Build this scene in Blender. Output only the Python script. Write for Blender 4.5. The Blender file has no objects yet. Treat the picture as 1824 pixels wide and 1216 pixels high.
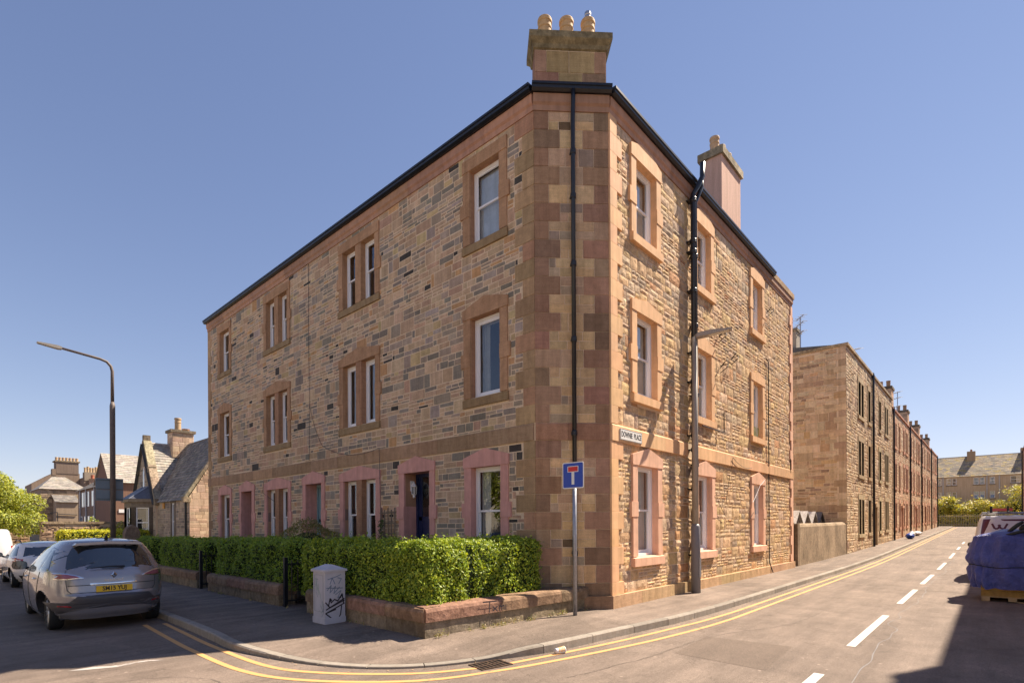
import bpy, math, random
import numpy as np
from mathutils import Vector, Matrix, noise
R=math.radians
rnd=random.Random(7)
C=bpy.context.scene.collection
sc=bpy.context.scene
# ---------------------------------------------------------------- camera
cam_d=bpy.data.cameras.new('camera'); cam=bpy.data.objects.new('camera',cam_d); C.objects.link(cam)
PSI=R(42.02); ROLL=R(0.31)
cam.location=(-7.95,-5.52,1.75)
fwd=Vector((math.cos(PSI),math.sin(PSI),0)); right=Vector((math.sin(PSI),-math.cos(PSI),0)); up=Vector((0,0,1))
r2=right*math.cos(ROLL)-up*math.sin(ROLL); u2=up*math.cos(ROLL)+right*math.sin(ROLL)
cam.rotation_euler=Matrix(((r2.x,u2.x,-fwd.x),(r2.y,u2.y,-fwd.y),(r2.z,u2.z,-fwd.z))).to_euler()
cam_d.sensor_width=36.0; cam_d.lens=950/1824*36; cam_d.shift_y=(934.5-608)/1824
cam_d.clip_start=0.1; cam_d.clip_end=3000
sc.camera=cam
# ---------------------------------------------------------------- light
SUN=Vector((0.582,-0.239,0.777)).normalized()
w=bpy.data.worlds.new('World'); sc.world=w; w.use_nodes=True
nt=w.node_tree; nt.nodes.clear()
wo=nt.nodes.new('ShaderNodeOutputWorld'); bg=nt.nodes.new('ShaderNodeBackground'); sky=nt.nodes.new('ShaderNodeTexSky')
sky.sky_type='NISHITA'; sky.sun_disc=False
sky.sun_elevation=math.asin(SUN.z); sky.sun_rotation=math.atan2(SUN.x,SUN.y)
sky.air_density=0.85; sky.dust_density=0.0; sky.ozone_density=2.6; sky.altitude=0
bg.inputs['Strength'].default_value=0.080
hs=nt.nodes.new('ShaderNodeHueSaturation'); hs.inputs['Hue'].default_value=0.513; hs.inputs['Saturation'].default_value=0.99
nt.links.new(sky.outputs[0],hs.inputs['Color'])
# soft shoulder over the whole sky (keeps the horizon from burning out): c / (1 + k c)
k1=nt.nodes.new('ShaderNodeVectorMath'); k1.operation='MULTIPLY_ADD'; k1.inputs[1].default_value=(.11,.135,.125); k1.inputs[2].default_value=(1.03,1.03,1.03)
k2=nt.nodes.new('ShaderNodeVectorMath'); k2.operation='DIVIDE'; nt.links.new(hs.outputs[0],k1.inputs[0]); nt.links.new(hs.outputs[0],k2.inputs[0]); nt.links.new(k1.outputs[0],k2.inputs[1]); nt.links.new(k2.outputs[0],bg.inputs[0]); nt.links.new(bg.outputs[0],wo.inputs[0])
sl=bpy.data.lights.new('sun','SUN'); sl.energy=3.8; sl.angle=R(0.53); sl.color=(1.0,0.86,0.69)
so=bpy.data.objects.new('sun',sl); C.objects.link(so); so.rotation_euler=SUN.to_track_quat('Z','Y').to_euler(); so.location=(20,-10,40)
vs=sc.view_settings; vs.view_transform='Standard'; vs.look='None'; vs.exposure=1.6; vs.gamma=1.0; vs.use_curve_mapping=False
sc.cycles.max_bounces=8; sc.cycles.transparent_max_bounces=12; sc.cycles.diffuse_bounces=4
# ---------------------------------------------------------------- helpers
def srgb(r,g,b):
    f=lambda v:(v/255/12.92 if v/255<=0.04045 else ((v/255+0.055)/1.055)**2.4)
    return (f(r),f(g),f(b))
def ground(x): 
    if x<14: return 0.0
    if x<26: return 0.0165*(x-14)**2/24
    return 0.0165*(min(x,112)-20)
ORG={}
class MB:
    def __init__(s): s.v=[];s.f=[];s.c=[]
    def poly(s,pts,col=(.5,.5,.5)):
        i=len(s.v); s.v+= [tuple(p) for p in pts]; s.f.append(tuple(range(i,i+len(pts)))); s.c.append(col)
    def hexa(s,p,col=(.5,.5,.5)):   # 8 pts: 0-3 bottom ring, 4-7 top ring
        i=len(s.v); s.v+=[tuple(q) for q in p]
        for a in ((0,3,2,1),(4,5,6,7),(0,1,5,4),(1,2,6,5),(2,3,7,6),(3,0,4,7)):
            s.f.append(tuple(i+k for k in a)); s.c.append(col)
    def box(s,x0,x1,y0,y1,z0,z1,col=(.5,.5,.5)):
        s.hexa([(x0,y0,z0),(x1,y0,z0),(x1,y1,z0),(x0,y1,z0),(x0,y0,z1),(x1,y0,z1),(x1,y1,z1),(x0,y1,z1)],col)
    def tube(s,pts,r,seg=8,col=(.5,.5,.5),cap=True):
        pts=[Vector(p) for p in pts]; rr=r if isinstance(r,(list,tuple)) else [r]*len(pts)
        base=len(s.v); n=len(pts); pu=None
        for k,p in enumerate(pts):
            t=(pts[min(k+1,n-1)]-pts[max(k-1,0)]).normalized()
            if pu is None:
                a=Vector((0,0,1)) if abs(t.z)<.9 else Vector((1,0,0)); pu=t.cross(a).normalized()
            pu=(pu-t*pu.dot(t)).normalized(); pv=t.cross(pu)
            for j in range(seg):
                a=2*math.pi*j/seg; s.v.append(tuple(p+(pu*math.cos(a)+pv*math.sin(a))*rr[k]))
        for k in range(n-1):
            for j in range(seg):
                a=base+k*seg+j; b=base+k*seg+(j+1)%seg
                s.f.append((a,b,b+seg,a+seg)); s.c.append(col)
        if cap:
            s.f.append(tuple(base+j for j in range(seg))[::-1]); s.c.append(col)
            s.f.append(tuple(base+(n-1)*seg+j for j in range(seg))); s.c.append(col)
    def lathe(s,c,prof,seg=20,col=(.5,.5,.5),axis=(0,0,1)):
        c=Vector(c); ax=Vector(axis).normalized(); a0=Vector((1,0,0)) if abs(ax.x)<.9 else Vector((0,1,0))
        e1=ax.cross(a0).normalized(); e2=ax.cross(e1); base=len(s.v)
        for (r,h) in prof:
            for j in range(seg):
                a=2*math.pi*j/seg; s.v.append(tuple(c+ax*h+(e1*math.cos(a)+e2*math.sin(a))*r))
        for k in range(len(prof)-1):
            for j in range(seg):
                a=base+k*seg+j; b=base+k*seg+(j+1)%seg
                s.f.append((a,b,b+seg,a+seg)); s.c.append(col)
    def build(s,name,mat,parent=None,smooth=False,kind=None,label=None,org=None):
        if not s.v: return None
        me=bpy.data.meshes.new(name)
        o0=np.array(ORG.get(parent.name,(0,0,0)) if parent else (org or (0,0,0)),dtype=float)
        v=np.array(s.v,dtype=float)-o0
        me.from_pydata(v.tolist(),[],s.f)
        at=me.attributes.new('Col','FLOAT_COLOR','FACE')
        a=np.ones((len(s.f),4)); a[:,:3]=np.array([c[:3] for c in s.c]); at.data.foreach_set('color',a.ravel())
        if smooth: me.polygons.foreach_set('use_smooth',[True]*len(me.polygons))
        me.materials.append(mat); me.update()
        o=bpy.data.objects.new(name,me); C.objects.link(o)
        if parent: o.parent=parent; ORG[o.name]=tuple(o0)
        else: o.location=tuple(o0); ORG[o.name]=tuple(o0)
        if kind: o['kind']=kind
        if label: o['label']=label
        return o
def thing(name,label,cat,loc=(0,0,0),group=None,rotz=0,local=False):
    o=bpy.data.objects.new(name,None); C.objects.link(o); o.location=loc; o.rotation_euler=(0,0,rotz)
    o.empty_display_size=.2; o['label']=label; o['category']=cat
    if group: o['group']=group
    ORG[o.name]=(0,0,0) if local else tuple(loc)
    return o
def tag(o,label,cat,group=None):
    o['label']=label;o['category']=cat
    if group:o['group']=group
    return o
class Fr:  # facade frame
    def __init__(s,o,u,n): s.o=Vector(o);s.u=Vector(u).normalized();s.n=Vector(n).normalized()
    def P(s,u,z,d=0): return s.o+s.u*u+s.n*d+Vector((0,0,z))
def fbox(mb,F,u0,u1,z0,z1,d0,d1,col=(.5,.5,.5)):
    mb.hexa([F.P(u0,z0,d0),F.P(u1,z0,d0),F.P(u1,z0,d1),F.P(u0,z0,d1),F.P(u0,z1,d0),F.P(u1,z1,d0),F.P(u1,z1,d1),F.P(u0,z1,d1)],col)
def fprism(mb,F,pts,d0,d1,col=(.5,.5,.5)):
    n=len(pts); i=len(mb.v)
    mb.v+=[tuple(F.P(a,b,d0)) for a,b in pts]+[tuple(F.P(a,b,d1)) for a,b in pts]
    mb.f.append(tuple(range(i,i+n))[::-1]); mb.f.append(tuple(range(i+n,i+2*n))); mb.c+=[col,col]
    for k in range(n):
        mb.f.append((i+k,i+(k+1)%n,i+n+(k+1)%n,i+n+k)); mb.c.append(col)
def bevstone(mb,F,u0,u1,z0,z1,d,col,b=.006,d0=-.02,jit=0,rng=rnd):
    j=lambda:(rng.uniform(-jit,jit) if jit else 0)
    c=[(u0+j(),z0+j()),(u1+j(),z0+j()),(u1+j(),z1+j()),(u0+j(),z1+j())]
    s=[(1,1),(-1,1),(-1,-1),(1,-1)]
    i=len(mb.v)
    mb.v+=[tuple(F.P(a,bb,d0)) for a,bb in c]
    mb.v+=[tuple(F.P(a,bb,d-b*.6)) for a,bb in c]
    mb.v+=[tuple(F.P(a+k[0]*b,bb+k[1]*b,d)) for (a,bb),k in zip(c,s)]
    for r in (0,4):
        for k in range(4):
            mb.f.append((i+r+k,i+r+(k+1)%4,i+r+4+(k+1)%4,i+r+4+k)); mb.c.append(col)
    mb.f.append((i+8,i+9,i+10,i+11)); mb.c.append(col)
def roughstone(mb,F,u0,u1,z0,z1,d,col,amp=.02,rng=rnd,nu=4,nz=3):
    i=len(mb.v); w=u1-u0;h=z1-z0; nu=max(2,min(7,int(w/.085)+1)); nz=max(2,min(4,int(h/.07)+1))
    j=[rng.uniform(-.008,.008) for _ in range(8)]
    for b in range(nz+1):
        for a in range(nu+1):
            s=a/nu;t=b/nz
            du=j[0]*(1-s)*(1-t)+j[1]*s*(1-t)+j[2]*s*t+j[3]*(1-s)*t
            dz=j[4]*(1-s)*(1-t)+j[5]*s*(1-t)+j[6]*s*t+j[7]*(1-s)*t
            edge=(a in(0,nu)) or (b in(0,nz))
            dd=(d*.35+rng.uniform(-.3,.4)*amp) if edge else d+rng.uniform(-1,1)*amp
            mb.v.append(tuple(F.P(u0+w*s+du,z0+h*t+dz,dd)))
    W=nu+1
    for b in range(nz):
        for a in range(nu):
            q=i+b*W+a; mb.f.append((q,q+1,q+W+1,q+W)); mb.c.append(col)
    ring=[(a,0) for a in range(nu)]+[(nu,b) for b in range(nz)]+[(a,nz) for a in range(nu,0,-1)]+[(0,b) for b in range(nz,0,-1)]
    k0=len(mb.v)
    for a,b in ring:
        mb.v.append(tuple(F.P(u0+w*a/nu,z0+h*b/nz,-.02)))
    for k,(a,b) in enumerate(ring):
        a2,b2=ring[(k+1)%len(ring)]
        mb.f.append((k0+k,k0+(k+1)%len(ring),i+b2*W+a2,i+b*W+a)); mb.c.append(col)
def subtract(rects,ex):
    out=rects
    for (a0,a1,b0,b1) in ex:
        nx=[]
        for (x0,x1,y0,y1) in out:
            if a1<=x0 or a0>=x1 or b1<=y0 or b0>=y1: nx.append((x0,x1,y0,y1)); continue
            if a0>x0: nx.append((x0,a0,y0,y1))
            if a1<x1: nx.append((a1,x1,y0,y1))
            m0=max(a0,x0);m1=min(a1,x1)
            if b0>y0: nx.append((m0,m1,y0,b0))
            if b1<y1: nx.append((m0,m1,b1,y1))
        out=nx
    return out
def rubble(u0,u1,z0,z1,ex,band=(.28,.42),seg=(.35,1.1),sw=(.16,.46),gap=.016,rng=rnd,minw=.05,rows=(2,2,3,1)):
    """random coursed rubble: stone rectangles between u0..u1, z0..z1 avoiding ex"""
    st=[]; z=z0
    while z<z1-.05:
        h=rng.uniform(*band); 
        if z+h>z1-.12: h=z1-z
        u=u0
        while u<u1-.01:
            w=rng.uniform(*seg)
            if u+w>u1-.2: w=u1-u
            n=rng.choice(rows); cuts=[0]
            if n==2: cuts.append(rng.uniform(.36,.64))
            elif n==3: a=rng.uniform(.26,.4); cuts+= [a,a+rng.uniform(.26,.4)]
            cuts.append(1)
            for k in range(len(cuts)-1):
                za=z+h*cuts[k]; zb=z+h*cuts[k+1]; hh=zb-za
                x=u
                while x<u+w-.005:
                    ww=rng.uniform(*sw)*(1.25 if hh>.2 else 1)*(.8 if hh<.1 else 1)
                    if x+ww>u+w-.1: ww=u+w-x
                    st.append((x,x+ww,za,zb)); x+=ww
            u+=w
        z+=h
    res=[]
    for r in st:
        hit=[e for e in ex if not(e[1]<=r[0] or e[0]>=r[1] or e[3]<=r[2] or e[2]>=r[3])]
        for q in (subtract([r],hit) if hit else [r]):
            a,b,c,d=q[0]+gap/2,q[1]-gap/2,q[2]+gap/2,q[3]-gap/2
            if b-a>minw and d-c>.03: res.append((a,b,c,d))
    return res
def grid_wall(mb,F,u0,u1,z0,z1,holes,d=0,col=(.5,.5,.5)):
    us=sorted({u0,u1,*[h[0] for h in holes],*[h[1] for h in holes]}); zs=sorted({z0,z1,*[h[2] for h in holes],*[h[3] for h in holes]})
    us=[u for u in us if u0<=u<=u1]; zs=[z for z in zs if z0<=z<=z1]
    for a,b in zip(us,us[1:]):
        for c,e in zip(zs,zs[1:]):
            m=((a+b)/2,(c+e)/2)
            if any(h[0]<m[0]<h[1] and h[2]<m[1]<h[3] for h in holes): continue
            mb.poly([F.P(a,c,d),F.P(b,c,d),F.P(b,e,d),F.P(a,e,d)],col)
# ---------------------------------------------------------------- materials
def newmat(name):
    m=bpy.data.materials.new(name); m.use_nodes=True; n=m.node_tree.nodes; n.clear()
    o=n.new('ShaderNodeOutputMaterial'); b=n.new('ShaderNodeBsdfPrincipled'); m.node_tree.links.new(b.outputs[0],o.inputs[0])
    return m,m.node_tree,b,o
def N(nt,t,**k):
    n=nt.nodes.new(t)
    for a,v in k.items():
        if hasattr(n,a) and a not in('Scale','Detail'): setattr(n,a,v)
        else: n.inputs[a].default_value=v
    return n
def noise_n(nt,coord,scale,detail=4,rough=.55):
    n=nt.nodes.new('ShaderNodeTexNoise'); n.inputs['Scale'].default_value=scale; n.inputs['Detail'].default_value=detail; n.inputs['Roughness'].default_value=rough
    nt.links.new(coord,n.inputs['Vector']); return n.outputs[0]
def ramp(nt,fac,stops):
    r=nt.nodes.new('ShaderNodeValToRGB'); e=r.color_ramp.elements
    while len(e)<len(stops): e.new(.5)
    for k,(p,c) in enumerate(stops):
        e[k].position=p; e[k].color=(c if len(c)==4 else (*c,1)) if isinstance(c,(tuple,list)) else (c,c,c,1)
    nt.links.new(fac,r.inputs[0]); return r.outputs[0]
def mul(nt,a,b,fac=1.0,mode='MULTIPLY'):
    m=nt.nodes.new('ShaderNodeMix'); m.data_type='RGBA'; m.blend_type=mode; m.inputs[0].default_value=fac if not hasattr(fac,'links') else 1
    if hasattr(fac,'links'): nt.links.new(fac,m.inputs[0])
    for s,i in ((a,6),(b,7)):
        if hasattr(s,'links'): nt.links.new(s,m.inputs[i])
        else: m.inputs[i].default_value=(*s[:3],1)
    return m.outputs[2]
def bump(nt,h,strength=.3,dist=.01,prev=None):
    b=nt.nodes.new('ShaderNodeBump'); b.inputs['Strength'].default_value=strength; b.inputs['Distance'].default_value=dist
    nt.links.new(h,b.inputs['Height'])
    if prev is not None: nt.links.new(prev,b.inputs['Normal'])
    return b.outputs[0]
def coords(nt): return nt.nodes.new('ShaderNodeNewGeometry').outputs['Position']
def stone_mat(name,rough=.9,fine=60,bs=.35,mott=(.72,1.22),stain=(.8,1.1),layered=False):
    m,t,b,o=newmat(name); at=N(t,'ShaderNodeAttribute',attribute_name='Col'); p=coords(t)
    col=at.outputs['Color']
    n1=noise_n(t,p,9,5,.6); col=mul(t,col,ramp(t,n1,[(.3,mott[0]),(.72,mott[1])]))
    if layered:
        mp=N(t,'ShaderNodeMapping'); mp.inputs['Scale'].default_value=(1.2,1.2,16); t.links.new(p,mp.inputs[0])
        n3=noise_n(t,mp.outputs[0],2.2,4,.6); col=mul(t,col,ramp(t,n3,[(.3,(.91,.89,.88)),(.7,(1.08,1.07,1.05))]))
    n2=noise_n(t,p,.9,4,.6); col=mul(t,col,ramp(t,n2,[(.35,(stain[0],stain[0]*.98,stain[0]*.95)),(.65,(stain[1],stain[1],stain[1]))]))
    col=streak(t,p,col,.80)
    n4=noise_n(t,p,fine,3,.7); col=mul(t,col,ramp(t,n4,[(.3,.82),(.7,1.14)]))
    t.links.new(col,b.inputs['Base Color']); b.inputs['Roughness'].default_value=rough; b.inputs['Specular IOR Level'].default_value=.2
    nb=bump(t,n4,bs,.006); nb=bump(t,n1,bs,.02,nb); t.links.new(nb,b.inputs['Normal']); return m
def streak(t,p,col,lo=.8):
    mp=N(t,'ShaderNodeMapping'); mp.inputs['Scale'].default_value=(7,7,.6); t.links.new(p,mp.inputs[0])
    return mul(t,col,ramp(t,noise_n(t,mp.outputs[0],1.0,6,.65),[(.36,(lo,lo*.985,lo*.96)),(.58,1.0)]))
def plain(name,col,rough=.5,metal=0,noise_s=0,amt=.12,bs=0,spec=.5,coat=0):
    m,t,b,o=newmat(name)
    if noise_s:
        p=coords(t); n=noise_n(t,p,noise_s,5,.6); c=mul(t,col,ramp(t,n,[(.3,1-amt),(.7,1+amt)])); t.links.new(c,b.inputs['Base Color'])
        if bs: t.links.new(bump(t,n,bs,.01),b.inputs['Normal'])
    else: b.inputs['Base Color'].default_value=(*col,1)
    b.inputs['Roughness'].default_value=rough; b.inputs['Metallic'].default_value=metal; b.inputs['Specular IOR Level'].default_value=spec
    b.inputs['Coat Weight'].default_value=coat; b.inputs['Coat Roughness'].default_value=.04
    return m
def attr_plain(name,rough=.8,ns=20,amt=.15,bs=.2,spec=.3):
    m,t,b,o=newmat(name); at=N(t,'ShaderNodeAttribute',attribute_name='Col'); p=coords(t)
    n=noise_n(t,p,ns,5,.6); t.links.new(streak(t,p,mul(t,at.outputs['Color'],ramp(t,n,[(.3,1-amt),(.7,1+amt)])),.84),b.inputs['Base Color'])
    b.inputs['Roughness'].default_value=rough; b.inputs['Specular IOR Level'].default_value=spec
    if bs: t.links.new(bump(t,n,bs,.01),b.inputs['Normal'])
    return m
def glass_mat(name,tint=(.9,.95,.95),base=.06,refl=1.0,trans=.85):
    m=bpy.data.materials.new(name); m.use_nodes=True; t=m.node_tree; t.nodes.clear()
    o=t.nodes.new('ShaderNodeOutputMaterial'); tr=N(t,'ShaderNodeBsdfTransparent'); tr.inputs[0].default_value=(*[c*trans for c in tint],1)
    g=N(t,'ShaderNodeBsdfGlossy'); g.inputs['Roughness'].default_value=.01; g.inputs[0].default_value=(.95,.97,1,1)
    f=N(t,'ShaderNodeLayerWeight'); f.inputs[0].default_value=.5
    pw=N(t,'ShaderNodeMath',operation='POWER'); pw.inputs[1].default_value=3.2; t.links.new(f.outputs['Facing'],pw.inputs[0])
    ma=N(t,'ShaderNodeMath',operation='MULTIPLY_ADD'); ma.inputs[1].default_value=refl; ma.inputs[2].default_value=base; ma.use_clamp=True
    t.links.new(pw.outputs[0],ma.inputs[0])
    p=coords(t); n=noise_n(t,p,1.3,2,.5); bn=bump(t,n,.04,.02); t.links.new(bn,g.inputs['Normal'])
    mx=N(t,'ShaderNodeMixShader'); t.links.new(ma.outputs[0],mx.inputs[0]); t.links.new(tr.outputs[0],mx.inputs[1]); t.links.new(g.outputs[0],mx.inputs[2])
    t.links.new(mx.outputs[0],o.inputs[0]); return m
M={}
M['rub_a']=stone_mat('squared_rubble_stone',bs=.3,mott=(.88,1.12),stain=(.92,1.06),layered=True)
M['rub_b']=stone_mat('rock_faced_stone',bs=.75,fine=45,mott=(.66,1.2),stain=(.92,1.06))
M['ashlar']=stone_mat('dressed_red_stone',bs=.15,mott=(.85,1.12),stain=(.88,1.08),layered=True)
M['mortar']=plain('lime_mortar',(.70,.54,.38),.95,noise_s=30,amt=.15,bs=.4,spec=.1)
M['paint']=attr_plain('masonry_paint',.8,5,.10,.15)
M['upvc']=plain('white_window_frame',(.82,.81,.82),.35)
M['glass']=glass_mat('window_glass',base=.10,refl=.9)
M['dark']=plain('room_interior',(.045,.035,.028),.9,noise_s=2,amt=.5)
M['curtain']=attr_plain('curtain_cloth',.9,6,.12,0)
M['black']=plain('black_gloss_paint',(.012,.013,.018),.32,noise_s=14,amt=.3)
M['slate']=attr_plain('roof_slate',.75,5,.2,.2)
M['door_blue']=plain('navy_door_paint',(.013,.024,.085),.3)
M['door_aqua']=plain('pale_blue_door_paint',(.22,.36,.40),.5)
M['pot']=attr_plain('clay_chimney_pot',.7,14,.12,.1)
M['cope']=stone_mat('weathered_cope_stone',bs=.5,mott=(.5,1.25),stain=(.6,1.15))
M['galv']=plain('galvanised_steel',(.33,.34,.38),.45,.6,noise_s=18,amt=.18)
M['steel']=plain('brushed_flue_steel',(.5,.48,.48),.3,.9)
M['harl']=attr_plain('roughcast_render',.95,35,.12,.5)
M['lead']=plain('lead_roofing',(.1,.105,.13),.5,noise_s=4,amt=.2)
M['wood']=attr_plain('weathered_timber',.85,12,.2,.3)
M['white']=plain('white_sheeting',(.75,.74,.74),.4)
M['kerb']=attr_plain('kerb_concrete',.85,25,.12,.3)
M['soil']=plain('garden_soil',(.06,.045,.03),.95,noise_s=20,amt=.4,bs=.6)
# ---------------------------------------------------------------- ground materials
def asphalt(name,base,grain,patch=.1,crack=True,rough=.85,smear=None):
    m,t,b,o=newmat(name); p=coords(t)
    n=noise_n(t,p,85,4,.85); c=mul(t,base,ramp(t,n,[(.34,1-grain),(.5,1),(.62,1+grain*1.3)]))
    n2=noise_n(t,p,.35,6,.65); c=mul(t,c,ramp(t,n2,[(.35,1-patch),(.65,1+patch)]))
    mp=N(t,'ShaderNodeMapping'); mp.inputs['Scale'].default_value=(.25,2.6,1); t.links.new(p,mp.inputs[0])
    n3=noise_n(t,mp.outputs[0],1.1,5,.7); c=mul(t,c,ramp(t,n3,[(.4,1-patch*.9),(.62,1+patch*.5)]))
    n7=noise_n(t,p,28,5,.8); c=mul(t,c,ramp(t,n7,[(.36,.84),(.5,1),(.64,1.14)]))
    n6=noise_n(t,p,2.2,6,.7); c=mul(t,c,ramp(t,n6,[(.36,1-patch*.7),(.64,1+patch*.7)]))
    vo=N(t,'ShaderNodeTexVoronoi',feature='F1'); vo.inputs['Scale'].default_value=3.2; t.links.new(p,vo.inputs['Vector']); sp_=ramp(t,vo.outputs['Distance'],[(0,1),(.055,.9),(.07,0)]); c=mul(t,c,tuple(min(1,q*1.75) for q in base),sp_,'MIX') if crack else c
    if crack:
        w=noise_n(t,p,.55,8,.62)
        cr=ramp(t,w,[(.0,1),(.4925,1),(.4965,.62),(.5005,1)]); c=mul(t,c,cr)
        w2=noise_n(t,mp.outputs[0],.8,7,.6); c=mul(t,c,ramp(t,w2,[(0,1),(.557,1),(.56,.7),(.563,1)]))
    t.links.new(c,b.inputs['Base Color']); b.inputs['Roughness'].default_value=rough; b.inputs['Specular IOR Level'].default_value=.25
    t.links.new(bump(t,n,.5,.006,bump(t,n6,.15,.02)),b.inputs['Normal']); return m
M['road']=asphalt('worn_asphalt',(.186,.145,.118),.45,.17)
M['pave']=asphalt('footway_asphalt',(.190,.148,.120),.34,.19)
def line_mat(name,col,wear=.5):
    m,t,b,o=newmat(name); p=coords(t); n=noise_n(t,p,16,6,.75); n5=noise_n(t,p,1.4,4,.6)
    k=N(t,'ShaderNodeMath',operation='MULTIPLY_ADD'); t.links.new(n,k.inputs[0]); k.inputs[1].default_value=.6; 
    k2=N(t,'ShaderNodeMath',operation='MULTIPLY_ADD'); t.links.new(n5,k2.inputs[0]); k2.inputs[1].default_value=.5; k2.inputs[2].default_value=-.05; t.links.new(k2.outputs[0],k.inputs[2])
    c=mul(t,col,(.168,.127,.098),ramp(t,k.outputs[0],[(wear,0),(wear+.09,1)]),'MIX'); t.links.new(c,b.inputs['Base Color']); b.inputs['Roughness'].default_value=.8
    return m
M['yellow']=line_mat('worn_yellow_line',(.62,.335,.125),.57)
M['wline']=line_mat('white_road_paint',(.60,.56,.52),.66)
# ---------------------------------------------------------------- road sheet
mb=MB(); xs=[-500,-60,-30,-15,-8,0,6,14]+list(range(15,27))+[32,40,50,60,70,80,90,100,112,160,600]; ys=[-500,-40,-20,-10,-6,-2,2,8,20,40,80,150,600]
for a,b in zip(xs,xs[1:]):
    for c,d in zip(ys,ys[1:]):
        mb.poly([(a,c,ground(a)),(b,c,ground(b)),(b,d,ground(b)),(a,d,ground(a))])
road=mb.build('road',M['road'],kind='structure')
def spline(pts,step):
    P=[Vector(p) for p in pts]; out=[]
    for i in range(len(P)-1):
        p0=P[max(i-1,0)];p1=P[i];p2=P[i+1];p3=P[min(i+2,len(P)-1)]
        n=max(1,int((p2-p1).length/step))
        for k in range(n):
            t=k/n
            out.append(.5*((2*p1)+(-p0+p2)*t+(2*p0-5*p1+4*p2-p3)*t*t+(-p0+3*p1-3*p2+p3)*t**3))
    out.append(P[-1]); return out
# outer top edge of the kerb (x, y, height of the upstand)
KP=[(-4.88,60,.12),(-4.88,30,.12),(-4.88,12,.12),(-4.89,6,.12),(-4.95,3.6,.12),(-4.99,2.6,.10),(-4.86,1.7,.06),(-4.66,.92,.032),(-4.38,.30,.03),(-4.02,-.14,.03),(-3.55,-.46,.03),(-3.0,-.70,.045),(-2.55,-.88,.10),(-2.1,-1.01,.12),(-1.4,-1.10,.12),(-.65,-1.18,.12),(.3,-1.29,.12),(1.27,-1.39,.12),(3.3,-1.46,.12),(8,-1.47,.12),(20,-1.47,.12),(40,-1.45,.12),(88,-1.45,.12)]
kp=spline(KP,.12)
def offset(pl,d):
    out=[]
    for i,p in enumerate(pl):
        t=(pl[min(i+1,len(pl)-1)]-pl[max(i-1,0)]); t.z=0; t.normalize(); nrm=Vector((-t.y,t.x,0))
        out.append(p+nrm*d)
    return out
# path runs from far left (+y) down round the corner then +x: left normal (-t.y,t.x): t=(0,-1)->n=(1,0) inward
KW=.125
inn=offset(kp,KW)
mb=MB(); inner_target=[]
for p in inn:
    # footway back edge under the garden wall / building
    if p.y>1.2 and p.x<-3.5: q=Vector((-2.4,max(p.y,1.5),0))
    elif p.x<-2.2: q=Vector((-2.4,1.3,0))
    else: q=Vector((max(p.x,-2.4),.7 if p.x>-.5 else .9,0))
    inner_target.append(q)
rows=6
def pvz(p,q,t):
    h0=p.z; z=h0+(.12-h0)*min(1,t*1.6); return z+ground(p.x+(q.x-p.x)*t)
for k in range(len(inn)-1):
    for r in range(rows):
        t0=r/rows;t1=(r+1)/rows
        pts=[]
        for (a,t) in ((k,t0),(k+1,t0),(k+1,t1),(k,t1)):
            p=inn[a];q=inner_target[a]; pts.append((p.x+(q.x-p.x)*t,p.y+(q.y-p.y)*t,pvz(p,q,t)))
        mb.poly(pts)
mb.v=[(round(a,5),round(b,5),round(c,5)) for a,b,c in mb.v]
pavement=mb.build('pavement',M['pave'],kind='structure')
# kerb stones
def kerbseg(mb,seg,sg2,col,g=.004,rail=.0):
    for k in range(len(seg)-1):
        a,b=seg[k],seg[k+1]; c,d=sg2[k],sg2[k+1]
        za=a.z+ground(a.x);zb=b.z+ground(b.x)
        bev=.018 if a.z>.06 else .006
        ao=a+(c-a)*.0; 
        ta=a+(c-a)*(bev/KW); tb=b+(d-b)*(bev/KW)
        A=(a.x,a.y,za-bev);B=(b.x,b.y,zb-bev)
        mb.poly([(a.x,a.y,ground(a.x)-.05),(b.x,b.y,ground(b.x)-.05),B,A],col)
        mb.poly([A,B,(tb.x,tb.y,zb),(ta.x,ta.y,za)],col)
        mb.poly([(ta.x,ta.y,za),(tb.x,tb.y,zb),(d.x,d.y,zb-.002),(c.x,c.y,za-.002)],col)
        for (e,f,z,tt) in ((a,c,za,ta),(b,d,zb,tb)):
            if (k==0 and e is a) or (k==len(seg)-2 and e is b):
                mb.poly([(e.x,e.y,ground(e.x)-.05),(e.x,e.y,z-bev),(tt.x,tt.y,z),(f.x,f.y,z-.002),(f.x,f.y,ground(f.x)-.05)],col)
acc=0; cur=[0]; stones=[]
for k in range(1,len(kp)):
    acc+=(kp[k]-kp[k-1]).length; cur.append(k)
    lim=.62 if (-4.9<kp[k].x<-2.6 and kp[k].y<1.6) else .9
    if acc>=lim: stones.append(cur); cur=[k]; acc=0
far=MB(); rk=random.Random(3)
for s in stones:
    v=rk.uniform(.82,1.12); col=(.30*v,.265*v,.225*v); seg=[kp[i].copy() for i in s]; sg=[inn[i].copy() for i in s]
    d=(seg[1]-seg[0]).normalized()*.006; seg[0]=seg[0]+d; sg[0]=sg[0]+d; d=(seg[-2]-seg[-1]).normalized()*.006; seg[-1]=seg[-1]+d; sg[-1]=sg[-1]+d
    mid=seg[len(seg)//2]
    if mid.x<26 and mid.y<16:
        b=MB(); kerbseg(b,seg,sg,col); b.build('kerb_stone',M['kerb'],pavement)
    else: kerbseg(far,seg,sg,col)
far.build('kerb_run',M['kerb'],pavement,kind='stuff')
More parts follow.
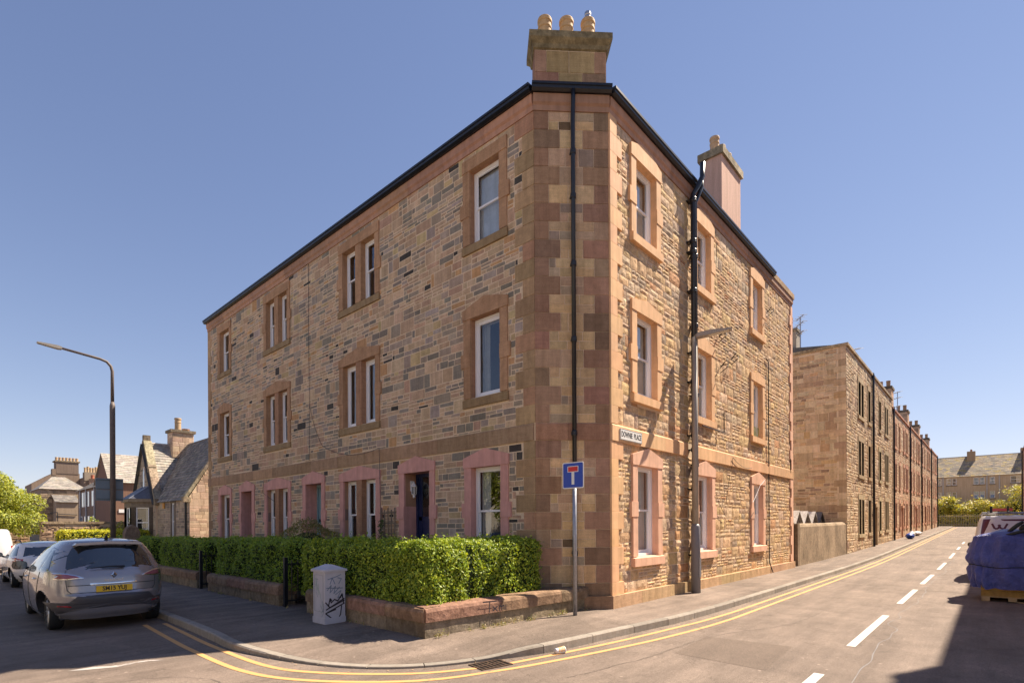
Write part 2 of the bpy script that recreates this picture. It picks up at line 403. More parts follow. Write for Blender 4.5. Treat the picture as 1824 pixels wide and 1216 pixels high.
# kerb bed (dark joint behind stones)
# yellow lines and dashes
def strip(mb,pts,w,zo=.004,col=(.5,.5,.5)):
    L=offset(pts,w/2);Rr=offset(pts,-w/2)
    for k in range(len(pts)-1):
        mb.poly([(q.x,q.y,ground(q.x)+zo) for q in (L[k],L[k+1],Rr[k+1],Rr[k])],col)
yo=spline([(-5.27,5.75,0),(-5.34,4.2,0),(-5.38,2.9,0),(-5.34,1.23,0),(-4.99,.22,0),(-4.2,-.70,0),(-3.3,-1.1,0),(-2.47,-1.33,0),(-1.2,-1.6,0),(-.06,-1.78,0),(1.67,-1.93,0),(4.6,-1.95,0),(20,-1.95,0),(86,-1.93,0)],.2)
yi=spline([(-4.99,5.65,0),(-5.05,4.2,0),(-5.09,2.97,0),(-5.05,1.28,0),(-4.74,.42,0),(-4.06,-.42,0),(-3.40,-.82,0)],.15)
yi2=spline([(-2.94,-.98,0),(-2.41,-1.09,0),(-1.1,-1.33,0),(.45,-1.52,0),(2.18,-1.67,0),(5.5,-1.70,0),(20,-1.70,0),(86,-1.68,0)],.2)
for nm,pl in (('yellow_line',yo),('yellow_line',yi),('yellow_line',yi2)):
    b=MB(); strip(b,pl,.075); b.build(nm,M['yellow'],road)
for a,b_ in ((-3.2,-.95),(.9,4.28),(6.25,9.5),(11.2,14.85),(17.4,21.4),(24.5,28.5),(32.,35.),(39,42)):
    b=MB(); n=6
    for k in range(n):
        x0=a+(b_-a)*k/n;x1=a+(b_-a)*(k+1)/n
        b.poly([(x0,-4.07,ground(x0)+.004),(x1,-4.07,ground(x1)+.004),(x1,-3.96,ground(x1)+.004),(x0,-3.96,ground(x0)+.004)])
    b.build('lane_dash',M['wline'],road)
# crack sealing running beside the dashes, gutter grit, worn patch of old paint
rw=random.Random(11)
pl=[]; x=-2.6
while x<26: pl.append((x,-4.22-(.12 if x<3 else .0)+rw.uniform(-.05,.05)+.03*math.sin(x*.7),0)); x+=.45
b=MB(); sp=spline(pl,.15); 
L=offset(sp,.012);R_=offset(sp,-.012)
for k in range(len(sp)-1):
    wv=.3+.6*abs(noise.noise(Vector((sp[k].x*1.3,0,0))));
    a=sp[k];c=sp[k+1]; 
    b.poly([(a.x,a.y-.012*wv,ground(a.x)+.003),(c.x,c.y-.012*wv,ground(c.x)+.003),(c.x,c.y+.012*wv,ground(c.x)+.003),(a.x,a.y+.012*wv,ground(a.x)+.003)])
M['seal']=plain('bitumen_joint_seal',(.16,.15,.15),.6,noise_s=9,amt=.3)
b.build('joint_seal',M['seal'],road)
M['smear']=line_mat('worn_white_smear',(.42,.38,.35),.52)
b=MB(); b.poly([(x,y,.004) for x,y in ((-6.75,2.86),(-6.62,2.76),(-6.3,2.62),(-6.05,2.68),(-5.8,2.58),(-5.95,2.74),(-6.35,2.74),(-6.5,2.86))]); b.build('paint_smear',M['smear'],road)
b=MB()
for k in range(1400):
    i=rw.randrange(10,len(kp)-1)
    if kp[i].x>12 or kp[i].y>7: continue
    o=kp[i]+(kp[i]-inn[i])*rw.uniform(.1,1.3)**1.5*1.1; s=rw.uniform(.006,.018)
    v=rw.uniform(.7,1.3); cx,cy=o.x,o.y; a=rw.uniform(0,3)
    b.poly([(cx+s*math.cos(a+j*2.1),cy+s*math.sin(a+j*2.1),.006+rw.uniform(0,.006)) for j in range(3)],(.40*v,.27*v,.15*v))
b.build('gutter_grit',attr_plain('leaf_and_grit_litter',.9,30,.1,0),None,kind='stuff')
# service trench patches in the road
b=MB(); 
M['patch']=asphalt('newer_asphalt_patch',(.15,.115,.092),.3,.08,False)
for x0,x1,y0,y1 in ((-1.2,.35,-3.5,-2.2),): b.poly([(x0,y0,.002),(x1,y0+.1,.002),(x1-.1,y1,.002),(x0+.1,y1-.1,.002)])
b.build('trench_patch',M['patch'],road)
b=MB()
for x0,x1,y0,y1 in ((9.4,9.52,-6.5,-4.1),(11.6,11.72,-6.5,-4.1),(14.9,15.0,-6.5,-4.2)): b.poly([(x0,y0,.002),(x1,y0,.002),(x1,y1,.002),(x0,y1,.002)])
b.build('concrete_joint',M['patch'],road)
# opposite footway
def flat(name,x0,x1,y0,y1,mat,h,step=2.0,kind='structure'):
    b=MB(); xs=[x0]
    while xs[-1]+step<x1: xs.append(xs[-1]+step)
    xs.append(x1)
    for a,c in zip(xs,xs[1:]):
        b.poly([(a,y0,ground(a)+h),(c,y0,ground(c)+h),(c,y1,ground(c)+h),(a,y1,ground(a)+h)])
        b.poly([(a,y1,ground(a)-.05),(c,y1,ground(c)-.05),(c,y1,ground(c)+h),(a,y1,ground(a)+h)])
        b.poly([(a,y0,ground(a)-.05),(c,y0,ground(c)-.05),(c,y0,ground(c)+h),(a,y0,ground(a)+h)])
    for a in (x0,x1): b.poly([(a,y0,ground(a)-.05),(a,y1,ground(a)-.05),(a,y1,ground(a)+h),(a,y0,ground(a)+h)])
    return b.build(name,mat,kind=kind)
flat('opposite_pavement',4.5,86,-8.4,-7.0,M['pave'],.12)
b=MB(); b.box(-17,-13.0,-40,80,-.05,.12); b.build('far_pavement',M['pave'],kind='structure')
b=MB(); b.poly([(-2.62,1.0,.128),(0.3,1.0,.128),(0.3,60,.128),(-2.62,60,.128)]); b.build('garden_soil',M['soil'],kind='structure')
# drain grate
dg=thing('drain_grate','rusty iron gully grate in the gutter by the dropped kerb','drain grate',(-3.17,-.84,0))
b=MB(); rz=-.2; ca,sa=math.cos(rz),math.sin(rz)
def rb(b,x0,x1,y0,y1,z0,z1,col,cx=-3.17,cy=-.84):
    pts=[(x0,y0),(x1,y0),(x1,y1),(x0,y1)]; q=[(cx+x*ca-y*sa,cy+x*sa+y*ca) for x,y in pts]
    b.hexa([(x,y,z0) for x,y in q]+[(x,y,z1) for x,y in q],col)
ic=(.075,.045,.03)
for (x0,x1,y0,y1) in ((-.23,.23,-.16,-.135),(-.23,.23,.135,.16),(-.23,-.205,-.135,.135),(.205,.23,-.135,.135)): rb(b,x0,x1,y0,y1,-.03,.012,ic)
M['iron']=attr_plain('rusty_cast_iron',.7,30,.35,.3)
b.build('grate_frame',M['iron'],dg)
for k in range(6):
    b=MB(); x=-.146+k*.0585; rb(b,x-.011,x+.011,-.135,.135,-.02,.010,ic); b.build('grate_bar',M['iron'],dg)
b=MB(); rb(b,-.205,.205,-.008,.008,-.02,.0105,ic); b.build('cross_bar',M['iron'],dg)
b=MB(); rb(b,-.205,.205,-.135,.135,.0025,.0035,(.006,.005,.004)); b.build('pit_dark_sheet',M['iron'],dg)  # flat black sheet paints the shade of the pit between the bars

# hairline cracks and joints across the footway
rc=random.Random(17)
M['crk']=plain('dark_crack',(.10,.08,.066),.9)
def crack(pts,zf,w_,par):
    sp=spline([(x,y,0) for x,y in pts],.12); b=MB(); L=[]
    for q in sp: L.append((q.x+rc.uniform(-.02,.02),q.y+rc.uniform(-.02,.02)))
    for (a,c) in zip(L,L[1:]):
        d=Vector((c[0]-a[0],c[1]-a[1],0)); 
        if d.length<1e-4: continue
        d.normalize(); n_=Vector((-d.y,d.x,0))*w_*rc.uniform(.4,1.2)
        b.poly([(a[0]+n_.x,a[1]+n_.y,zf(a[0])),(c[0]+n_.x,c[1]+n_.y,zf(c[0])),(c[0]-n_.x,c[1]-n_.y,zf(c[0])),(a[0]-n_.x,a[1]-n_.y,zf(a[0]))])
    b.build('surface_crack',M['crk'],par)
zr_=lambda x:ground(x)+.0035
for pts in ([(-3.0,-1.9),(-1.5,-2.15),(.4,-2.3),(2.2,-2.9),(4.5,-3.0)],[(-4.6,-2.2),(-3.9,-2.9),(-2.9,-3.0),(-2.0,-3.4)],[(-6.6,1.9),(-6.0,1.6),(-5.7,1.0),(-5.8,.2)],[(5,-2.4),(8,-2.7),(12,-2.6)]): crack(pts,zr_,.0045,road)
# ================================================================ corner tenement
T=thing('tenement_building','three storey corner tenement of tan stone with chamfered corner and pink window surrounds','building',(0.5,0.5,0.12))
F1=Fr((0,0,0),(0,1,0),(-1,0,0)); F2=Fr((0,0,0),(1,0,0),(0,-1,0)); FC=Fr((1.02,0,0),(-1,1,0),(-1,-1,0)); LC=1.02*math.sqrt(2)
FB=Fr((13.7,0,0),(0,1,0),(1,0,0)); FD=Fr((0,18.4,0),(1,0,0),(0,1,0))
ZT=9.72
rb_=random.Random(21)
PAL_A=[((0.529,0.371,0.248),6),((0.584,0.426,0.288),4),((0.401,0.322,0.253),4.4),((0.274,0.243,0.202),3.6),((0.077,0.069,0.064),.75),((0.565,0.337,0.173),.9),((0.520,0.342,0.242),1.6),((0.410,0.337,0.295),1.1),((0.547,0.416,0.231),1.0)]
PAL_B=[((0.664,0.450,0.261),5),((0.664,0.465,0.246),2.5),((0.572,0.408,0.266),2.4),((0.461,0.341,0.246),1.3),((0.589,0.332,0.174),.6),((0.681,0.503,0.339),2)]
def pick(pal,r,dark=1):
    t=sum(w for _,w in pal); x=r.uniform(0,t)
    for c,w_ in pal:
        x-=w_
        if x<=0: break
    v=r.uniform(.86,1.14)*dark
    return tuple(min(1,q*v*r.uniform(.97,1.03)) for q in c)
PINK=(.64,.335,.285); SALM=(.74,.45,.245); SALP=(.76,.46,.32); RSTONE=(.47,.285,.17); SILL=(.34,.24,.135); BRN=(.42,.24,.15)
# openings: frame, outer u0,u1, clear u0,u1, z0,z1, kind
W=[]
def add(F,face,o0,o1,c0,c1,z0,z1,kind,**k): W.append(dict(F=F,face=face,o=(o0,o1),c=(c0,c1),z=(z0,z1),kind=kind,**k))
LV=[(1.08,2.98),(4.47,6.17),(7.77,9.34)]
cols=[(1.72,3.01,1.93,2.80,'single'),(6.19,8.15,6.38,7.95,'double'),(11.14,13.07,11.33,12.88,'double'),(15.97,17.29,16.14,17.07,'single')]
glz={(0,0):'sash',(1,0):'one',(2,0):'sash',(0,1):'sash',(1,1):'one',(2,1):'sash'}
cur={(0,0):'net',(0,1):'slats',(0,2):'blind',(1,0):'dark',(1,1):'slats',(1,2):'dark',(2,0):'net',(2,1):'dark',(2,2):'dark',(3,0):'dark',(3,1):'dark',(3,2):'dark'}
for ci,(a,b,c,d,kd) in enumerate(cols):
    for lv,(z0,z1) in enumerate(LV):
        add(F1,1,a,b,c,d,z0,z1,kd,lv=lv,glz=glz.get((lv,ci),'sash'),cur=cur[(ci,lv)])
for (a,b,c,d,dk) in ((4.02,5.38,4.20,5.17,'blue'),(9.0,10.34,9.19,10.14,'aqua'),(13.9,15.2,14.12,15.04,'blue')):
    add(F1,1,a,b,c,d,.12,3.02,'door',lv=0,dk=dk)
for ci,(a,b,c,d) in enumerate(((1.84,3.14,2.04,2.94),(4.95,6.2,5.13,6.0),(9.1,10.4,9.30,10.2))):
    for lv,(z0,z1) in enumerate(LV): add(F2,2,a,b,c,d,z0,z1,'single',lv=lv,glz='sash',cur=('net' if ci==0 or lv==1 else 'slats') if not(ci==2 and lv==1) else 'plant')
def holes(face): return [(w['c'][0],w['c'][1],w['z'][0],w['z'][1]) for w in W if w['face']==face]
# ---- wall cores (mortar)
mb=MB()
grid_wall(mb,F1,1.02,18.4,0,10.0,holes(1)); grid_wall(mb,F2,1.02,13.7,0,10.0,holes(2)); grid_wall(mb,FC,0,LC,0,10.0,[])
FI=Fr((9,0,0),(0,1,0),(1,0,0)); grid_wall(mb,FI,9.0,18.4,0,10,[]); FI2=Fr((0,9,0),(1,0,0),(0,1,0)); grid_wall(mb,FI2,9,13.7,0,10,[])
grid_wall(mb,FB,0,9,0,10.0,[]); grid_wall(mb,FD,0,9,0,10,[])
mb.build('wall_core',M['mortar'],T)
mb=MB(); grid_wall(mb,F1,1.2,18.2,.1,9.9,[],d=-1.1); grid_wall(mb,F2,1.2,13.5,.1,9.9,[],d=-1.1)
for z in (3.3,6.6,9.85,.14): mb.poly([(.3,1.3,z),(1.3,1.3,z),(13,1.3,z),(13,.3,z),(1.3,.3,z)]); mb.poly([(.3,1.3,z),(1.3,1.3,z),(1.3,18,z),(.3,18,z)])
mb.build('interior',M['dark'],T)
# ---- stone rectangles
def exc(face):
    e=[]
    for w in W:
        if w['face']!=face: continue
        z0=w['z'][0]-(0.2 if w['kind']!='door' else 0); z1=w['z'][1]+.16
        e.append((w['o'][0],w['o'][1],z0,z1))
        zm=(1.91,2.22) if w['lv']==0 else ((w['z'][0]+w['z'][1])/2-.18,(w['z'][0]+w['z'][1])/2+.12)
        w['ear']=zm
        e.append((w['o'][0]-.075,w['o'][1]+.075,zm[0],zm[1]))
    return e
zq=[3.38-.345*k for k in range(0,9)]; zq=[z for z in zq if z>.36]+[.37]; zq=zq[::-1]
zq2=[3.72+(ZT-3.72)/17*k for k in range(18)]
courses=list(zip(zq,zq[1:]))+list(zip(zq2,zq2[1:]))
q1=[];q2=[];qfar1=[];qfar2=[]
for i,(a,b) in enumerate(courses):
    q1.append((1.02,1.02+(.50 if i%2 else .30),a,b)); q2.append((1.02,1.02+(.26 if i%2 else .45),a,b))
    qfar1.append((18.4-(.26 if i%2 else .40),18.4,a,b)); qfar2.append((13.7-(.22 if i%2 else .36),13.7,a,b))
e1=exc(1)+q1+qfar1+[(1.0,18.4,3.38,3.72)]
s1=rubble(1.02,18.4,.12,ZT,e1,band=(.22,.33),sw=(.20,.50),gap=.020,rng=rb_,rows=(2,3,2,3,2,1))
e2=exc(2)+q2+qfar2+[(1.0,13.7,3.38,3.72),(1.0,13.7,.1,.37)]
s2=rubble(1.02,13.7,.37,ZT,e2,band=(.21,.34),seg=(.5,1.4),sw=(.20,.50),gap=.020,rng=rb_,rows=(2,3,2,3,2,1))
def shade1(u,z,r):
    k=noise.noise(Vector((u*.35,z*.5,3.1))); k2=noise.noise(Vector((u*.9,z*1.1,9.4)))
    pal=[(c,w_*(1.9 if (i in(2,3,7) and k>.05) else (1.7 if i in(1,5,6) and k<-.02 else 1))*(1.8 if i==4 and k2>.25 else .85)) for i,(c,w_) in enumerate(PAL_A)]
    return pick(pal,r)
cp=Vector((-7.95,-5.52,1.75))
items=[]
for (a,b,c,d) in s1:
    P=F1.P((a+b)/2,(c+d)/2); v=cp-P; vis=(b-a)*(d-c)*abs(v.normalized().x)/v.length_squared; items.append((vis,1,(a,b,c,d)))
for (a,b,c,d) in s2:
    P=F2.P((a+b)/2,(c+d)/2); v=cp-P; vis=(b-a)*(d-c)*abs(v.normalized().y)/v.length_squared; items.append((vis,2,(a,b,c,d)))
items.sort(key=lambda t:-t[0])
st1=MB();st2=MB()
for k,(vis,face,(a,b,c,d)) in enumerate(items):
    mb=MB() if k<300 else (st1 if face==1 else st2)
    if face==1:
        bevstone(mb,F1,a,b,c,d,rb_.uniform(.001,.007),shade1(a,c,rb_),b=.004,jit=.006,rng=rb_)
    else:
        dk=1; roughstone(mb,F2,a,b,c,d,rb_.uniform(.010,.019),pick(PAL_B,rb_,dk),amp=.0058,rng=rb_)
    if k<300: mb.build('rubble_stone',M['rub_a'] if face==1 else M['rub_b'],T)
st1.build('rubble_walling',M['rub_a'],T,kind='stuff'); st2.build('rock_faced_walling',M['rub_b'],T,kind='stuff')
# ---- quoins and chamfer
REDP=[((.37,.225,.145),4),((.41,.25,.17),3),((.29,.19,.125),2),((.44,.30,.195),1.8),((.38,.215,.15),1.0)]
CRP=[((0.612,0.439,0.255),4),((0.671,0.467,0.255),2),((0.482,0.368,0.255),2),((0.554,0.382,0.255),2),((0.379,0.298,0.226),.8)]
QF1=[((0.459,0.311,0.182),4),((0.405,0.270,0.162),3),((0.486,0.284,0.182),2)]
for i,(a,b) in enumerate(courses):
    wide=i%2==0; wl=.50 if wide else .28
    for s in (0,1):
        mb=MB(); u0,u1=((0,wl) if s else (LC-wl,LC))
        g=.005; bevstone(mb,FC,u0+(0.0 if s else g),u1-(g if s else 0.0),a+g,b-g,.014,pick(REDP,rb_),b=.004,rng=rb_)
        # return face of the quoin
        if s==0:
            o=q1[i]; bevstone(mb,F1,o[0],o[1]-g,a+g,b-g,.014,pick(QF1,rb_),b=.004)
            mb.build('quoin_stone',M['ashlar'],T)
        else:
            mb.build('quoin_stone',M['ashlar'],T)
            o=q2[i]; m2=MB(); bevstone(m2,F2,o[0],o[1]-g*.6,a+.001,b-.001,.045,tuple(c*rb_.uniform(.94,1.04) for c in SALM),b=.004,d0=-.01)
            m2.build('painted_quoin',M['paint'],T)
    # cream middle
    u=wl; rows=[(a,b)] if (b-a)<.2 or rb_.random()<.3 else [(a,a+(b-a)*.48),(a+(b-a)*.48,b)]
    for (c,d) in rows:
        x=wl
        while x<LC-wl-.01:
            w_=rb_.uniform(.2,.55); 
            if x+w_>LC-wl-.12: w_=LC-wl-x
            mb=MB(); dark=.25 if (rb_.random()<.05) else 1
            bevstone(mb,FC,x+.007,x+w_-.007,c+.007,d-.007,.009,tuple(q*dark for q in pick(CRP,rb_)),b=.006,jit=.003,rng=rb_); mb.build('ashlar_stone',M['rub_a'],T); x+=w_
    mb=MB(); o=qfar1[i]; bevstone(mb,F1,o[0]+.005,o[1],a+.004,b-.004,.016,pick(QF1,rb_),b=.004); mb.build('quoin_stone',M['ashlar'],T)
    mb=MB(); o=qfar2[i]; bevstone(mb,F2,o[0]+.003,o[1],a+.001,b-.001,.045,SALP,b=.004,d0=-.01); mb.build('painted_quoin',M['paint'],T)
# plinth of chamfer and F2
mb=MB(); fbox(mb,FC,-.03,LC,.0,.37,-.02,.085,(.30,.19,.12)); mb.build('plinth_stone',M['ashlar'],T)
x=.985; 
for w_ in (1.15,1.3,1.12):
    mb=MB(); fbox(mb,F2,x,x+w_-.008,0,.37,-.02,.09,tuple(c*rb_.uniform(.92,1.05) for c in (.58,.38,.23)))
    mb.build('plinth_stone',M['ashlar'],T); x+=w_
x=5.05
while x<13.6:
    w_=min(1.45,13.78-x); mb=MB(); fbox(mb,F2,x,x+w_-.008,0,.35,-.02,.09,tuple(c*rb_.uniform(.92,1.05) for c in (.60,.39,.24))); mb.build('plinth_stone',M['ashlar'],T); x+=w_
# ---- string course and cornice
def band(F,u0,u1,z0,z1,d,mat,pal,step,nm,slope=0):
    u=u0
    while u<u1-.05:
        w_=min(step*rb_.uniform(.8,1.2),u1-u); 
        if u1-u-w_<.3: w_=u1-u
        mb=MB(); c=pick(pal,rb_)
        fprism2(mb,F,u+.003,u+w_-.003,[( -.03,z0),(d,z0),(d,z1-slope),(d*.55,z1),(-.03,z1)],c); mb.build(nm,mat,T); u+=w_
def fprism2(mb,F,u0,u1,prof,col):
    n=len(prof); i=len(mb.v); mb.v+=[tuple(F.P(u0,z,d)) for d,z in prof]+[tuple(F.P(u1,z,d)) for d,z in prof]
    mb.f.append(tuple(range(i,i+n))); mb.f.append(tuple(range(i+n,i+2*n))[::-1]); mb.c+=[col,col]
    for k in range(n):
        mb.f.append((i+k,i+n+k,i+n+(k+1)%n,i+(k+1)%n)); mb.c.append(col)
band(F1,1.05,18.4,3.385,3.715,.03,M['ashlar'],[((0.459,0.290,0.176),3),((0.405,0.270,0.169),2)],1.35,'string_course_stone',.03)
band(FC,.0,LC,3.385,3.715,.03,M['ashlar'],[((0.419,0.236,0.149),1)],.72,'string_course_stone',.03)
band(F2,1.03,4.5,3.385,3.715,.06,M['paint'],[(SALM,1)],1.2,'painted_string_course',.03); band(F2,5.0,13.7,3.385,3.715,.06,M['paint'],[(SALM,1)],1.35,'painted_string_course',.03)
RC=[((.43,.245,.165),2),((.39,.225,.15),1)]
def corn(F,u0,u1,mat=M['paint'],pal=RC):
    u=u0
    while u<u1-.05:
        w_=min(1.3,u1-u)
        if u1-u-w_<.3: w_=u1-u
        mb=MB(); fprism2(mb,F,u+.002,u+w_-.002,[(-.03,ZT),(.03,ZT),(.035,ZT+.1),(.07,ZT+.14),(.075,10.02),(-.03,10.02)],pick(pal,rb_)); mb.build('cornice_stone',mat,T); u+=w_
corn(F1,1.02,18.4); corn(FC,-.02,LC+.02); corn(F2,1.02,13.7)
mb=MB(); fbox(mb,F2,11.25,13.76,10.02,10.2,-.35,.10,(.50,.34,.2)); mb.build('skew_cope',M['cope'],T)
mb=MB()
for (F,u0,u1) in ((F1,1.0,18.45),(FC,-.05,LC+.05),(F2,1.0,11.25)):
    fprism2(mb,F,u0,u1,[(.06,10.03),(.12,10.02),(.175,10.05),(.18,10.10),(.20,10.105),(.20,10.15),(.17,10.155),(.06,10.155)],(1,1,1))
    fbox(mb,F,u0,u1,10.03,10.17,-.2,.05)
mb.build('gutter',M['black'],T)
# roof (slated, hidden behind the gutter from the street)
mb=MB(); sl_=(.10,.10,.11)
A=[(0.1,18.4,10.15),(4.4,18.4,12.9),(4.4,4.4,12.9),(0.1,1.1,10.15)]; mb.poly(A,sl_)
mb.poly([(1.1,0.1,10.15),(0.1,1.1,10.15),(4.4,4.4,12.9)],sl_); mb.poly([(1.1,.1,10.15),(4.4,4.4,12.9),(13.7,4.4,12.9),(13.7,.1,10.15)],sl_)
mb.poly([(4.4,18.4,12.9),(9,18.4,10.1),(9,9,10.1),(4.4,4.4,12.9)],sl_); mb.poly([(4.4,4.4,12.9),(9,9,10.1),(13.7,9,10.1),(13.7,4.4,12.9)],sl_)
mb.poly([(13.7,0,10.1),(13.7,4.4,12.9),(13.7,9,10.1)],sl_); mb.poly([(0,18.4,10.1),(4.4,18.4,12.9),(9,18.4,10.1)],sl_)
mb.build('roof',M['slate'],T)
# ---- windows
CUR={'blind':(.64,.66,.72),'net':(.70,.67,.64),'slats':(.50,.48,.46)}
def window(w):
    F=w['F'];(o0,o1)=w['o'];(c0,c1)=w['c'];(z0,z1)=w['z'];f1=w['face']==1; lv=w['lv']; kind=w['kind']
    DF=.03 if f1 else .05; RV=-.26 if kind!='door' else -.42
    if f1: fc=PINK if lv==0 else RSTONE; rc=(PINK if (c0<3 or kind=='door') else BRN) if lv==0 else (BRN if c0<3 else RSTONE); mat=M['paint'] if lv==0 else M['ashlar']
    else: fc=SALP if lv==0 else SALM; rc=fc; mat=M['paint']
    sur=MB(); lp=fc
    # lintel with gabled head (flat on the top storey of F1)
    zs=z1+.21; ap=z1+(.385 if f1 or lv==0 else .34); uc=(o0+o1)/2
    if f1 and lv==2: pts=[(o0-.01,z1),(o1+.01,z1),(o1+.01,z1+.26),(o0-.01,z1+.26)]
    elif lv==2: pts=[(o0-.02,z1),(o1+.02,z1),(o1+.02,z1+.24),(uc+.25,ZT-.004),(uc-.25,ZT-.004),(o0-.02,z1+.24)]
    else: pts=[(o0-.02,z1),(o1+.02,z1),(o1+.02,zs),(uc,ap),(o0-.02,zs)]
    fprism(sur,F,pts,-.02,DF+.014,lp); fbox(sur,F,c0-.05,c1+.05,z1,z1+.12,RV,-.021,rc)
    S=sur.build('window_head' if kind!='door' else 'door_head',mat,T)
    ja=MB(); e0,e1=w['ear']; zb=z0
    for (a,b,oe) in ((o0,c0,-1),(c1,o1,1)):
        for (p,q) in ((zb,e0),(e1,z1)):
            vv=rb_.uniform(.95,1.03); 
            j=MB(); fbox(j,F,a,b,p+.001,q-.001,-.02,DF,tuple(c*vv for c in fc)); 
            r2=rc if not(kind=='door' and o0<5 and p>2) else BRN
            fbox(j,F,a+.004,b-.0,p+.001,q-.001,RV,-.0205,r2) if oe<0 else fbox(j,F,a+.0,b-.004,p+.001,q-.001,RV,-.0205,r2)
            j.build('jamb_stone',mat,S)
        j=MB(); aa,bb=(a-.075,b) if oe<0 else (a,b+.075)
        fbox(j,F,aa,bb,e0,e1,-.02,DF+.012,fc); fbox(j,F,a,b,e0,e1,RV,-.0205,rc if not (kind=='double' and lv==0) else (.22,.14,.11)); j.build('ear_stone',mat,S)
    if kind!='door':
        sm=MB(); prj=.05 if f1 else .10
        sc_=(SILL if lv else fc) if f1 else fc
        fprism2(sm,F,o0-.02,o1+.02,[(-.26,z0-.005),(-.26,z0-.2),(prj,z0-.2),(prj,z0-.03),(-.02,z0)],sc_); sm.build('window_sill',M['ashlar'] if (f1 and lv) else mat,S)
    # glazed part
    lights=[(c0,c1)]
    if kind=='double':
        mu=(c0+c1)/2; h=.135; lights=[(c0,mu-h),(mu+h,c1)]
        m=MB(); fbox(m,F,mu-h,mu+h,z0,z1,RV,DF-.005,BRN if lv<2 else RSTONE); m.build('stone_mullion',M['ashlar'],S)
    if kind=='door':
        d0=-.36
        fr=MB(); fbox(fr,F,c0,c0+.07,z0,z1,d0-.05,d0+.02); fbox(fr,F,c1-.07,c1,z0,z1,d0-.05,d0+.02); fbox(fr,F,c0+.07,c1-.07,z1-.08,z1,d0-.05,d0+.02)
        dm=M['door_blue'] if w['dk']=='blue' else M['door_aqua']
        D=fr.build('door',dm,T)
        lf=MB(); a,b=c0+.075,c1-.075; zl=1.95
        fbox(lf,F,a,b,z0+.02,.95,d0-.05,d0-.01); fbox(lf,F,a,b,zl-.08,zl+.02,d0-.05,d0-.01); fbox(lf,F,a,a+.12,.95,z1-.09,d0-.05,d0-.01); fbox(lf,F,b-.12,b,.95,z1-.09,d0-.05,d0-.01); fbox(lf,F,a+.12,b-.12,.95,1.87,d0-.05,d0-.025)
        fbox(lf,F,(a+b)/2-.04,(a+b)/2+.04,.95,1.87,d0-.025,d0-.008)
        lf.build('door_leaf',dm,D)
        g=MB(); fbox(g,F,a+.12,b-.12,zl+.02,z1-.09,d0-.04,d0-.03); g.build('door_glass',M['glass'],D)
        k=MB(); k.lathe(F.P(a+.06,1.15,d0-.01),[(.0,.05),(.025,.045),(.028,.03),(.012,.02),(.012,0)],12,axis=F.n); k.build('door_knob',M['steel'],D)
        return
    for (a,b) in lights:
        fr=MB(); t=.055; D0=-.20;D1=(-.125 if f1 else -.10)
        fbox(fr,F,a,a+t,z0,z1,D0,D1);fbox(fr,F,b-t,b,z0,z1,D0,D1);fbox(fr,F,a+t,b-t,z1-t,z1,D0,D1);fbox(fr,F,a+t,b-t,z0,z0+.05,D0,D1+.02)
        Wd=fr.build('window',M['upvc'],T)
        s=.045; panes=[]
        if w['glz']=='sash':
            zm=(z0+z1)/2+.02
            up_=MB(); A,B=a+t,b-t; s=.04
            for (p,q,dd,nm) in ((zm-.02,z1-t,-.145,'upper_sash'),(z0+.05,zm+.025,-.172,'lower_sash')):
                m=MB(); fbox(m,F,A,A+s,p,q,dd-.025,dd);fbox(m,F,B-s,B,p,q,dd-.025,dd);fbox(m,F,A+s,B-s,q-s,q,dd-.025,dd);fbox(m,F,A+s,B-s,p,p+(s if nm=='upper_sash' else .07),dd-.025,dd)
                m.build(nm,M['upvc'],Wd); g=MB(); g.poly([F.P(u,z,dd-.014) for u,z in ((A+s,p+s),(B-s,p+s),(B-s,q-s),(A+s,q-s))]); g.build('pane',M['glass'],Wd)
        else:
            A,B=a+t,b-t; m=MB(); s=.07; p,q=z0+.05,z1-t; dd=-.14
            fbox(m,F,A,A+s,p,q,dd-.035,dd);fbox(m,F,B-s,B,p,q,dd-.035,dd);fbox(m,F,A+s,B-s,q-s,q,dd-.035,dd);fbox(m,F,A+s,B-s,p,p+s,dd-.035,dd); m.build('casement',M['upvc'],Wd)
            g=MB(); g.poly([F.P(u,z,dd-.018) for u,z in ((A+s,p+s),(B-s,p+s),(B-s,q-s),(A+s,q-s))]); g.build('pane',M['glass'],Wd)
        cu=w['cur']; c=MB()
        if cu=='blind':
            fbox(c,F,a+.05,b-.05,z0+.05,z1-.05,-.262,-.255,CUR['blind']); c.build('roller_blind',M['curtain'],Wd)
        elif cu=='slats':
            n=7
            for k in range(n):
                x=b-.07-k*.035; fbox(c,F,x-.012,x+.008,z0+.1,z1-.08,-.30+.01*(k%2),-.28,CUR['slats'])
            fbox(c,F,a+.05,b-.05,z1-.12,z1-.06,-.3,-.27,CUR['slats']); c.build('vertical_blind',M['curtain'],Wd)
        elif cu in('net','plant'):
            for (x0,x1) in ((a+.05,a+.05+(b-a)*.27),(b-.05-(b-a)*.27,b-.05)):
                n=7
                for k in range(n):
                    xa=x0+(x1-x0)*k/n;xb=x0+(x1-x0)*(k+1)/n
                    c.poly([F.P(xa,z0+.08,-.30+.03*(k%2)),F.P(xb,z0+.08,-.30+.03*((k+1)%2)),F.P(xb,z1-.06,-.30+.03*((k+1)%2)),F.P(xa,z1-.06,-.30+.03*(k%2))],CUR['net'])
            c.build('curtain',M['curtain'],Wd)
for w_ in W: window(w_)
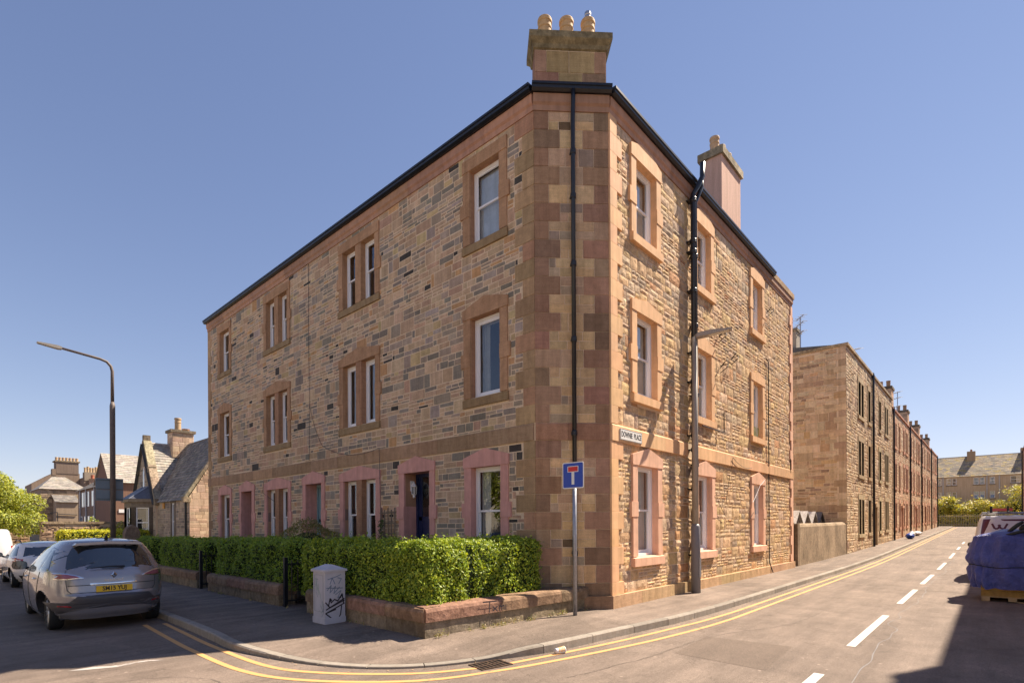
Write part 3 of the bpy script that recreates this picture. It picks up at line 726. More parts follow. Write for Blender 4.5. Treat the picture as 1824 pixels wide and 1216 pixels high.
# ---- chimneys
def pot(parent,x,y,z,h=.42,r=.125,col=(.55,.36,.18),flue=False,nm='chimney_pot'):
    m=MB(); m.lathe((x,y,z),[(r*1.02,0),(r*1.0,h*.3),(r*.98,h*.60),(r*1.06,h*.615),(r*1.08,h*.65),(r*1.06,h*.685),(r*.98,h*.70),(r*.98,h*.84),(r*1.07,h*.855),(r*1.11,h*.88),(r*1.11,h*.965),(r*1.06,h),(r*.80,h),(r*.76,h*.4)],30,col)
    o=m.build(nm,M['pot'],parent)
    if flue:
        f=MB(); f.lathe((x,y,z),[(.06,h*.5),(.06,h+.12),(.066,h+.13),(.066,h+.18),(.04,h+.18)],14); f.build('steel_flue',M['steel'],parent)
    return o
CH=MB(); DPT=.48
fbox(CH,FC,.03,LC-.03,10.0,10.93,-DPT,-.03,(.36,.27,.17)); ch=CH.build('chimney_stack',M['mortar'],T)
lay=[(10.03,10.16,0),(10.16,10.50,1),(10.50,10.92,2)]
for (a,b,k) in lay:
    wl=(.3,.46,.22)[k]
    for s in (0,1):
        mb=MB(); u0,u1=((.03,.03+wl) if s else (LC-.03-wl,LC-.03)); bevstone(mb,FC,u0+.004,u1-.004,a+.004,b-.004,-.015,pick(REDP,rb_),b=.004,d0=-.05)
        mb.build('stack_stone',M['ashlar'],ch)
    x=.03+wl
    while x<LC-.03-wl-.01:
        q=min(.5,LC-.03-wl-x); q=q if LC-.03-wl-x-q>.15 else LC-.03-wl-x
        mb=MB(); bevstone(mb,FC,x+.006,x+q-.006,a+.006,b-.006,-.02,pick([((.44,.33,.17),1)],rb_),b=.005,d0=-.05); mb.build('stack_stone',M['rub_a'],ch); x+=q
for s in (-1,1):   # side faces of the stack
    u=.03 if s<0 else LC-.03; mb=MB(); fbox(mb,FC,u-.008 if s<0 else u,u if s<0 else u+.008,10.0,10.93,-DPT,-.03,(.36,.20,.14)); mb.build('stack_side',M['ashlar'],ch)
mb=MB(); e=.10
prof=[(.0,10.93),(.035,10.95),(.05,11.02),(.10,11.08),(.115,11.10),(.115,11.22)]
rings=[]
for (d,z) in prof: rings.append([FC.P(-d+.03,z,-.03+d),FC.P(LC-.03+d,z,-.03+d),FC.P(LC-.03+d,z,-DPT-d),FC.P(-d+.03,z,-DPT-d)])
for r0,r1 in zip(rings,rings[1:]):
    for k in range(4): mb.poly([r0[k],r0[(k+1)%4],r1[(k+1)%4],r1[k]],(.32,.26,.15))
mb.poly(rings[-1],(.3,.25,.16)); mb.poly(rings[0][::-1],(.3,.25,.16)); mb.build('chimney_cope',M['cope'],ch)
for k,u in enumerate((1.19,.76,.33)):
    p=FC.P(u,11.22,-.26); pot(ch,p.x,p.y,p.z,h=.50,r=.13,flue=(k==2))
# pink rendered stack on the side street
mb=MB(); mb.box(7.85,9.42,.35,.98,9.9,12.62,(.62,.40,.31)); c2=mb.build('rendered_chimney_stack',M['harl'],T,label='tall pink rendered chimney stack')
mb=MB(); mb.box(7.78,9.49,.28,1.05,12.62,12.84,(.40,.33,.22)); mb.build('chimney_cope',M['cope'],c2)
for x in (8.12,8.62,9.12): pot(c2,x,.66,12.84,h=.52,r=.13,col=(.55,.37,.22))
# ---- pipes
def downpipe(F,u,d,z0,z1,r,coll,name,top=None,parent=T):
    m=MB(); pts=[F.P(u,z0,d),F.P(u,z1,d)]+(top or []); m.tube(pts,r,12); o=m.build(name,M['black'],parent,smooth=True)
    for z in coll:
        c=MB(); c.lathe(F.P(u,z,d),[(r,-.05),(r*1.3,-.045),(r*1.3,-.01),(r*1.15,0),(r*1.3,.01),(r*1.3,.05),(r,.055)],14); c.build('pipe_collar',M['black'],o,smooth=True)
        c=MB(); fbox(c,F,u-r*1.35,u+r*1.35,z-.015,z+.015,.0,d,(0,0,0)); c.build('pipe_bracket',M['black'],o)
    return o
downpipe(FC,.70,.085,.10,9.55,.042,(1.2,3.5,5.3,6.75,8.05,8.9),'downpipe',[FC.P(.70,9.85,.13),FC.P(.70,10.05,.14)])
cs=(1.0,2.6,3.55,3.9,5.2,5.9,7.4,8.35,8.6,9.6)
downpipe(F2,4.64,.15,.12,9.75,.062,cs,'soil_pipe',[F2.P(4.70,9.95,.26),F2.P(4.84,10.2,.30),F2.P(4.86,10.55,.30)])
downpipe(F2,4.80,.13,.16,9.6,.048,(1.3,3.2,4.9,6.6,8.3),'downpipe',[F2.P(4.88,9.85,.2),F2.P(5.0,10.05,.22),F2.P(5.0,10.42,.22)])
m=MB()
for pts,r in (([F2.P(10.55,7.14,.05),F2.P(10.78,7.08,.05),F2.P(10.78,.5,.05),F2.P(10.82,.3,.1),F2.P(10.9,.14,.13)],.016),([F2.P(6.66,4.78,.12),F2.P(6.66,4.22,.12),F2.P(6.2,4.22,.12),F2.P(5.2,4.22,.12)],.015),([F2.P(10.5,3.78,.06),F2.P(10.78,3.72,.08),F2.P(10.9,3.72,.06)],.014),([F2.P(10.45,1.0,.05),F2.P(10.5,1.22,.06),F2.P(10.8,1.22,.06)],.014),([F2.P(13.3,3.6,.06),F2.P(13.3,4.1,.06)],.014)): m.tube(pts,r,6)
m.build('service_pipe',M['black'],T)
m=MB()
def sag(a,b,s,n=10): 
    return [a+(b-a)*(k/n)+Vector((0,0,-s*4*(k/n)*(1-k/n))) for k in range(n+1)]
for pts in (sag(F2.P(7.2,3.1,.07),F2.P(6.9,2.3,.07),.0,3),sag(F2.P(7.4,3.62,.09),F2.P(9.0,3.45,.09),.12),sag(F2.P(7.4,3.62,.09),F2.P(7.3,3.3,.09),0,2),sag(F2.P(6.2,2.55,.07),F2.P(6.9,1.95,.07),.05),sag(F2.P(8.0,1.75,.07),F2.P(9.2,2.1,.07),.12),
            [F1.P(9.88,9.7,.03),F1.P(9.9,7.4,.03),F1.P(9.86,5.6,.03),F1.P(9.9,3.74,.03)],sag(F1.P(9.86,5.4,.03),F1.P(9.1,4.1,.03),.15),sag(F1.P(9.1,4.1,.03),F1.P(6.25,3.75,.03),.22),[F1.P(6.17,3.75,.06),F1.P(6.15,3.3,.06),F1.P(6.13,2.9,.07),F1.P(6.12,2.2,.06),F1.P(6.1,.4,.06)],
            [F2.P(6.35,9.3,.07),F2.P(6.3,8.7,.07)],[F1.P(13.05,3.35,.05),F1.P(13.07,2.9,.08),F1.P(12.6,2.6,-.1)]): m=MB(); m.tube(pts,.0065,5); m.build('wall_cable',M['black'],T)
m=MB()
for pts in (sag(F2.P(9.75,2.95,.09),F2.P(9.05,2.4,.09),.03),sag(F2.P(9.75,2.95,.09),F2.P(10.2,3.15,.09),.02)): m.tube(pts,.008,5)
m.build('white_cable',M['white'],T)
m=MB()
for (u,z) in ((6.55,6.85),(7.45,6.45),(6.65,6.05),(10.75,8.75)):
    m.tube([F2.P(u,z,.02),F2.P(u+.05,z+.02,.22),F2.P(u-.1,z-.1,.26),F2.P(u-.18,z-.25,.1)],.011,6); m.tube([F2.P(u,z-.06,.03),F2.P(u+.02,z+.1,.16)],.014,6)
m.build('wall_bracket',M['black'],T)
m=MB()
for k in range(5): m.tube([F2.P(9.55+k*.12,4.5,-.06),F2.P(9.5+k*.13,4.8,-.03)],.01,4,(.25,.32,.05))
pl_=m.build('window_plant_stems',M['curtain'],T)
# ================================================================ foliage
def leaf_mat(name,trans=.35,rough=.5):
    m=bpy.data.materials.new(name); m.use_nodes=True; t=m.node_tree; t.nodes.clear(); o=t.nodes.new('ShaderNodeOutputMaterial')
    at=N(t,'ShaderNodeAttribute',attribute_name='Col'); b=N(t,'ShaderNodeBsdfPrincipled'); b.inputs['Roughness'].default_value=rough; b.inputs['Specular IOR Level'].default_value=.45
    t.links.new(at.outputs['Color'],b.inputs['Base Color']); tr=N(t,'ShaderNodeBsdfTranslucent'); t.links.new(mul(t,at.outputs['Color'],(1.5,1.35,.5)),tr.inputs[0])
    mx=N(t,'ShaderNodeMixShader'); mx.inputs[0].default_value=trans; t.links.new(b.outputs[0],mx.inputs[1]); t.links.new(tr.outputs[0],mx.inputs[2]); t.links.new(mx.outputs[0],o.inputs[0]); return m
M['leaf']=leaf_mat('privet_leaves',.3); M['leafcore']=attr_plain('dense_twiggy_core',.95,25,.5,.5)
M['bark']=attr_plain('tree_bark',.9,14,.3,.5)
nr=np.random.RandomState(5)
def leaves_obj(name,P,Nn,size,pal,parent,kind=None,up=.35,asp=.5,mat=None,spread=.9):
    n=len(P); rv=nr.normal(size=(n,3)); nn=Nn+rv*spread; nn[:,2]+=up; nn/=np.linalg.norm(nn,axis=1)[:,None]
    a=np.cross(nn,nr.normal(size=(n,3))); a/=np.linalg.norm(a,axis=1)[:,None]; b=np.cross(nn,a)
    s=(size*nr.uniform(.6,1.25,n))[:,None]; a*=s; b*=s*asp
    V=np.empty((n,4,3)); V[:,0]=P-a; V[:,1]=P+b*1.0-nn*s*.15; V[:,2]=P+a; V[:,3]=P-b-nn*s*.15
    me=bpy.data.meshes.new(name); o0=np.array(ORG.get(parent.name,(0,0,0))) if parent else np.zeros(3)
    me.vertices.add(n*4); me.vertices.foreach_set('co',(V.reshape(-1,3)-o0).ravel())
    me.loops.add(n*4); me.loops.foreach_set('vertex_index',np.arange(n*4,dtype=np.int32)); me.polygons.add(n); me.polygons.foreach_set('loop_start',np.arange(0,n*4,4,dtype=np.int32)); 
    me.update(calc_edges=True)
    pal=np.array(pal); idx=nr.randint(0,len(pal),n); col=pal[idx]*nr.uniform(.75,1.25,(n,1)); c4=np.ones((n,4)); c4[:,:3]=col
    at=me.attributes.new('Col','FLOAT_COLOR','FACE'); at.data.foreach_set('color',c4.ravel())
    me.materials.append(mat or M['leaf']); o=bpy.data.objects.new(name,me); C.objects.link(o)
    if parent: o.parent=parent; ORG[o.name]=tuple(o0)
    if kind:o['kind']=kind
    return o
PRIV=[(.26,.35,.03),(.33,.42,.04),(.18,.27,.025),(.44,.51,.06),(.13,.21,.02)]
PRIV_SHADE=[(.24,.35,.045),(.30,.40,.05),(.18,.28,.03),(.21,.32,.04)]  # privet copy for the shaded hedges, colour lifted to lighten their shade
YEL=[(.58,.56,.04),(.66,.60,.05),(.46,.48,.04),(.34,.38,.03)]
def hedge(name,boxes,label,group,dens=1500,size=.026,pal=PRIV,lump=.09,seed=0,cat='hedge',RR=.24):
    """boxes: list of (x0,x1,y0,y1,z0,z1) rounded blocks"""
    b0=boxes[0]; T_=thing(name,label,cat,((b0[0]+b0[1])/2,(b0[2]+b0[3])/2,b0[4]),group)
    core=MB(); Ps=[];Ns=[]
    for bi,(x0,x1,y0,y1,z0,z1) in enumerate(boxes):
        rr=.16
        # sample surface
        faces=[((x0,y0,z0),(0,1,0),(0,0,1),y1-y0,z1-z0,(-1,0,0)),((x1,y0,z0),(0,1,0),(0,0,1),y1-y0,z1-z0,(1,0,0)),((x0,y0,z0),(1,0,0),(0,0,1),x1-x0,z1-z0,(0,-1,0)),((x0,y1,z0),(1,0,0),(0,0,1),x1-x0,z1-z0,(0,1,0)),((x0,y0,z1),(1,0,0),(0,1,0),x1-x0,y1-y0,(0,0,1))]
        for (o,u,v,lu,lv,nn) in faces:
            d=dens*(.45 if nn==(1,0,0) else 1); n=int(lu*lv*d); 
            if n<4: continue
            a=nr.uniform(0,lu,n);c=nr.uniform(0,lv,n); P=np.array(o)+a[:,None]*np.array(u)+c[:,None]*np.array(v)
            Ps.append(P); Ns.append(np.tile(np.array(nn,float),(n,1)))
        c=(x0+x1)/2,(y0+y1)/2
        i=.09; nx=max(2,int((x1-x0)/.12));ny=max(2,int((y1-y0)/.12)); nz=8
        def cp_(px,py,pz):
            k=noise.noise(Vector((px*2.6,py*2.6,pz*2.6+seed)))*lump; 
            cx=min(max(px,x0+RR),x1-RR);cy=min(max(py,y0+RR),y1-RR);cz=min(pz,z1-RR)
            d=Vector((px-cx,py-cy,pz-cz)); L=max(d.length,1e-5); lim=RR-i+k*.8
            return Vector((cx,cy,cz))+d*(min(L,lim)/L if L>1e-4 else 1)
        def sheet(o,u,v,lu,lv,na,nb):
            base=len(core.v)
            for q in range(nb+1):
                for p in range(na+1):
                    w_=Vector(o)+Vector(u)*lu*p/na+Vector(v)*lv*q/nb; core.v.append(tuple(cp_(*w_)))
            for q in range(nb):
                for p in range(na):
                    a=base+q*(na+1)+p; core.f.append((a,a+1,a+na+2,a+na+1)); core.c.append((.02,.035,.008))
        sheet((x0,y0,z0),(0,1,0),(0,0,1),y1-y0,z1-z0,ny,nz);sheet((x1,y0,z0),(0,1,0),(0,0,1),y1-y0,z1-z0,ny,nz)
        sheet((x0,y0,z0),(1,0,0),(0,0,1),x1-x0,z1-z0,nx,nz);sheet((x0,y1,z0),(1,0,0),(0,0,1),x1-x0,z1-z0,nx,nz);sheet((x0,y0,z1),(1,0,0),(0,1,0),x1-x0,y1-y0,nx,ny)
    P=np.concatenate(Ps);Nn=np.concatenate(Ns)
    # keep only points not inside another block; round edges; lumps
    keep=np.ones(len(P),bool)
    for (x0,x1,y0,y1,z0,z1) in boxes:
        ins=(P[:,0]>x0+.02)&(P[:,0]<x1-.02)&(P[:,1]>y0+.02)&(P[:,1]<y1-.02)&(P[:,2]<z1-.02); keep&=~ins
    P=P[keep];Nn=Nn[keep]
    out=[];on=[]
    for p,nv in zip(P,Nn):
        best=None
        for (x0,x1,y0,y1,z0,z1) in boxes:
            if x0-.01<=p[0]<=x1+.01 and y0-.01<=p[1]<=y1+.01 and p[2]<=z1+.01:
                cx=min(max(p[0],x0+RR),x1-RR);cy=min(max(p[1],y0+RR),y1-RR);cz=min(p[2],z1-RR)
                d=Vector((p[0]-cx,p[1]-cy,p[2]-cz)); L=d.length
                if L<1e-5: continue
                k=noise.noise(Vector((p[0]*2.6,p[1]*2.6,p[2]*2.6+seed)))*lump+noise.noise(Vector((p[0]*8,p[1]*8,p[2]*8)))*.035
                lim=RR+k-abs(nr.normal())*.04+(nr.rand()<.05)*nr.rand()*.11
                q=Vector((cx,cy,cz))+d/L*(lim if L>RR-.001 else L+k); best=(q,d/L); break
        if best: out.append(best[0]);on.append(best[1])
    leaves_obj('leaves',np.array(out),np.array(on),size,pal,T_,kind='stuff')
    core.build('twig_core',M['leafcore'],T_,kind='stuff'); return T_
HG='privet hedges along the front gardens'
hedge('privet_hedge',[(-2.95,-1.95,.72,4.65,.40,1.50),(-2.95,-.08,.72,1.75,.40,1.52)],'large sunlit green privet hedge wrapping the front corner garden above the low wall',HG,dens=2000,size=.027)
hedge('privet_hedge',[(-2.93,-2.0,5.25,9.4,.40,1.47)],'shaded green privet hedge between the two black garden gates',HG,dens=1300,size=.027,pal=PRIV_SHADE,seed=5)
hedge('privet_hedge',[(-2.93,-2.0,10.2,14.1,.40,1.42)],'shaded clipped privet hedge beyond the farther black gate',HG,dens=900,size=.028,pal=PRIV_SHADE,seed=9)
hedge('privet_hedge',[(-2.93,-2.0,15.1,20.5,.3,1.40)],'darkest low hedge farthest along, next to the stone gate pillar',HG,dens=500,size=.035,pal=PRIV_SHADE,seed=12)
# rounded shrub in the garden
def shrub(name,c,r,label,pal,n,size,cat='shrub',group=None):
    T_=thing(name,label,cat,(c[0],c[1],c[2]),group)
    d=nr.normal(size=(n,3)); d[:,2]=np.abs(d[:,2])*.9; d/=np.linalg.norm(d,axis=1)[:,None]
    k=np.array([noise.noise(Vector(q*2.2))*.12+noise.noise(Vector(q*6))*.05 for q in d])+1-np.abs(nr.normal(size=n))*.05
    P=np.array(c)+d*np.array(r)*k[:,None]
    leaves_obj('leaves',P,d,size,pal,T_,kind='stuff'); m=MB()
    prof=[]; 
    m.lathe(c,[(r[0]*.76*math.cos(a),r[2]*.78*math.sin(a)) for a in [R(x) for x in (0,20,40,60,80,89)]],16,(.02,.03,.01)); m.v=[(c[0]+(x-c[0]),c[1]+(y-c[1])*r[1]/r[0],z) for x,y,z in m.v]
    m.build('twig_core',M['leafcore'],T_,kind='stuff'); return T_
shrub('round_shrub',(-1.0,8.1,.5),(.95,1.45,1.40),'rounded brownish green clipped bush in front of the pale blue door',[(.20,.22,.055),(.26,.23,.075),(.15,.17,.045),(.29,.22,.09)],14000,.024)
# ================================================================ garden walls
WCOL=[((.34,.225,.145),3),((.38,.22,.16),2),((.30,.21,.14),2)]
BCOL=[((.30,.235,.16),3),((.34,.27,.19),2),((.25,.21,.15),1)]
M['wallstone']=stone_mat('weathered_wall_stone',bs=.8,fine=30,mott=(.62,1.2),stain=(.7,1.12))
def coping_run(T_,pts,w=.34,z0=.34,z1=.56,lens=(1.0,1.5),seed=1):
    """pts: outer line polyline; wall thickness w to the left of travel"""
    r=random.Random(seed); P=[Vector((*p,0)) for p in pts]
    sec=[]
    for s in range(len(P)-1):
        a,b=P[s],P[s+1]; L=(b-a).length; t=(b-a).normalized(); nrm=Vector((-t.y,t.x,0)); x=0
        while x<L-.02:
            l=min(r.uniform(*lens),L-x); 
            if L-x-l<.4: l=L-x
            p0=a+t*(x+.004);p1=a+t*(x+l-.004)
            for (nm,za,zb,pal,ov,prof) in (('coping_stone',z0,z1,WCOL,.03,1),('base_stone',.06,z0-.004,BCOL,0,0)):
                m=MB(); col=pick(pal,r)
                if prof: pr=[(-ov,za),(-ov,zb-.07),(-ov+.02,zb-.025),(.05,zb),(w-.05,zb),(w+ov,zb-.05),(w+ov,za)]
                else: pr=[(0,za),(0,zb),(w,zb),(w,za)]
                n=max(2,int(l/.16)); base=0
                for k in range(n+1):
                    q=p0+(p1-p0)*k/n
                    for (d,z) in pr:
                        j=noise.noise(Vector((q.x*3,q.y*3,z*5)))*.014; m.v.append(tuple(q+nrm*(d+j)+Vector((0,0,z+(j*.8 if z>za+.01 else 0)))))
                np_=len(pr)
                for k in range(n):
                    for e in range(np_):
                        i=k*np_+e; i2=k*np_+(e+1)%np_; m.f.append((i,i2,i2+np_,i+np_)); m.c.append(col)
                m.f.append(tuple(range(np_))); m.f.append(tuple(n*np_+e for e in range(np_))[::-1]); m.c+=[col,col]
                m.build(nm,M['wallstone'],T_)
            x+=l
GW='low stone garden walls'
g=thing('garden_wall','low sunlit red stone wall wrapping the corner garden, black lettering scrawled on its coping','wall',(-2.9,.8,.12),GW)
# travel direction chosen so the thickness lies to the left
coping_run(g,[(-3.06,4.12),(-3.06,.60),(.74,.30)],seed=2)
def scrawl(strokes,F,d,w,mat,name,parent,col=(.03,.03,.04)):
    m=MB()
    for st in strokes:
        for a,b in zip(st,st[1:]):
            A=Vector((a[0],a[1]));B=Vector((b[0],b[1])); t=(B-A); 
            if t.length<1e-5: continue
            t.normalize(); n_=Vector((-t.y,t.x))*w/2; A=A-t*w*.35;B=B+t*w*.35
            m.poly([F.P(p.x,p.y,d) for p in (A-n_,B-n_,B+n_,A+n_)],col)
    return m.build(name,mat,parent)
M['ink']=plain('graffiti_ink',(.035,.03,.04),.5); M['ink2']=plain('faded_marker_ink',(.22,.27,.36),.6); M['ink3']=plain('green_marker_ink',(.25,.38,.36),.6)
tt=Vector((3.8,-.30,0)).normalized(); FW=Fr((-3.06,.60,0),tt,(tt.y,-tt.x,0))
scrawl([[(1.06,.535),(1.34,.525)],[(1.20,.53),(1.19,.36)],[(1.27,.44),(1.36,.37)],[(1.36,.44),(1.27,.38)],[(1.41,.37),(1.41,.44),(1.46,.43),(1.46,.37)],[(1.46,.43),(1.51,.44),(1.51,.37)],[(1.55,.37),(1.55,.44)]],FW,.058,.021,M['ink'],'wall_lettering',g)
g=thing('garden_wall','low brown stone wall under the hedge between the two black gates','wall',(-2.9,7.2,.12),GW); coping_run(g,[(-3.04,9.35),(-3.04,5.32)],seed=5)
g=thing('garden_wall','low stone wall partly hidden by the rear corner of the grey car','wall',(-2.9,12,.12),GW); coping_run(g,[(-3.04,14.4),(-3.04,10.15)],seed=7)
g=thing('garden_wall','farthest low garden wall under the dark hedge by the gate pillar','wall',(-2.9,18,.12),GW); coping_run(g,[(-3.04,21),(-3.04,15.2)],seed=8)
# gates
def gate(y,x0,x1,label):
    g=thing('iron_gate',label,'gate',(x0,y,.12),'black iron garden gates')
    for x in (x0,x1):
        m=MB(); e_=.034 if x==x0 else .022; m.box(x-e_,x+e_,y-e_,y+e_,.12,1.12); m.build('gate_post' if x==x0 else 'gate_stile',M['black'],g)
    for z in (.24,.98):
        m=MB(); m.box(x0+.022,x1-.022,y-.014,y+.014,z-.015,z+.015); m.build('gate_rail',M['black'],g)
    n=7
    for k in range(1,n):
        x=x0+(x1-x0)*k/n; m=MB(); m.tube([(x,y,.16),(x,y,1.06)],.009,6); m.build('gate_bar',M['black'],g)
gate(5.12,-3.0,-2.1,'open black iron garden gate behind the grey cabinet'); gate(9.98,-3.0,-2.1,'open black iron garden gate farther along, beyond the shaded hedge')
p_=thing('gate_pillar','brown stone gate pillar with rounded top behind the grey car','pillar',(-2.9,17.3,.12)); m=MB()
pts=[(-.22,.0),(.22,.0),(.22,1.42),(.16,1.6),(.0,1.72),(-.16,1.6),(-.22,1.42)]; FP=Fr((-2.95,17.1,.12),(1,0,0),(0,-1,0)); fprism(m,FP,pts,-.2,.2,(.26,.19,.14)); m.build('pillar_stone',M['wallstone'],p_)
# trellis with climber
t_=thing('trellis','weathered wooden trellis with a climbing plant beside the pink doorway','trellis',(-.03,5.8,.12))
for k in range(5):
    m=MB(); y=5.50+k*.145; fbox(m,F1,y,y+.028,.3,2.2-.05*(k%2),.045,.06,(.20,.16,.12)); m.build('trellis_slat',M['wood'],t_)
for k in range(7):
    m=MB(); z=.5+k*.26; fbox(m,F1,5.46,6.14,z,z+.028,.06,.072,(.20,.16,.12)); m.build('trellis_slat',M['wood'],t_)
P=[];
for k in range(420):
    z=nr.uniform(.3,1.9); P.append((-.1-nr.rand()*.08,5.95+nr.normal()*.10*(1.3-.4*z)+.05*math.sin(z*5),z))
leaves_obj('climber_leaves',np.array(P),np.tile([-1.,0,0],(len(P),1)),.03,[(.06,.10,.02),(.09,.12,.03)],t_,kind='stuff')
# wall lantern
l_=thing('wall_lantern','white wall lantern inside the pink door recess','lantern',(.2,5.165,2.45))
m=MB(); x,y=.2,5.07; m.lathe((x,y,2.43),[(.02,0),(.035,.03),(.03,.06),(.055,.075),(.06,.09)],6); m.lathe((x,y,2.43),[(.075,.27),(.078,.285),(.05,.33),(.02,.36),(.012,.40),(0,.41)],6)
m.build('lantern_cap',M['upvc'],l_)
m=MB()
for k in range(6):
    a=math.pi*2*k/6; m.tube([(x+.058*math.cos(a),y+.058*math.sin(a),2.52),(x+.074*math.cos(a),y+.074*math.sin(a),2.70)],.006,5)
m.build('lantern_frame',M['upvc'],l_); m=MB(); m.lathe((x,y,2.52),[(.05,0),(.066,.18)],6); m.build('lantern_glass',M['glass'],l_)
m=MB(); m.tube([(x,y,2.8),(x,5.165,2.74)],.012,6); m.box(x-.04,x+.04,5.145,5.168,2.6,2.85); m.build('lantern_arm',M['upvc'],l_)
# ================================================================ text helper
def text_mesh(name,s,size,mat,parent,F,u,z,d,sx=1.0,bold=0.0,align='CENTER',ext=.0006):
    cu=bpy.data.curves.new('lettering_curve','FONT'); cu.body=s; cu.size=size; cu.align_x=align; cu.align_y='CENTER'; cu.offset=bold; cu.extrude=ext; cu.resolution_u=3
    o=bpy.data.objects.new('lettering_tmp',cu); C.objects.link(o); dg_=bpy.context.evaluated_depsgraph_get(); me=bpy.data.meshes.new_from_object(o.evaluated_get(dg_)); bpy.data.objects.remove(o); bpy.data.curves.remove(cu)
    o0=Vector(ORG.get(parent.name,(0,0,0)))
    for v in me.vertices: v.co=F.P(u+v.co.x*sx,z+v.co.y,d+v.co.z)-o0
    me.materials.clear(); me.materials.append(mat); ob=bpy.data.objects.new(name,me); C.objects.link(ob); ob.parent=parent; ORG[ob.name]=tuple(o0); return ob
M['signwhite']=plain('sign_white',(.78,.77,.74),.4,noise_s=12,amt=.06); M['signblack']=plain('sign_black_lettering',(.02,.02,.02),.5)
s_=thing('street_name_sign','white street name plate reading DOWNIE PLACE on the painted string course','sign',(1.75,-.07,3.42))
m=MB(); fbox(m,F2,1.30,2.17,3.425,3.65,.062,.078); m.build('sign_plate',M['signwhite'],s_)
for (a,b,c,d) in ((1.305,2.165,3.43,3.438),(1.305,2.165,3.637,3.645),(1.305,1.313,3.438,3.637),(2.157,2.165,3.438,3.637)):
    m=MB(); fbox(m,F2,a,b,c,d,.078,.0795); m.build('plate_border',M['signblack'],s_)
text_mesh('lettering','DOWNIE  PLACE',.155,M['signblack'],s_,F2,1.735,3.538,.0795,sx=.68,bold=.002)
# ---- dead end sign
M['blue']=plain('sign_blue',(.008,.055,.42),.35); M['red']=plain('sign_red',(.62,.015,.02),.35)
d_=thing('road_sign','blue no through road sign with white stem and red bar on a grey post','sign',(-.06,.07,.12))
m=MB(); m.tube([(-.06,.07,.10),(-.06,.07,2.86)],.038,16); m.build('sign_post',M['galv'],d_,smooth=True)
FS=Fr((-.112,.065,0),(0,-1,0),(-1,0,0))
def rrect(w,h,r,n=5):
    o=[]
    for cx,cy,a0 in ((w-r,h-r,0),(-w+r,h-r,90),(-w+r,-h+r,180),(w-r,-h+r,270)):
        for k in range(n+1): a=R(a0+90*k/n); o.append((cx+r*math.cos(a),cy+r*math.sin(a)))
    return o
for (w_,h_,r_,d0,d1,mt,nm,cz) in ((.232,.235,.03,-.004,.0,'signwhite','sign_border',2.635),(.215,.218,.022,.0002,.0012,'blue','sign_face',2.635)):
    m=MB(); fprism(m,FS,[(a,b+cz) for a,b in rrect(w_,h_,r_)],d0,d1); m.build(nm,M[mt],d_)
m=MB(); fbox(m,FS,-.03,.03,2.47,2.695,.0013,.002); m.build('sign_stem',M['signwhite'],d_)
m=MB(); fbox(m,FS,-.118,.118,2.692,2.80,.0014,.0022); m.build('bar_border',M['signwhite'],d_); m=MB(); fbox(m,FS,-.105,.105,2.703,2.789,.0023,.003); m.build('red_bar',M['red'],d_)
m=MB(); fbox(m,FS,-.2,.2,2.5,2.53,-.02,-.004); fbox(m,FS,-.2,.2,2.73,2.76,-.02,-.004); m.build('mounting_channel',M['galv'],d_)
# ================================================================ cabinet
M['cab']=plain('grey_cabinet_paint',(.50,.49,.54),.5,noise_s=7,amt=.07)
c_=thing('utility_cabinet','grey roadside utility cabinet with black graffiti in front of the hedge','cabinet',(-3.29,2.88,.12))
x0,x1,y0,y1=-3.48,-3.09,2.68,3.09
m=MB(); m.box(x0+.01,x1-.01,y0+.01,y1-.01,.10,1.0); body=m.build('cabinet_body',M['cab'],c_)
m=MB(); m.box(x0,x1,y0,y1,.12,.22); m.build('cabinet_base',M['cab'],c_)
m=MB(); e=.018
m.hexa([(x0-e,y0-e,.985),(x1+e,y0-e,.985),(x1+e,y1+e,.985),(x0-e,y1+e,.985),(x0-e,y0-e,1.02),(x1+e,y0-e,1.02),(x1+e,y1+e,1.02),(x0-e,y1+e,1.02)])
cx,cy=(x0+x1)/2,(y0+y1)/2
B4=[(x0-e,y0-e,1.02),(x1+e,y0-e,1.02),(x1+e,y1+e,1.02),(x0-e,y1+e,1.02)]; T4=[(cx,y0+.08,1.10),(cx,y1-.08,1.10)]
m.poly([B4[0],B4[1],T4[0]]);m.poly([B4[1],B4[2],T4[1],T4[0]]);m.poly([B4[2],B4[3],T4[1]]);m.poly([B4[3],B4[0],T4[0],T4[1]])
m.build('cabinet_lid',M['cab'],c_)
FX=Fr((x0+.01,y1,0),(0,-1,0),(-1,0,0)); FY=Fr((x0,y0+.01,0),(1,0,0),(0,-1,0))
m=MB(); 
for (a,b,c,d) in ((.06,.062,.32,.93),(.34,.342,.32,.93),(.06,.342,.93,.932),(.06,.342,.32,.322)): fbox(m,FX,a,b,c,d,.0,.004,(.1,.1,.1))
m.build('door_outline',plain('cabinet_seam',(.14,.14,.16),.7),c_)
scrawl([[(.06,.86),(.22,.90),(.30,.93)],[(.10,.78),(.14,.88),(.19,.78)],[(.24,.88),(.31,.86),(.26,.78)],[(.05,.68),(.12,.76),(.10,.64),(.20,.74),(.17,.62),(.27,.72)],[(.04,.72),(.33,.70)],[(.20,.60),(.30,.66),(.24,.54),(.34,.58)]],FY,.0025,.015,M['ink2'],'faded_graffiti',c_)
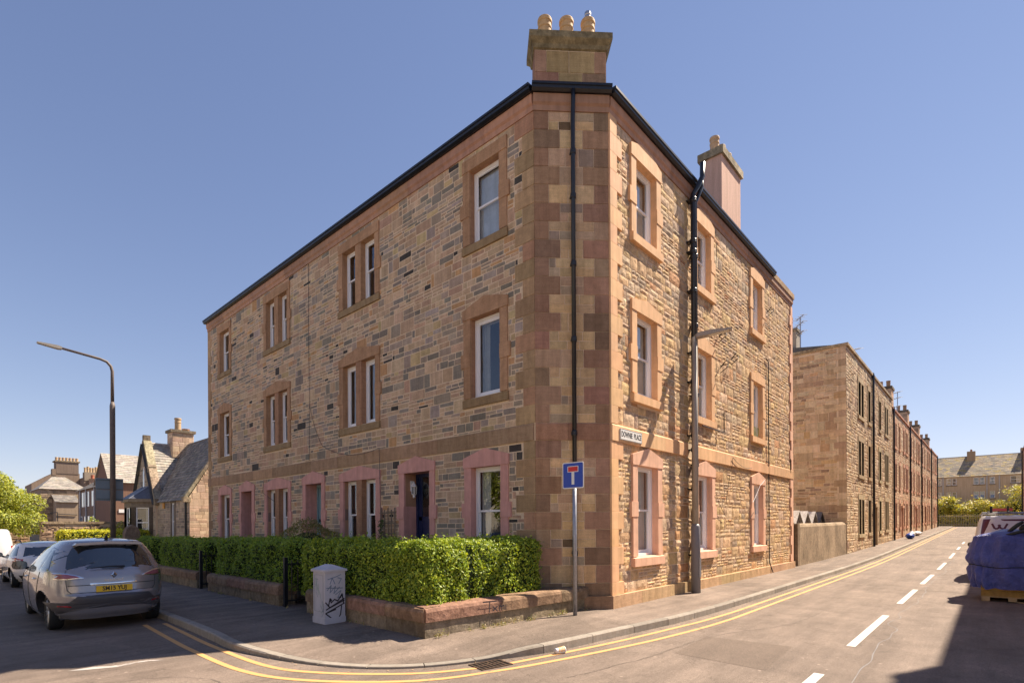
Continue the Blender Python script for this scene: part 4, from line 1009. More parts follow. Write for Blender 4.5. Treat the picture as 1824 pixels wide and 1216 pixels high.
scrawl([[(.02,.48),(.07,.42),(.10,.54),(.12,.47),(.18,.52),(.24,.49),(.32,.60),(.35,.44)],[(.03,.36),(.36,.52)],[(.02,.30),(.36,.44)],[(.06,.43),(.10,.39),(.36,.49)],[(.03,.29),(.08,.25),(.16,.18),(.25,.19),(.29,.26),(.31,.40)],[(.05,.31),(.12,.33),(.20,.35)],[(.10,.54),(.13,.51)],[(.32,.60),(.29,.54)],[(.09,.155),(.12,.145),(.11,.13)],[(.04,.18),(.05,.14)]],FY,.003,.021,M['ink'],'black_graffiti',c_)
scrawl([[(.10,.88),(.12,.74),(.14,.86)],[(.06,.70),(.11,.78),(.14,.66),(.18,.78),(.20,.60)],[(.16,.72),(.24,.62),(.28,.50)],[(.24,.44),(.32,.34),(.28,.30)],[(.30,.48),(.36,.36)]],FX,.0025,.010,M['ink3'],'green_graffiti',c_)
scrawl([[(.08,.86),(.18,.86)],[(.27,.42),(.35,.30),(.30,.24)],[(.12,.64),(.16,.56)],[(.31,.50),(.37,.44),(.35,.32)]],FX,.003,.010,M['ink2'],'faded_graffiti',c_)
# ================================================================ lamp posts
M['lampgrey']=plain('grey_lamp_column',(.30,.27,.24),.5,noise_s=5,amt=.08); M['lampdark']=plain('weathered_lamp_column',(.14,.11,.095),.6,noise_s=6,amt=.15); M['lens']=plain('lamp_lens',(.5,.48,.42),.3)
L_=thing('street_lamp','grey street lamp column standing by the black pipes on the side street','street lamp',(4.38,-.28,.12))
m=MB(); m.tube([(4.38,-.28,.1),(4.38,-.28,1.68),(4.38,-.28,1.75)],[.108,.105,.075],20); m.build('column_base',plain('grey_column_base',(.17,.165,.185),.5),L_,smooth=True)
m=MB(); m.tube([(4.38,-.28,1.75),(4.38,-.28,6.18)],[.073,.058],20); m.tube([(4.38,-.28,6.18),(4.40,-.36,6.22),(4.43,-.42,6.22)],.04,12); m.build('lamp_column',M['lampgrey'],L_,smooth=True)
FA=Fr((4.385,-.30,0),(.30,-.95,0),(.95,.30,0)); m=MB(); fprism(m,FA,[(.02,6.15),(.30,6.17),(.78,6.23),(.80,6.26),(.35,6.28),(.05,6.25)],-.10,.10); m.build('lamp_head',M['lampgrey'],L_)
m=MB(); fprism(m,FA,[(.30,6.165),(.74,6.22),(.74,6.232),(.30,6.177)],-.08,.08); m.build('lamp_lens',M['lens'],L_)
m=MB(); fbox(m,Fr((4.38,-.28,0),(1,0,0),(0,-1,0)),-.05,.05,.5,.95,.095,.112); m.build('access_door',plain('column_door_grey',(.16,.155,.17),.5),L_)
L1=thing('street_lamp','tall brown street lamp with long arm and sign boards beyond the grey car','street lamp',(-3.3,18,.12)); X,Y=-3.3,18.0
m=MB(); m.tube([(X,Y,.1),(X,Y,6.1),(X,Y,6.25)],[.085,.085,.055],16); m.tube([(X,Y,6.25),(X,Y,7.35),(X-.04,Y,7.52),(X-.16,Y,7.66),(X-.35,Y,7.72),(X-1.55,Y,7.86)],[.055,.05,.048,.046,.045,.04],14); m.build('lamp_column',M['lampdark'],L1,smooth=True)
m=MB(); fprism(m,Fr((X,Y,0),(-1,0,0),(0,-1,0)),[(1.4,7.80),(1.5,7.79),(2.02,7.86),(2.04,7.90),(1.5,7.90),(1.4,7.87)],-.1,.1); m.build('lamp_head',M['lampgrey'],L1)
M['signback']=plain('grey_sign_back',(.19,.235,.27),.5,noise_s=3,amt=.08)
b_=thing('direction_sign','pair of grey sign boards seen from behind on the brown lamp post','sign',(-3.37,18.12,2.7))
for (z0,z1) in ((2.70,3.09),(3.10,3.50)):
    m=MB(); m.box(-3.78,-2.97,18.10,18.115,z0,z1); m.build('sign_board',M['signback'],b_)
for z in (2.76,3.12,3.44):
    m=MB(); m.box(-3.76,-2.99,18.085,18.1,z-.018,z+.018); m.build('mounting_rail',plain('dark_rail',(.11,.14,.15),.5),b_)
# ================================================================ litter
k_=thing('paper_cup','crushed white paper cup with orange markings lying by the kerb','cup',(-2.13,-1.14,0))
m=MB(); ax=Vector((.9,-.25,.0)).normalized(); m.lathe((-2.20,-1.115,.042),[(.0,0),(.034,.0),(.036,.01),(.049,.14),(.052,.145),(.05,.15),(.045,.148),(.0,.12)],18,axis=ax); m.build('cup_body',M['white'],k_,smooth=True)
M['orange']=plain('orange_print',(.85,.42,.05),.5)
for q in range(4):
    m=MB(); a=ax; c=Vector((-2.20,-1.115,.042)); e1=Vector((0,0,1)); e2=a.cross(e1)
    h=.045+.025*q; pts=[]
    for s in range(6):
        th=R(-10+s*28); r_=.0375+h*.092
        for dh in (0,.012): pts.append(c+a*(h+dh+.01*math.sin(s))+ (e1*math.cos(th-.5)-e2*math.sin(th-.5)*-1)*(r_+dh*.09+.0012))
    for s in range(5): m.poly([pts[2*s],pts[2*s+1],pts[2*s+3],pts[2*s+2]])
    m.build('orange_stripe',M['orange'],k_)

# weeds and crumbled render along the foot of the corner wall
P=[]
for k in range(90):
    t=nr.rand(); x=-3.0+t*3.6; y=.54-t*.30; 
    if noise.noise(Vector((x*2.2,4,1)))<-.05: continue
    for q in range(9): P.append((x+nr.normal()*.03,y-abs(nr.normal())*.03,.125+abs(nr.normal())*.035))
for k in range(40):
    y=nr.uniform(.7,9); 
    if noise.noise(Vector((y*1.5,8,1)))<.05: continue
    for q in range(9): P.append((-3.08-abs(nr.normal())*.02,y+nr.normal()*.03,.125+abs(nr.normal())*.03))
leaves_obj('pavement_weeds',np.array(P),np.tile([0,-.5,.6],(len(P),1)),.016,[(.30,.26,.10),(.22,.24,.07),(.36,.28,.15)],None,kind='stuff')
# ================================================================ vehicles
M['carglass']=plain('dark_car_glass',(.012,.016,.02),.03,spec=1.0,coat=1)
M['tyre']=plain('tyre_rubber',(.018,.018,.018),.8); M['alloy']=plain('alloy_wheel',(.36,.35,.35),.35,.7)
M['trim']=plain('black_plastic_trim',(.02,.02,.024),.55); M['chrome']=plain('chrome_trim',(.7,.7,.72),.15,1.0)
M['redlens']=plain('red_lamp_lens',(.35,.006,.01),.12,coat=1); M['clearlens']=plain('clear_lamp_lens',(.62,.55,.58),.15,coat=1); M['pinklens']=plain('frosted_red_lens',(.28,.07,.10),.2,coat=1)
M['plate']=plain('yellow_number_plate',(.80,.50,.02),.4); M['ltr']=plain('plate_lettering',(.015,.015,.02),.4)
class Body:
    def __init__(s,tab):
        tab=np.array(tab,float); t=np.arange(len(tab)); tt=np.linspace(0,len(tab)-1,(len(tab)-1)*12+1)
        T2=np.array([np.interp(tt,t,tab[:,k]) for k in range(tab.shape[1])]).T
        ker=np.ones(9)/9
        for k in range(1,T2.shape[1]):
            c=T2[:,k]; p=np.pad(c,4,mode='edge'); T2[:,k]=np.convolve(p,ker,'valid')
        s.T=T2; s.z0=tab[0,0]; s.z1=tab[-1,0]; s.cache={}
    def row(s,z): return [np.interp(z,s.T[:,0],s.T[:,k]) for k in range(s.T.shape[1])]
    def curve(s,z):
        key=round(z,3)
        if key in s.cache: return s.cache[key]
        _,yr,yf,b,nr_,nf=s.row(z); yc=(yr+yf)/2; a=(yf-yr)/2
        th=np.linspace(0,math.pi,500)  # 0 rear centre -> pi front centre, right side
        n=np.where(th<math.pi/2,nr_,nf)
        sx=np.abs(np.sin(th))**(2/n)*b; sy=yc-np.sign(np.cos(th))*np.abs(np.cos(th))**(2/n)*a
        L=np.concatenate([[0],np.cumsum(np.hypot(np.diff(sx),np.diff(sy)))])
        s.cache[key]=(L,sx,sy,b,a,yc,nr_,nf); return s.cache[key]
    def P(s,u,z):
        z=min(max(z,s.z0),s.z1); L,sx,sy=s.curve(z)[:3]; au=min(abs(u),L[-1]); return Vector((math.copysign(np.interp(au,L,sx),u),float(np.interp(au,L,sy)),z))
    def S(s,kind,val,z,side=1):
        L,sx,sy,b,a,yc,nr_,nf=s.curve(z)
        if kind=='x':
            i=len(L)//2; return float(math.copysign(np.interp(min(abs(val),b*.9995),sx[:i],L[:i]),val))
        if kind=='y': return side*float(np.interp(val,sy,L))
        if kind=='f': i=len(L)//2; return math.copysign(float(np.interp(-abs(val),-sx[i:],L[i:])),val)
    def nrm(s,u,z):
        e=.01; a=s.P(u+e,z)-s.P(u-e,z); b=s.P(u,z+e)-s.P(u,z-e); n=a.cross(b)
        return n.normalized() if n.length>1e-9 else Vector((0,-1,0))
    def off(s,u,z,d): return s.P(u,z)+s.nrm(u,z)*d
    def patch(s,pts,d,rings=7,seg=5,relax=None):
        """pts: (kind,val,z[,side]) outline -> mesh"""
        q=[(s.S(p[0],p[1],p[2],p[3] if len(p)>3 else 1),p[2]) for p in pts]
        o=[]
        for (a,b) in zip(q,q[1:]+q[:1]):
            for k in range(seg): o.append((a[0]+(b[0]-a[0])*k/seg,a[1]+(b[1]-a[1])*k/seg))
        c=(sum(p[0] for p in o)/len(o),sum(p[1] for p in o)/len(o)); m=MB(); n=len(o)
        for r in range(rings,0,-1):
            f=r/rings
            for p in o: m.v.append(tuple(s.off(c[0]+(p[0]-c[0])*f,c[1]+(p[1]-c[1])*f,d*(1 if r<rings else .2))))
        m.v.append(tuple(s.off(c[0],c[1],d)))
        for r in range(rings-1):
            for k in range(n): a=r*n+k;b=r*n+(k+1)%n; m.f.append((a,b,b+n,a+n)); m.c.append((1,1,1))
        for k in range(n): m.f.append(((rings-1)*n+k,(rings-1)*n+(k+1)%n,rings*n)); m.c.append((1,1,1))
        return m
    def line(s,pts,r,d=.002,seg=8):
        q=[(s.S(p[0],p[1],p[2],p[3] if len(p)>3 else 1),p[2]) for p in pts]; w_=[]
        for a,b in zip(q,q[1:]):
            for k in range(seg): w_.append(s.off(a[0]+(b[0]-a[0])*k/seg,a[1]+(b[1]-a[1])*k/seg,d))
        w_.append(s.off(*q[-1],d)); m=MB(); m.tube(w_,r,5); return m
    def mesh(s,nz,ns,cuts,zs=None,colf=None,crown=.05):
        m=MB(); zs=list(np.linspace(s.z0,s.z1,nz)) if zs is None else zs; W=2*ns
        for z in zs:
            L=s.curve(z)[0][-1]
            for k in range(W): m.v.append(tuple(s.P(-L+2*L*k/W,z)))
        for i in range(len(zs)-1):
            for k in range(W):
                a=i*W+k;b=i*W+(k+1)%W; c=[(m.v[a][j]+m.v[b+W][j])/2 for j in range(3)]
                if any(abs(c[0])>.45 and math.hypot(c[1]-wy,c[2]-wz)<wr for wy,wz,wr in cuts): continue
                m.f.append((a,b,b+W,a+W)); m.c.append((1,1,1))
        base=(len(zs)-1)*W; top=[Vector(v) for v in m.v[base:base+W]]; cy=sum(v.y for v in top)/W
        prev=base; K=8
        for r in range(1,K+1):
            f=1-r/K; i0=len(m.v)
            if r<K:
                for v in top: m.v.append((v.x*f,cy+(v.y-cy)*f,v.z+crown*(1-f*f)))
                for k in range(W): m.f.append((prev+k,prev+(k+1)%W,i0+(k+1)%W,i0+k)); m.c.append((1,1,1))
                prev=i0
            else:
                m.v.append((0,cy,top[0].z+crown)); 
                for k in range(W): m.f.append((prev+k,prev+(k+1)%W,i0)); m.c.append((1,1,1))
        return m
def wheel(car,x,y,r=.315,w_=.20,side=-1,spokes=10):
    m=MB(); ax=(side,0,0); o=(x,y,r)
    m.lathe(o,[(r*.66,-w_/2),(r*.93,-w_/2),(r,-w_/2+.03),(r,w_/2-.03),(r*.93,w_/2),(r*.68,w_/2-.005),(r*.66,w_/2-.03),(r*.66,-w_/2)],32,axis=ax); W_=m.build('wheel',M['tyre'],car,smooth=True)
    m=MB(); m.lathe(o,[(r*.67,w_/2-.03),(r*.67,w_/2-.012),(r*.62,w_/2-.012),(r*.60,-w_/2+.02)],32,axis=ax)
    for k in range(spokes):
        a=2*math.pi*k/spokes+(.12 if k%2 else -.12)
        for rr0,rr1 in ((.05,.62),):
            p0=Vector((x+side*(w_/2-.03),y+math.cos(a)*r*rr0*2,r+math.sin(a)*r*rr0*2)); p1=Vector((x+side*(w_/2-.018),y+math.cos(a)*r*rr1,r+math.sin(a)*r*rr1)); m.tube([p0,p1],[.022,.014],6)
    m.lathe(o,[(.06,w_/2-.05),(.055,w_/2-.015),(.0,w_/2-.01)],16,axis=ax); m.build('rim',M['alloy'],W_)
    m=MB(); m.lathe(o,[(0,-.03),(r*.64,-.03),(r*.64,-.02),(0,-.02)],20,axis=ax); m.build('brake_disc',M['trim'],W_)
def mirror(car,x,y,z,side,paint):
    m=MB(); m.tube([(x-side*.10,y+.02,z-.09),(x,y,z-.04)],.03,8); c=MB()
    cc=Vector((x+side*.07,y,z)); n=10
    for i in range(9):
        t=i/8; yy=-.04+.13*t; sc_=math.sqrt(max(0,1-(max(0,t-.15)/.86)**2))
        for k in range(n): a=2*math.pi*k/n; c.v.append((cc.x+.115*sc_*math.copysign(abs(math.cos(a))**.7,math.cos(a)),cc.y+yy,cc.z+.082*sc_*math.copysign(abs(math.sin(a))**.7,math.sin(a))))
    for i in range(8):
        for k in range(n): a=i*n+k;b=i*n+(k+1)%n; c.f.append((a,b,b+n,a+n)); c.c.append((1,1,1))
    o=c.build('wing_mirror',paint,car,smooth=True); m.build('mirror_arm',M['trim'],o); g=MB(); g.lathe((cc.x,cc.y-.041,cc.z),[(0,0),(.01,.0)],8,axis=(0,-1,0))
    g.v=[]; g.f=[]; g.c=[]; g.poly([(cc.x+.107*math.copysign(abs(math.cos(2*math.pi*k/16))**.7,math.cos(2*math.pi*k/16)),cc.y-.042,cc.z+.075*math.copysign(abs(math.sin(2*math.pi*k/16))**.7,math.sin(2*math.pi*k/16))) for k in range(16)]); g.build('mirror_glass',M['carglass'],o)
# ---- grey people carrier
gp=plain('metallic_grey_paint',(.285,.275,.30),.24,.4,spec=.6,coat=1)
car=thing('parked_car','grey people carrier parked at the kerb with yellow rear plate SM15 YUJ','car',(-5.70,5.72,0),local=True,group='cars parked on the main road')
B=Body([(.20,.16,3.95,0.815,3.6,3.2),(.30,.06,4.08,0.878,3.6,3.2),(.42,.02,4.13,0.904,3.6,3.2),(.54,.0,4.15,0.914,3.6,3.2),(.60,.015,4.15,0.918,3.8,3.2),(.64,.055,4.14,0.920,4.0,3.2),(.78,.075,4.10,0.922,4.0,3.2),(.90,.09,3.85,0.911,3.8,3.2),(1.0,.13,3.2,0.883,3.6,3.4),(1.08,.19,3.0,0.846,3.4,3.4),(1.22,.29,2.66,0.779,3.3,3.2),(1.36,.41,2.36,0.695,3.2,3.0),(1.45,.48,2.12,0.627,3.0,2.8),(1.50,.55,1.98,0.559,2.8,2.6)])
ay=(.82,3.42); 
bd=B.mesh(72,110,[(ay[0],.315,.365),(ay[1],.315,.365)],crown=.055).build('car_body',gp,car,smooth=True)
for y in ay:
    for s in (-1,1):
        wheel(car,s*.70,y,side=s)
        m=MB(); 
        for k in range(17):
            a=R(-8+k*196/16); p=(y+.365*math.cos(a),.315+.365*math.sin(a)); m.v.append((s*(abs(B.P(B.S('y',p[0],max(.21,p[1]),s),max(.21,p[1])).x)+.006),p[0],max(.2,p[1]))); m.v.append((s*.40,p[0],max(.2,p[1])))
        for k in range(16): m.f.append((2*k,2*k+1,2*k+3,2*k+2)); m.c.append((1,1,1))
        m.build('wheel_arch',M['trim'],car)
        m=MB(); m.poly([(s*.40,y+.37*math.cos(R(k*180/12)),.2+.48*math.sin(R(k*180/12))) for k in range(13)]); m.build('inner_arch',M['trim'],car)
m=MB(); m.poly([(-.7,.25,.215),(.7,.25,.215),(.7,3.9,.215),(-.7,3.9,.215)]); m.build('underbody',M['trim'],car)
# rear glass etc
B.patch([('x',-.60,1.035),('x',.60,1.035),('x',.62,1.06),('x',.575,1.25),('x',.50,1.39),('x',.40,1.43),('x',-.40,1.43),('x',-.50,1.39),('x',-.575,1.25),('x',-.62,1.06)],.006).build('rear_window',M['carglass'],car,smooth=True)
for s in (-1,1):
    B.patch([('x',s*.40,.895),('x',s*.62,.87),('x',s*.77,.875),('y',.42,.90,s),('y',.34,.965,s),('x',s*.79,.99),('x',s*.62,.985),('x',s*.47,.935)],.007).build('tail_lamp_surround',M['chrome'],car,smooth=True)
    B.patch([('x',s*.435,.905),('x',s*.62,.885),('x',s*.77,.89),('y',.38,.91,s),('y',.33,.955,s),('x',s*.79,.975),('x',s*.62,.968),('x',s*.48,.93)],.011).build('tail_lamp',M['pinklens'],car,smooth=True)
    B.line([('x',s*.615,1.03),('x',s*.635,.98),('x',s*.63,.80),('x',s*.62,.70),('x',s*.58,.655)],.0045).build('tailgate_seam',M['trim'],car)
    B.patch([('x',s*.56,.415),('x',s*.74,.43),('x',s*.74,.455),('x',s*.56,.445)],.006,3,3).build('reflector',M['redlens'],car)
    # side windows
    for (y0,y1,y2,y3,zt) in ((.60,1.02,1.02,.90,1.36),(1.07,1.92,1.92,1.07,1.40),(1.99,3.0,2.30,1.99,1.40)):
        B.patch([('y',y0,1.02,s),('y',y1,1.00,s),('y',y2,zt,s),('y',y3,zt,s)],.005).build('side_window',M['carglass'],car,smooth=True)
    B.line([('y',.98,.99,s),('y',1.05,.70,s),('y',1.20,.50,s),('y',1.22,.28,s)],.004).build('door_seam',M['trim'],car)
    B.line([('y',1.96,.99,s),('y',1.98,.6,s),('y',1.98,.26,s)],.004).build('door_seam',M['trim'],car); B.line([('y',3.0,.97,s),('y',3.0,.7,s),('y',2.95,.28,s)],.004).build('door_seam',M['trim'],car)
    for yy in (1.25,2.15):
        p=B.off(B.S('y',yy,.86,s),.86,.02); m=MB(); m.tube([p-Vector((0,.09,0))-Vector((s*.018,0,0)),p-Vector((0,.05,0)),p+Vector((0,.05,0)),p+Vector((0,.09,0))-Vector((s*.018,0,0))],.012,6); m.build('door_handle',M['chrome'],car)
    mirror(car,s*.90,2.72,1.03,s,M['trim'])
    B.patch([('f',s*.45,.68),('f',s*.80,.78),('f',s*.80,.86),('f',s*.50,.80)],.006).build('headlight',M['clearlens'],car,smooth=True)
B.patch([('f',-.66,1.02),('f',.66,1.02),('f',.54,1.42),('f',-.54,1.42)],.006).build('windscreen',M['carglass'],car,smooth=True)
B.line([('x',-.58,.652),('x',.58,.652)],.005).build('tailgate_seam',M['trim'],car); B.line([('x',-.61,.775),('x',-.28,.775)],.006,0).build('tailgate_crease',M['trim'],car); B.line([('x',.28,.775),('x',.61,.775)],.006,0).build('tailgate_crease',M['trim'],car)
B.patch([('x',-.86,.49),('x',-.60,.50),('x',-.5,.60),('x',0,.615),('x',.5,.60),('x',.60,.50),('x',.86,.49),('x',.72,.30),('x',.4,.385),('x',0,.40),('x',-.4,.385),('x',-.72,.30)],.006,8,4).build('rear_bumper_insert',plain('dark_bumper_plastic',(.055,.052,.06),.5),car,smooth=True)
B.patch([('x',-.33,.77),('x',.33,.77),('x',.33,.808),('x',-.33,.808)],.014,3,3).build('chrome_strip',M['chrome'],car,smooth=True)
B.patch([('x',-.13,1.452),('x',.13,1.452),('x',.13,1.475),('x',-.13,1.475)],.010,3,3).build('high_brake_light',M['redlens'],car)
FR_=Fr((0,0,0),(1,0,0),(0,-1,0)); yp=.055
m=MB(); fbox(m,FR_,-.255,.255,.655,.755,-yp,-yp+.02); 
pl2=m.build('number_plate',M['plate'],car); text_mesh('plate_lettering','SM15 YUJ',.098,M['ltr'],pl2,FR_,0,.705,-yp+.021,sx=.86,bold=.003)
m=MB(); q=[(0,.062),(.046,0),(0,-.062),(-.046,0)]; qi=[(0,.034),(.021,0),(0,-.034),(-.021,0)]
for k in range(4):
    a,b=q[k],q[(k+1)%4]; c,d=qi[k],qi[(k+1)%4]; m.poly([FR_.P(a[0],.93+a[1],-.085),FR_.P(b[0],.93+b[1],-.085),FR_.P(d[0],.93+d[1],-.072),FR_.P(c[0],.93+c[1],-.072)]); m.poly([FR_.P(a[0],.93+a[1],-.11),FR_.P(b[0],.93+b[1],-.11),FR_.P(b[0],.93+b[1],-.085),FR_.P(a[0],.93+a[1],-.085)]) 
m.build('diamond_badge',M['chrome'],car); text_mesh('badge_lettering','R E N A U L T',.040,M['chrome'],car,FR_,0,.842,-.074,sx=1.1,ext=.002)
m=MB(); m.tube([(-.32,.135,1.055),(-.05,.12,1.075),(.16,.13,1.065)],[.008,.014,.02],6); m.build('rear_wiper',M['trim'],car)
m=MB(); m.tube([(.02,.78,1.55),(.02,.74,1.58),(.02,.62,1.66)],[.035,.015,.004],8); m.build('roof_aerial',M['trim'],car)
m=MB(); fprism(m,Fr((0,0,0),(1,0,0),(0,-1,0)),[(-.50,1.44),(-.46,1.475),(0,1.505),(.46,1.475),(.50,1.44),(.48,1.435),(0,1.455),(-.48,1.435)],-.60,-.41); m.build('rear_spoiler',gp,car,smooth=False)
# ---- white estate car further along
wp=plain('white_car_paint',(.70,.69,.70),.3,coat=1)
def simple_car(name,label,loc,tab,paint,cuts,win_rear,sidewins,lights,group=None,cat='car',h=.055,extra=None,wheels=True,wr=.31):
    c=thing(name,label,cat,loc,local=True,group=group); b=Body(tab); b.mesh(44,80,[(y,wr,wr+.045) for y in cuts],crown=h).build('car_body',paint,c,smooth=True)
    bw=tab[4][3]
    for y in cuts:
        for s in (-1,1):
            wheel(c,s*(bw-.16),y,r=wr,side=s); m=MB(); m.poly([(s*(bw-.42),y+(wr+.07)*math.cos(R(k*180/12)),.2+.5*math.sin(R(k*180/12))) for k in range(13)]); m.build('inner_arch',M['trim'],c)
    if win_rear: b.patch(win_rear,.006).build('rear_window',M['carglass'],c,smooth=True)
    for s in (-1,1):
        for w_ in sidewins: b.patch([(k,v,z,s) for k,v,z in w_],.005).build('side_window',M['carglass'],c,smooth=True)
        for (pts,mt,nm) in lights: b.patch([((k,v*s,z) if k=='x' else (k,v,z,s)) for k,v,z in pts],.008,4,4).build(nm,M[mt],c,smooth=True)
        mirror(c,s*(bw+.02),sidewins[-1][1][1]-.25 if sidewins else 3.6,1.0 if sidewins else 1.15,s,paint if cat=='car' else M['trim'])
    return c,b
wc,wb=simple_car('parked_car','white estate car with roof rails parked in front of the grey car','placeholder' and (-5.42,15.0,0),[(.20,.2,4.4,.78,3.4,3),(.32,.06,4.55,.86,3.6,3),(.50,.0,4.6,.89,3.8,3),(.66,.03,4.6,.90,4,3),(.85,.06,4.3,.895,4,3),(.95,.10,3.5,.87,3.8,3),(1.02,.16,3.2,.84,3.6,3),(1.20,.32,2.8,.76,3.4,3),(1.36,.46,2.4,.67,3.2,3),(1.42,.55,2.2,.60,3,3)],wp,(.95,3.6),
  [('x',-.60,1.0),('x',.60,1.0),('x',.52,1.30),('x',-.52,1.30)],[[('y',.5,1.02),('y',1.0,1.0),('y',1.0,1.32),('y',.8,1.32)],[('y',1.06,1.0),('y',1.95,.99),('y',1.95,1.34),('y',1.06,1.34)],[('y',2.0,.99),('y',3.1,.98),('y',2.5,1.32),('y',2.0,1.34)]],
  [([('x',.62,.80),('x',.85,.82),('y',.5,.84),('y',.42,.97),('x',.84,.97),('x',.60,.93)],'redlens','tail_lamp'),([('x',.64,.86),('x',.76,.865),('x',.76,.91),('x',.64,.90)],'clearlens','reverse_lamp')],group='cars parked on the main road'); wc.scale=(.91,.91,.91)
m=MB(); 
wb.patch([('x',-.70,.42),('x',.70,.42),('x',.6,.26),('x',-.6,.26)],.008).build('bumper_insert',M['trim'],wc,smooth=True)
m=MB(); fbox(m,FR_,-.26,.26,.70,.80,-.06,-.03); m.build('number_plate',M['plate'],wc)
for s in (-1,1):
    m=MB(); m.tube([(s*.60,.75,1.44),(s*.60,.85,1.49),(s*.60,2.1,1.50),(s*.60,2.3,1.44)],.016,8); m.build('roof_rail',M['trim'],wc)
m=MB(); fbox(m,FR_,.02,.10,1.06,1.14,-.34,-.20,(1,1,1))
# ---- white van at far left
vt=[(.25,.1,4.8,.86,5,3),(.40,.02,4.9,.93,6,3),(.7,.0,4.9,.95,6,3.2),(1.0,.02,4.6,.95,6,3.2),(1.2,.05,4.0,.93,6,3.4),(1.5,.10,3.6,.88,5.5,3.4),(1.75,.16,3.3,.83,5,3.2),(1.83,.24,3.15,.76,4.5,3)]
vc,vb=simple_car('parked_van','white panel van parked beyond the white estate car','x' and (-6.35,22.6,0),vt,wp,(1.0,3.9),None,[],[([('x',.80,.75),('x',.92,.75),('x',.92,1.15),('x',.80,1.15)],'redlens','tail_lamp')],cat='van',h=.04,wr=.33)
vc.scale=(.94,.94,.92)
for s in (-1,1):
    vb.line([('y',.45,1.62,s),('y',1.4,1.62,s),('y',1.4,.9,s)],.008).build('panel_seam',M['trim'],vc); vb.line([('y',1.5,1.62,s),('y',2.7,1.62,s),('y',2.7,.9,s)],.008).build('panel_seam',M['trim'],vc)
# ---- small white van with decals behind the tarpaulin
v2,b2=simple_car('parked_van','white van with maroon decals and letter W on its back, roof bars above, behind the blue tarpaulin','y' and (13.4,-5.98,0),[(.25,.1,4.2,.80,4.5,3),(.40,.02,4.3,.88,5,3),(.7,.0,4.3,.92,5,3),(.95,.02,4.0,.92,5,3.2),(1.2,.06,3.5,.90,5,3.2),(1.55,.14,3.1,.85,4.8,3.4),(1.84,.22,2.7,.78,4.5,3.2),(1.94,.30,2.5,.72,4,3)],wp,(.85,3.4),None,[[('y',1.9,1.12),('y',3.0,1.10),('y',2.5,1.6),('y',1.9,1.6)]],[([('x',.82,.75),('x',.90,.76),('x',.90,1.05),('x',.82,1.05)],'redlens','tail_lamp')],cat='van',h=.04)
v2['label']='white van with maroon decals and a letter W, behind the blue tarpaulin'; v2.rotation_euler=(0,0,R(-90)) 
M['maroon']=plain('maroon_decal',(.10,.012,.03),.35); M['lilac']=plain('pale_lilac_film',(.62,.58,.66),.3,coat=1)
b2.patch([('x',-.74,1.22),('x',.74,1.22),('x',.66,1.84),('x',-.66,1.84)],.006).build('rear_window_film',M['lilac'],v2,smooth=True)
b2.patch([('x',-.745,1.24),('x',-.66,1.34),('x',-.50,1.85),('x',-.67,1.85),('x',-.71,1.6)],.009,4,4).build('maroon_decal',M['maroon'],v2)
b2.patch([('x',-.28,1.845),('x',.64,1.845),('x',.64,1.77),('x',-.24,1.79)],.009,4,4).build('maroon_decal',M['maroon'],v2)
def strk(pts,w_,nm):
    m=MB()
    for a,b in zip(pts,pts[1:]):
        A=Vector(a);Bq=Vector(b); t=(Bq-A).normalized(); n_=Vector((-t.y,t.x))*w_/2
        m.poly([b2.off(b2.S('x',p.x,p.y),p.y,.012) for p in (A-n_,Bq-n_,Bq+n_,A+n_)])
    m.build(nm,M['maroon'],v2)
strk([(-.47,1.71),(-.41,1.56),(-.34,1.56),(-.29,1.68)],.05,'letter_w'); strk([(-.33,1.68),(-.27,1.56),(-.20,1.56),(-.13,1.71)],.05,'letter_w')
strk([(-.34,1.30),(-.31,1.36),(-.28,1.30)],.012,'small_lettering'); strk([(-.25,1.30),(-.25,1.36)],.012,'small_lettering'); strk([(-.21,1.30),(-.21,1.36),(-.17,1.36),(-.17,1.30)],.012,'small_lettering'); strk([(-.13,1.36),(-.11,1.30),(-.08,1.36)],.012,'small_lettering')
r_=MB()
for y in (.5,1.5,2.3): m=MB(); m.tube([(-.74,y,1.96),(-.70,y,2.04),(.70,y,2.04),(.74,y,1.96)],.02,8); m.build('roof_bar',M['alloy'],v2)
for x in (-.55,-.1,.35): m=MB(); m.tube([(x,.25,2.08),(x,2.6,2.08)],.022,8); m.build('roof_ladder_rail',M['alloy'],v2)
m=MB(); m.box(-.48,.0,.9,1.5,2.10,2.18); m.build('roof_load',plain('pink_roof_load',(.65,.12,.12),.5),v2)
m=MB(); m.box(-.52,-.46,.45,.55,2.05,2.24); m.build('roof_clamp',M['trim'],v2); m=MB(); m.box(-.14,-.09,.45,.55,2.05,2.24); m.build('roof_clamp',M['trim'],v2)
b2.line([('x',0,.3),('x',0,1.15)],.006).build('door_seam',M['trim'],v2)
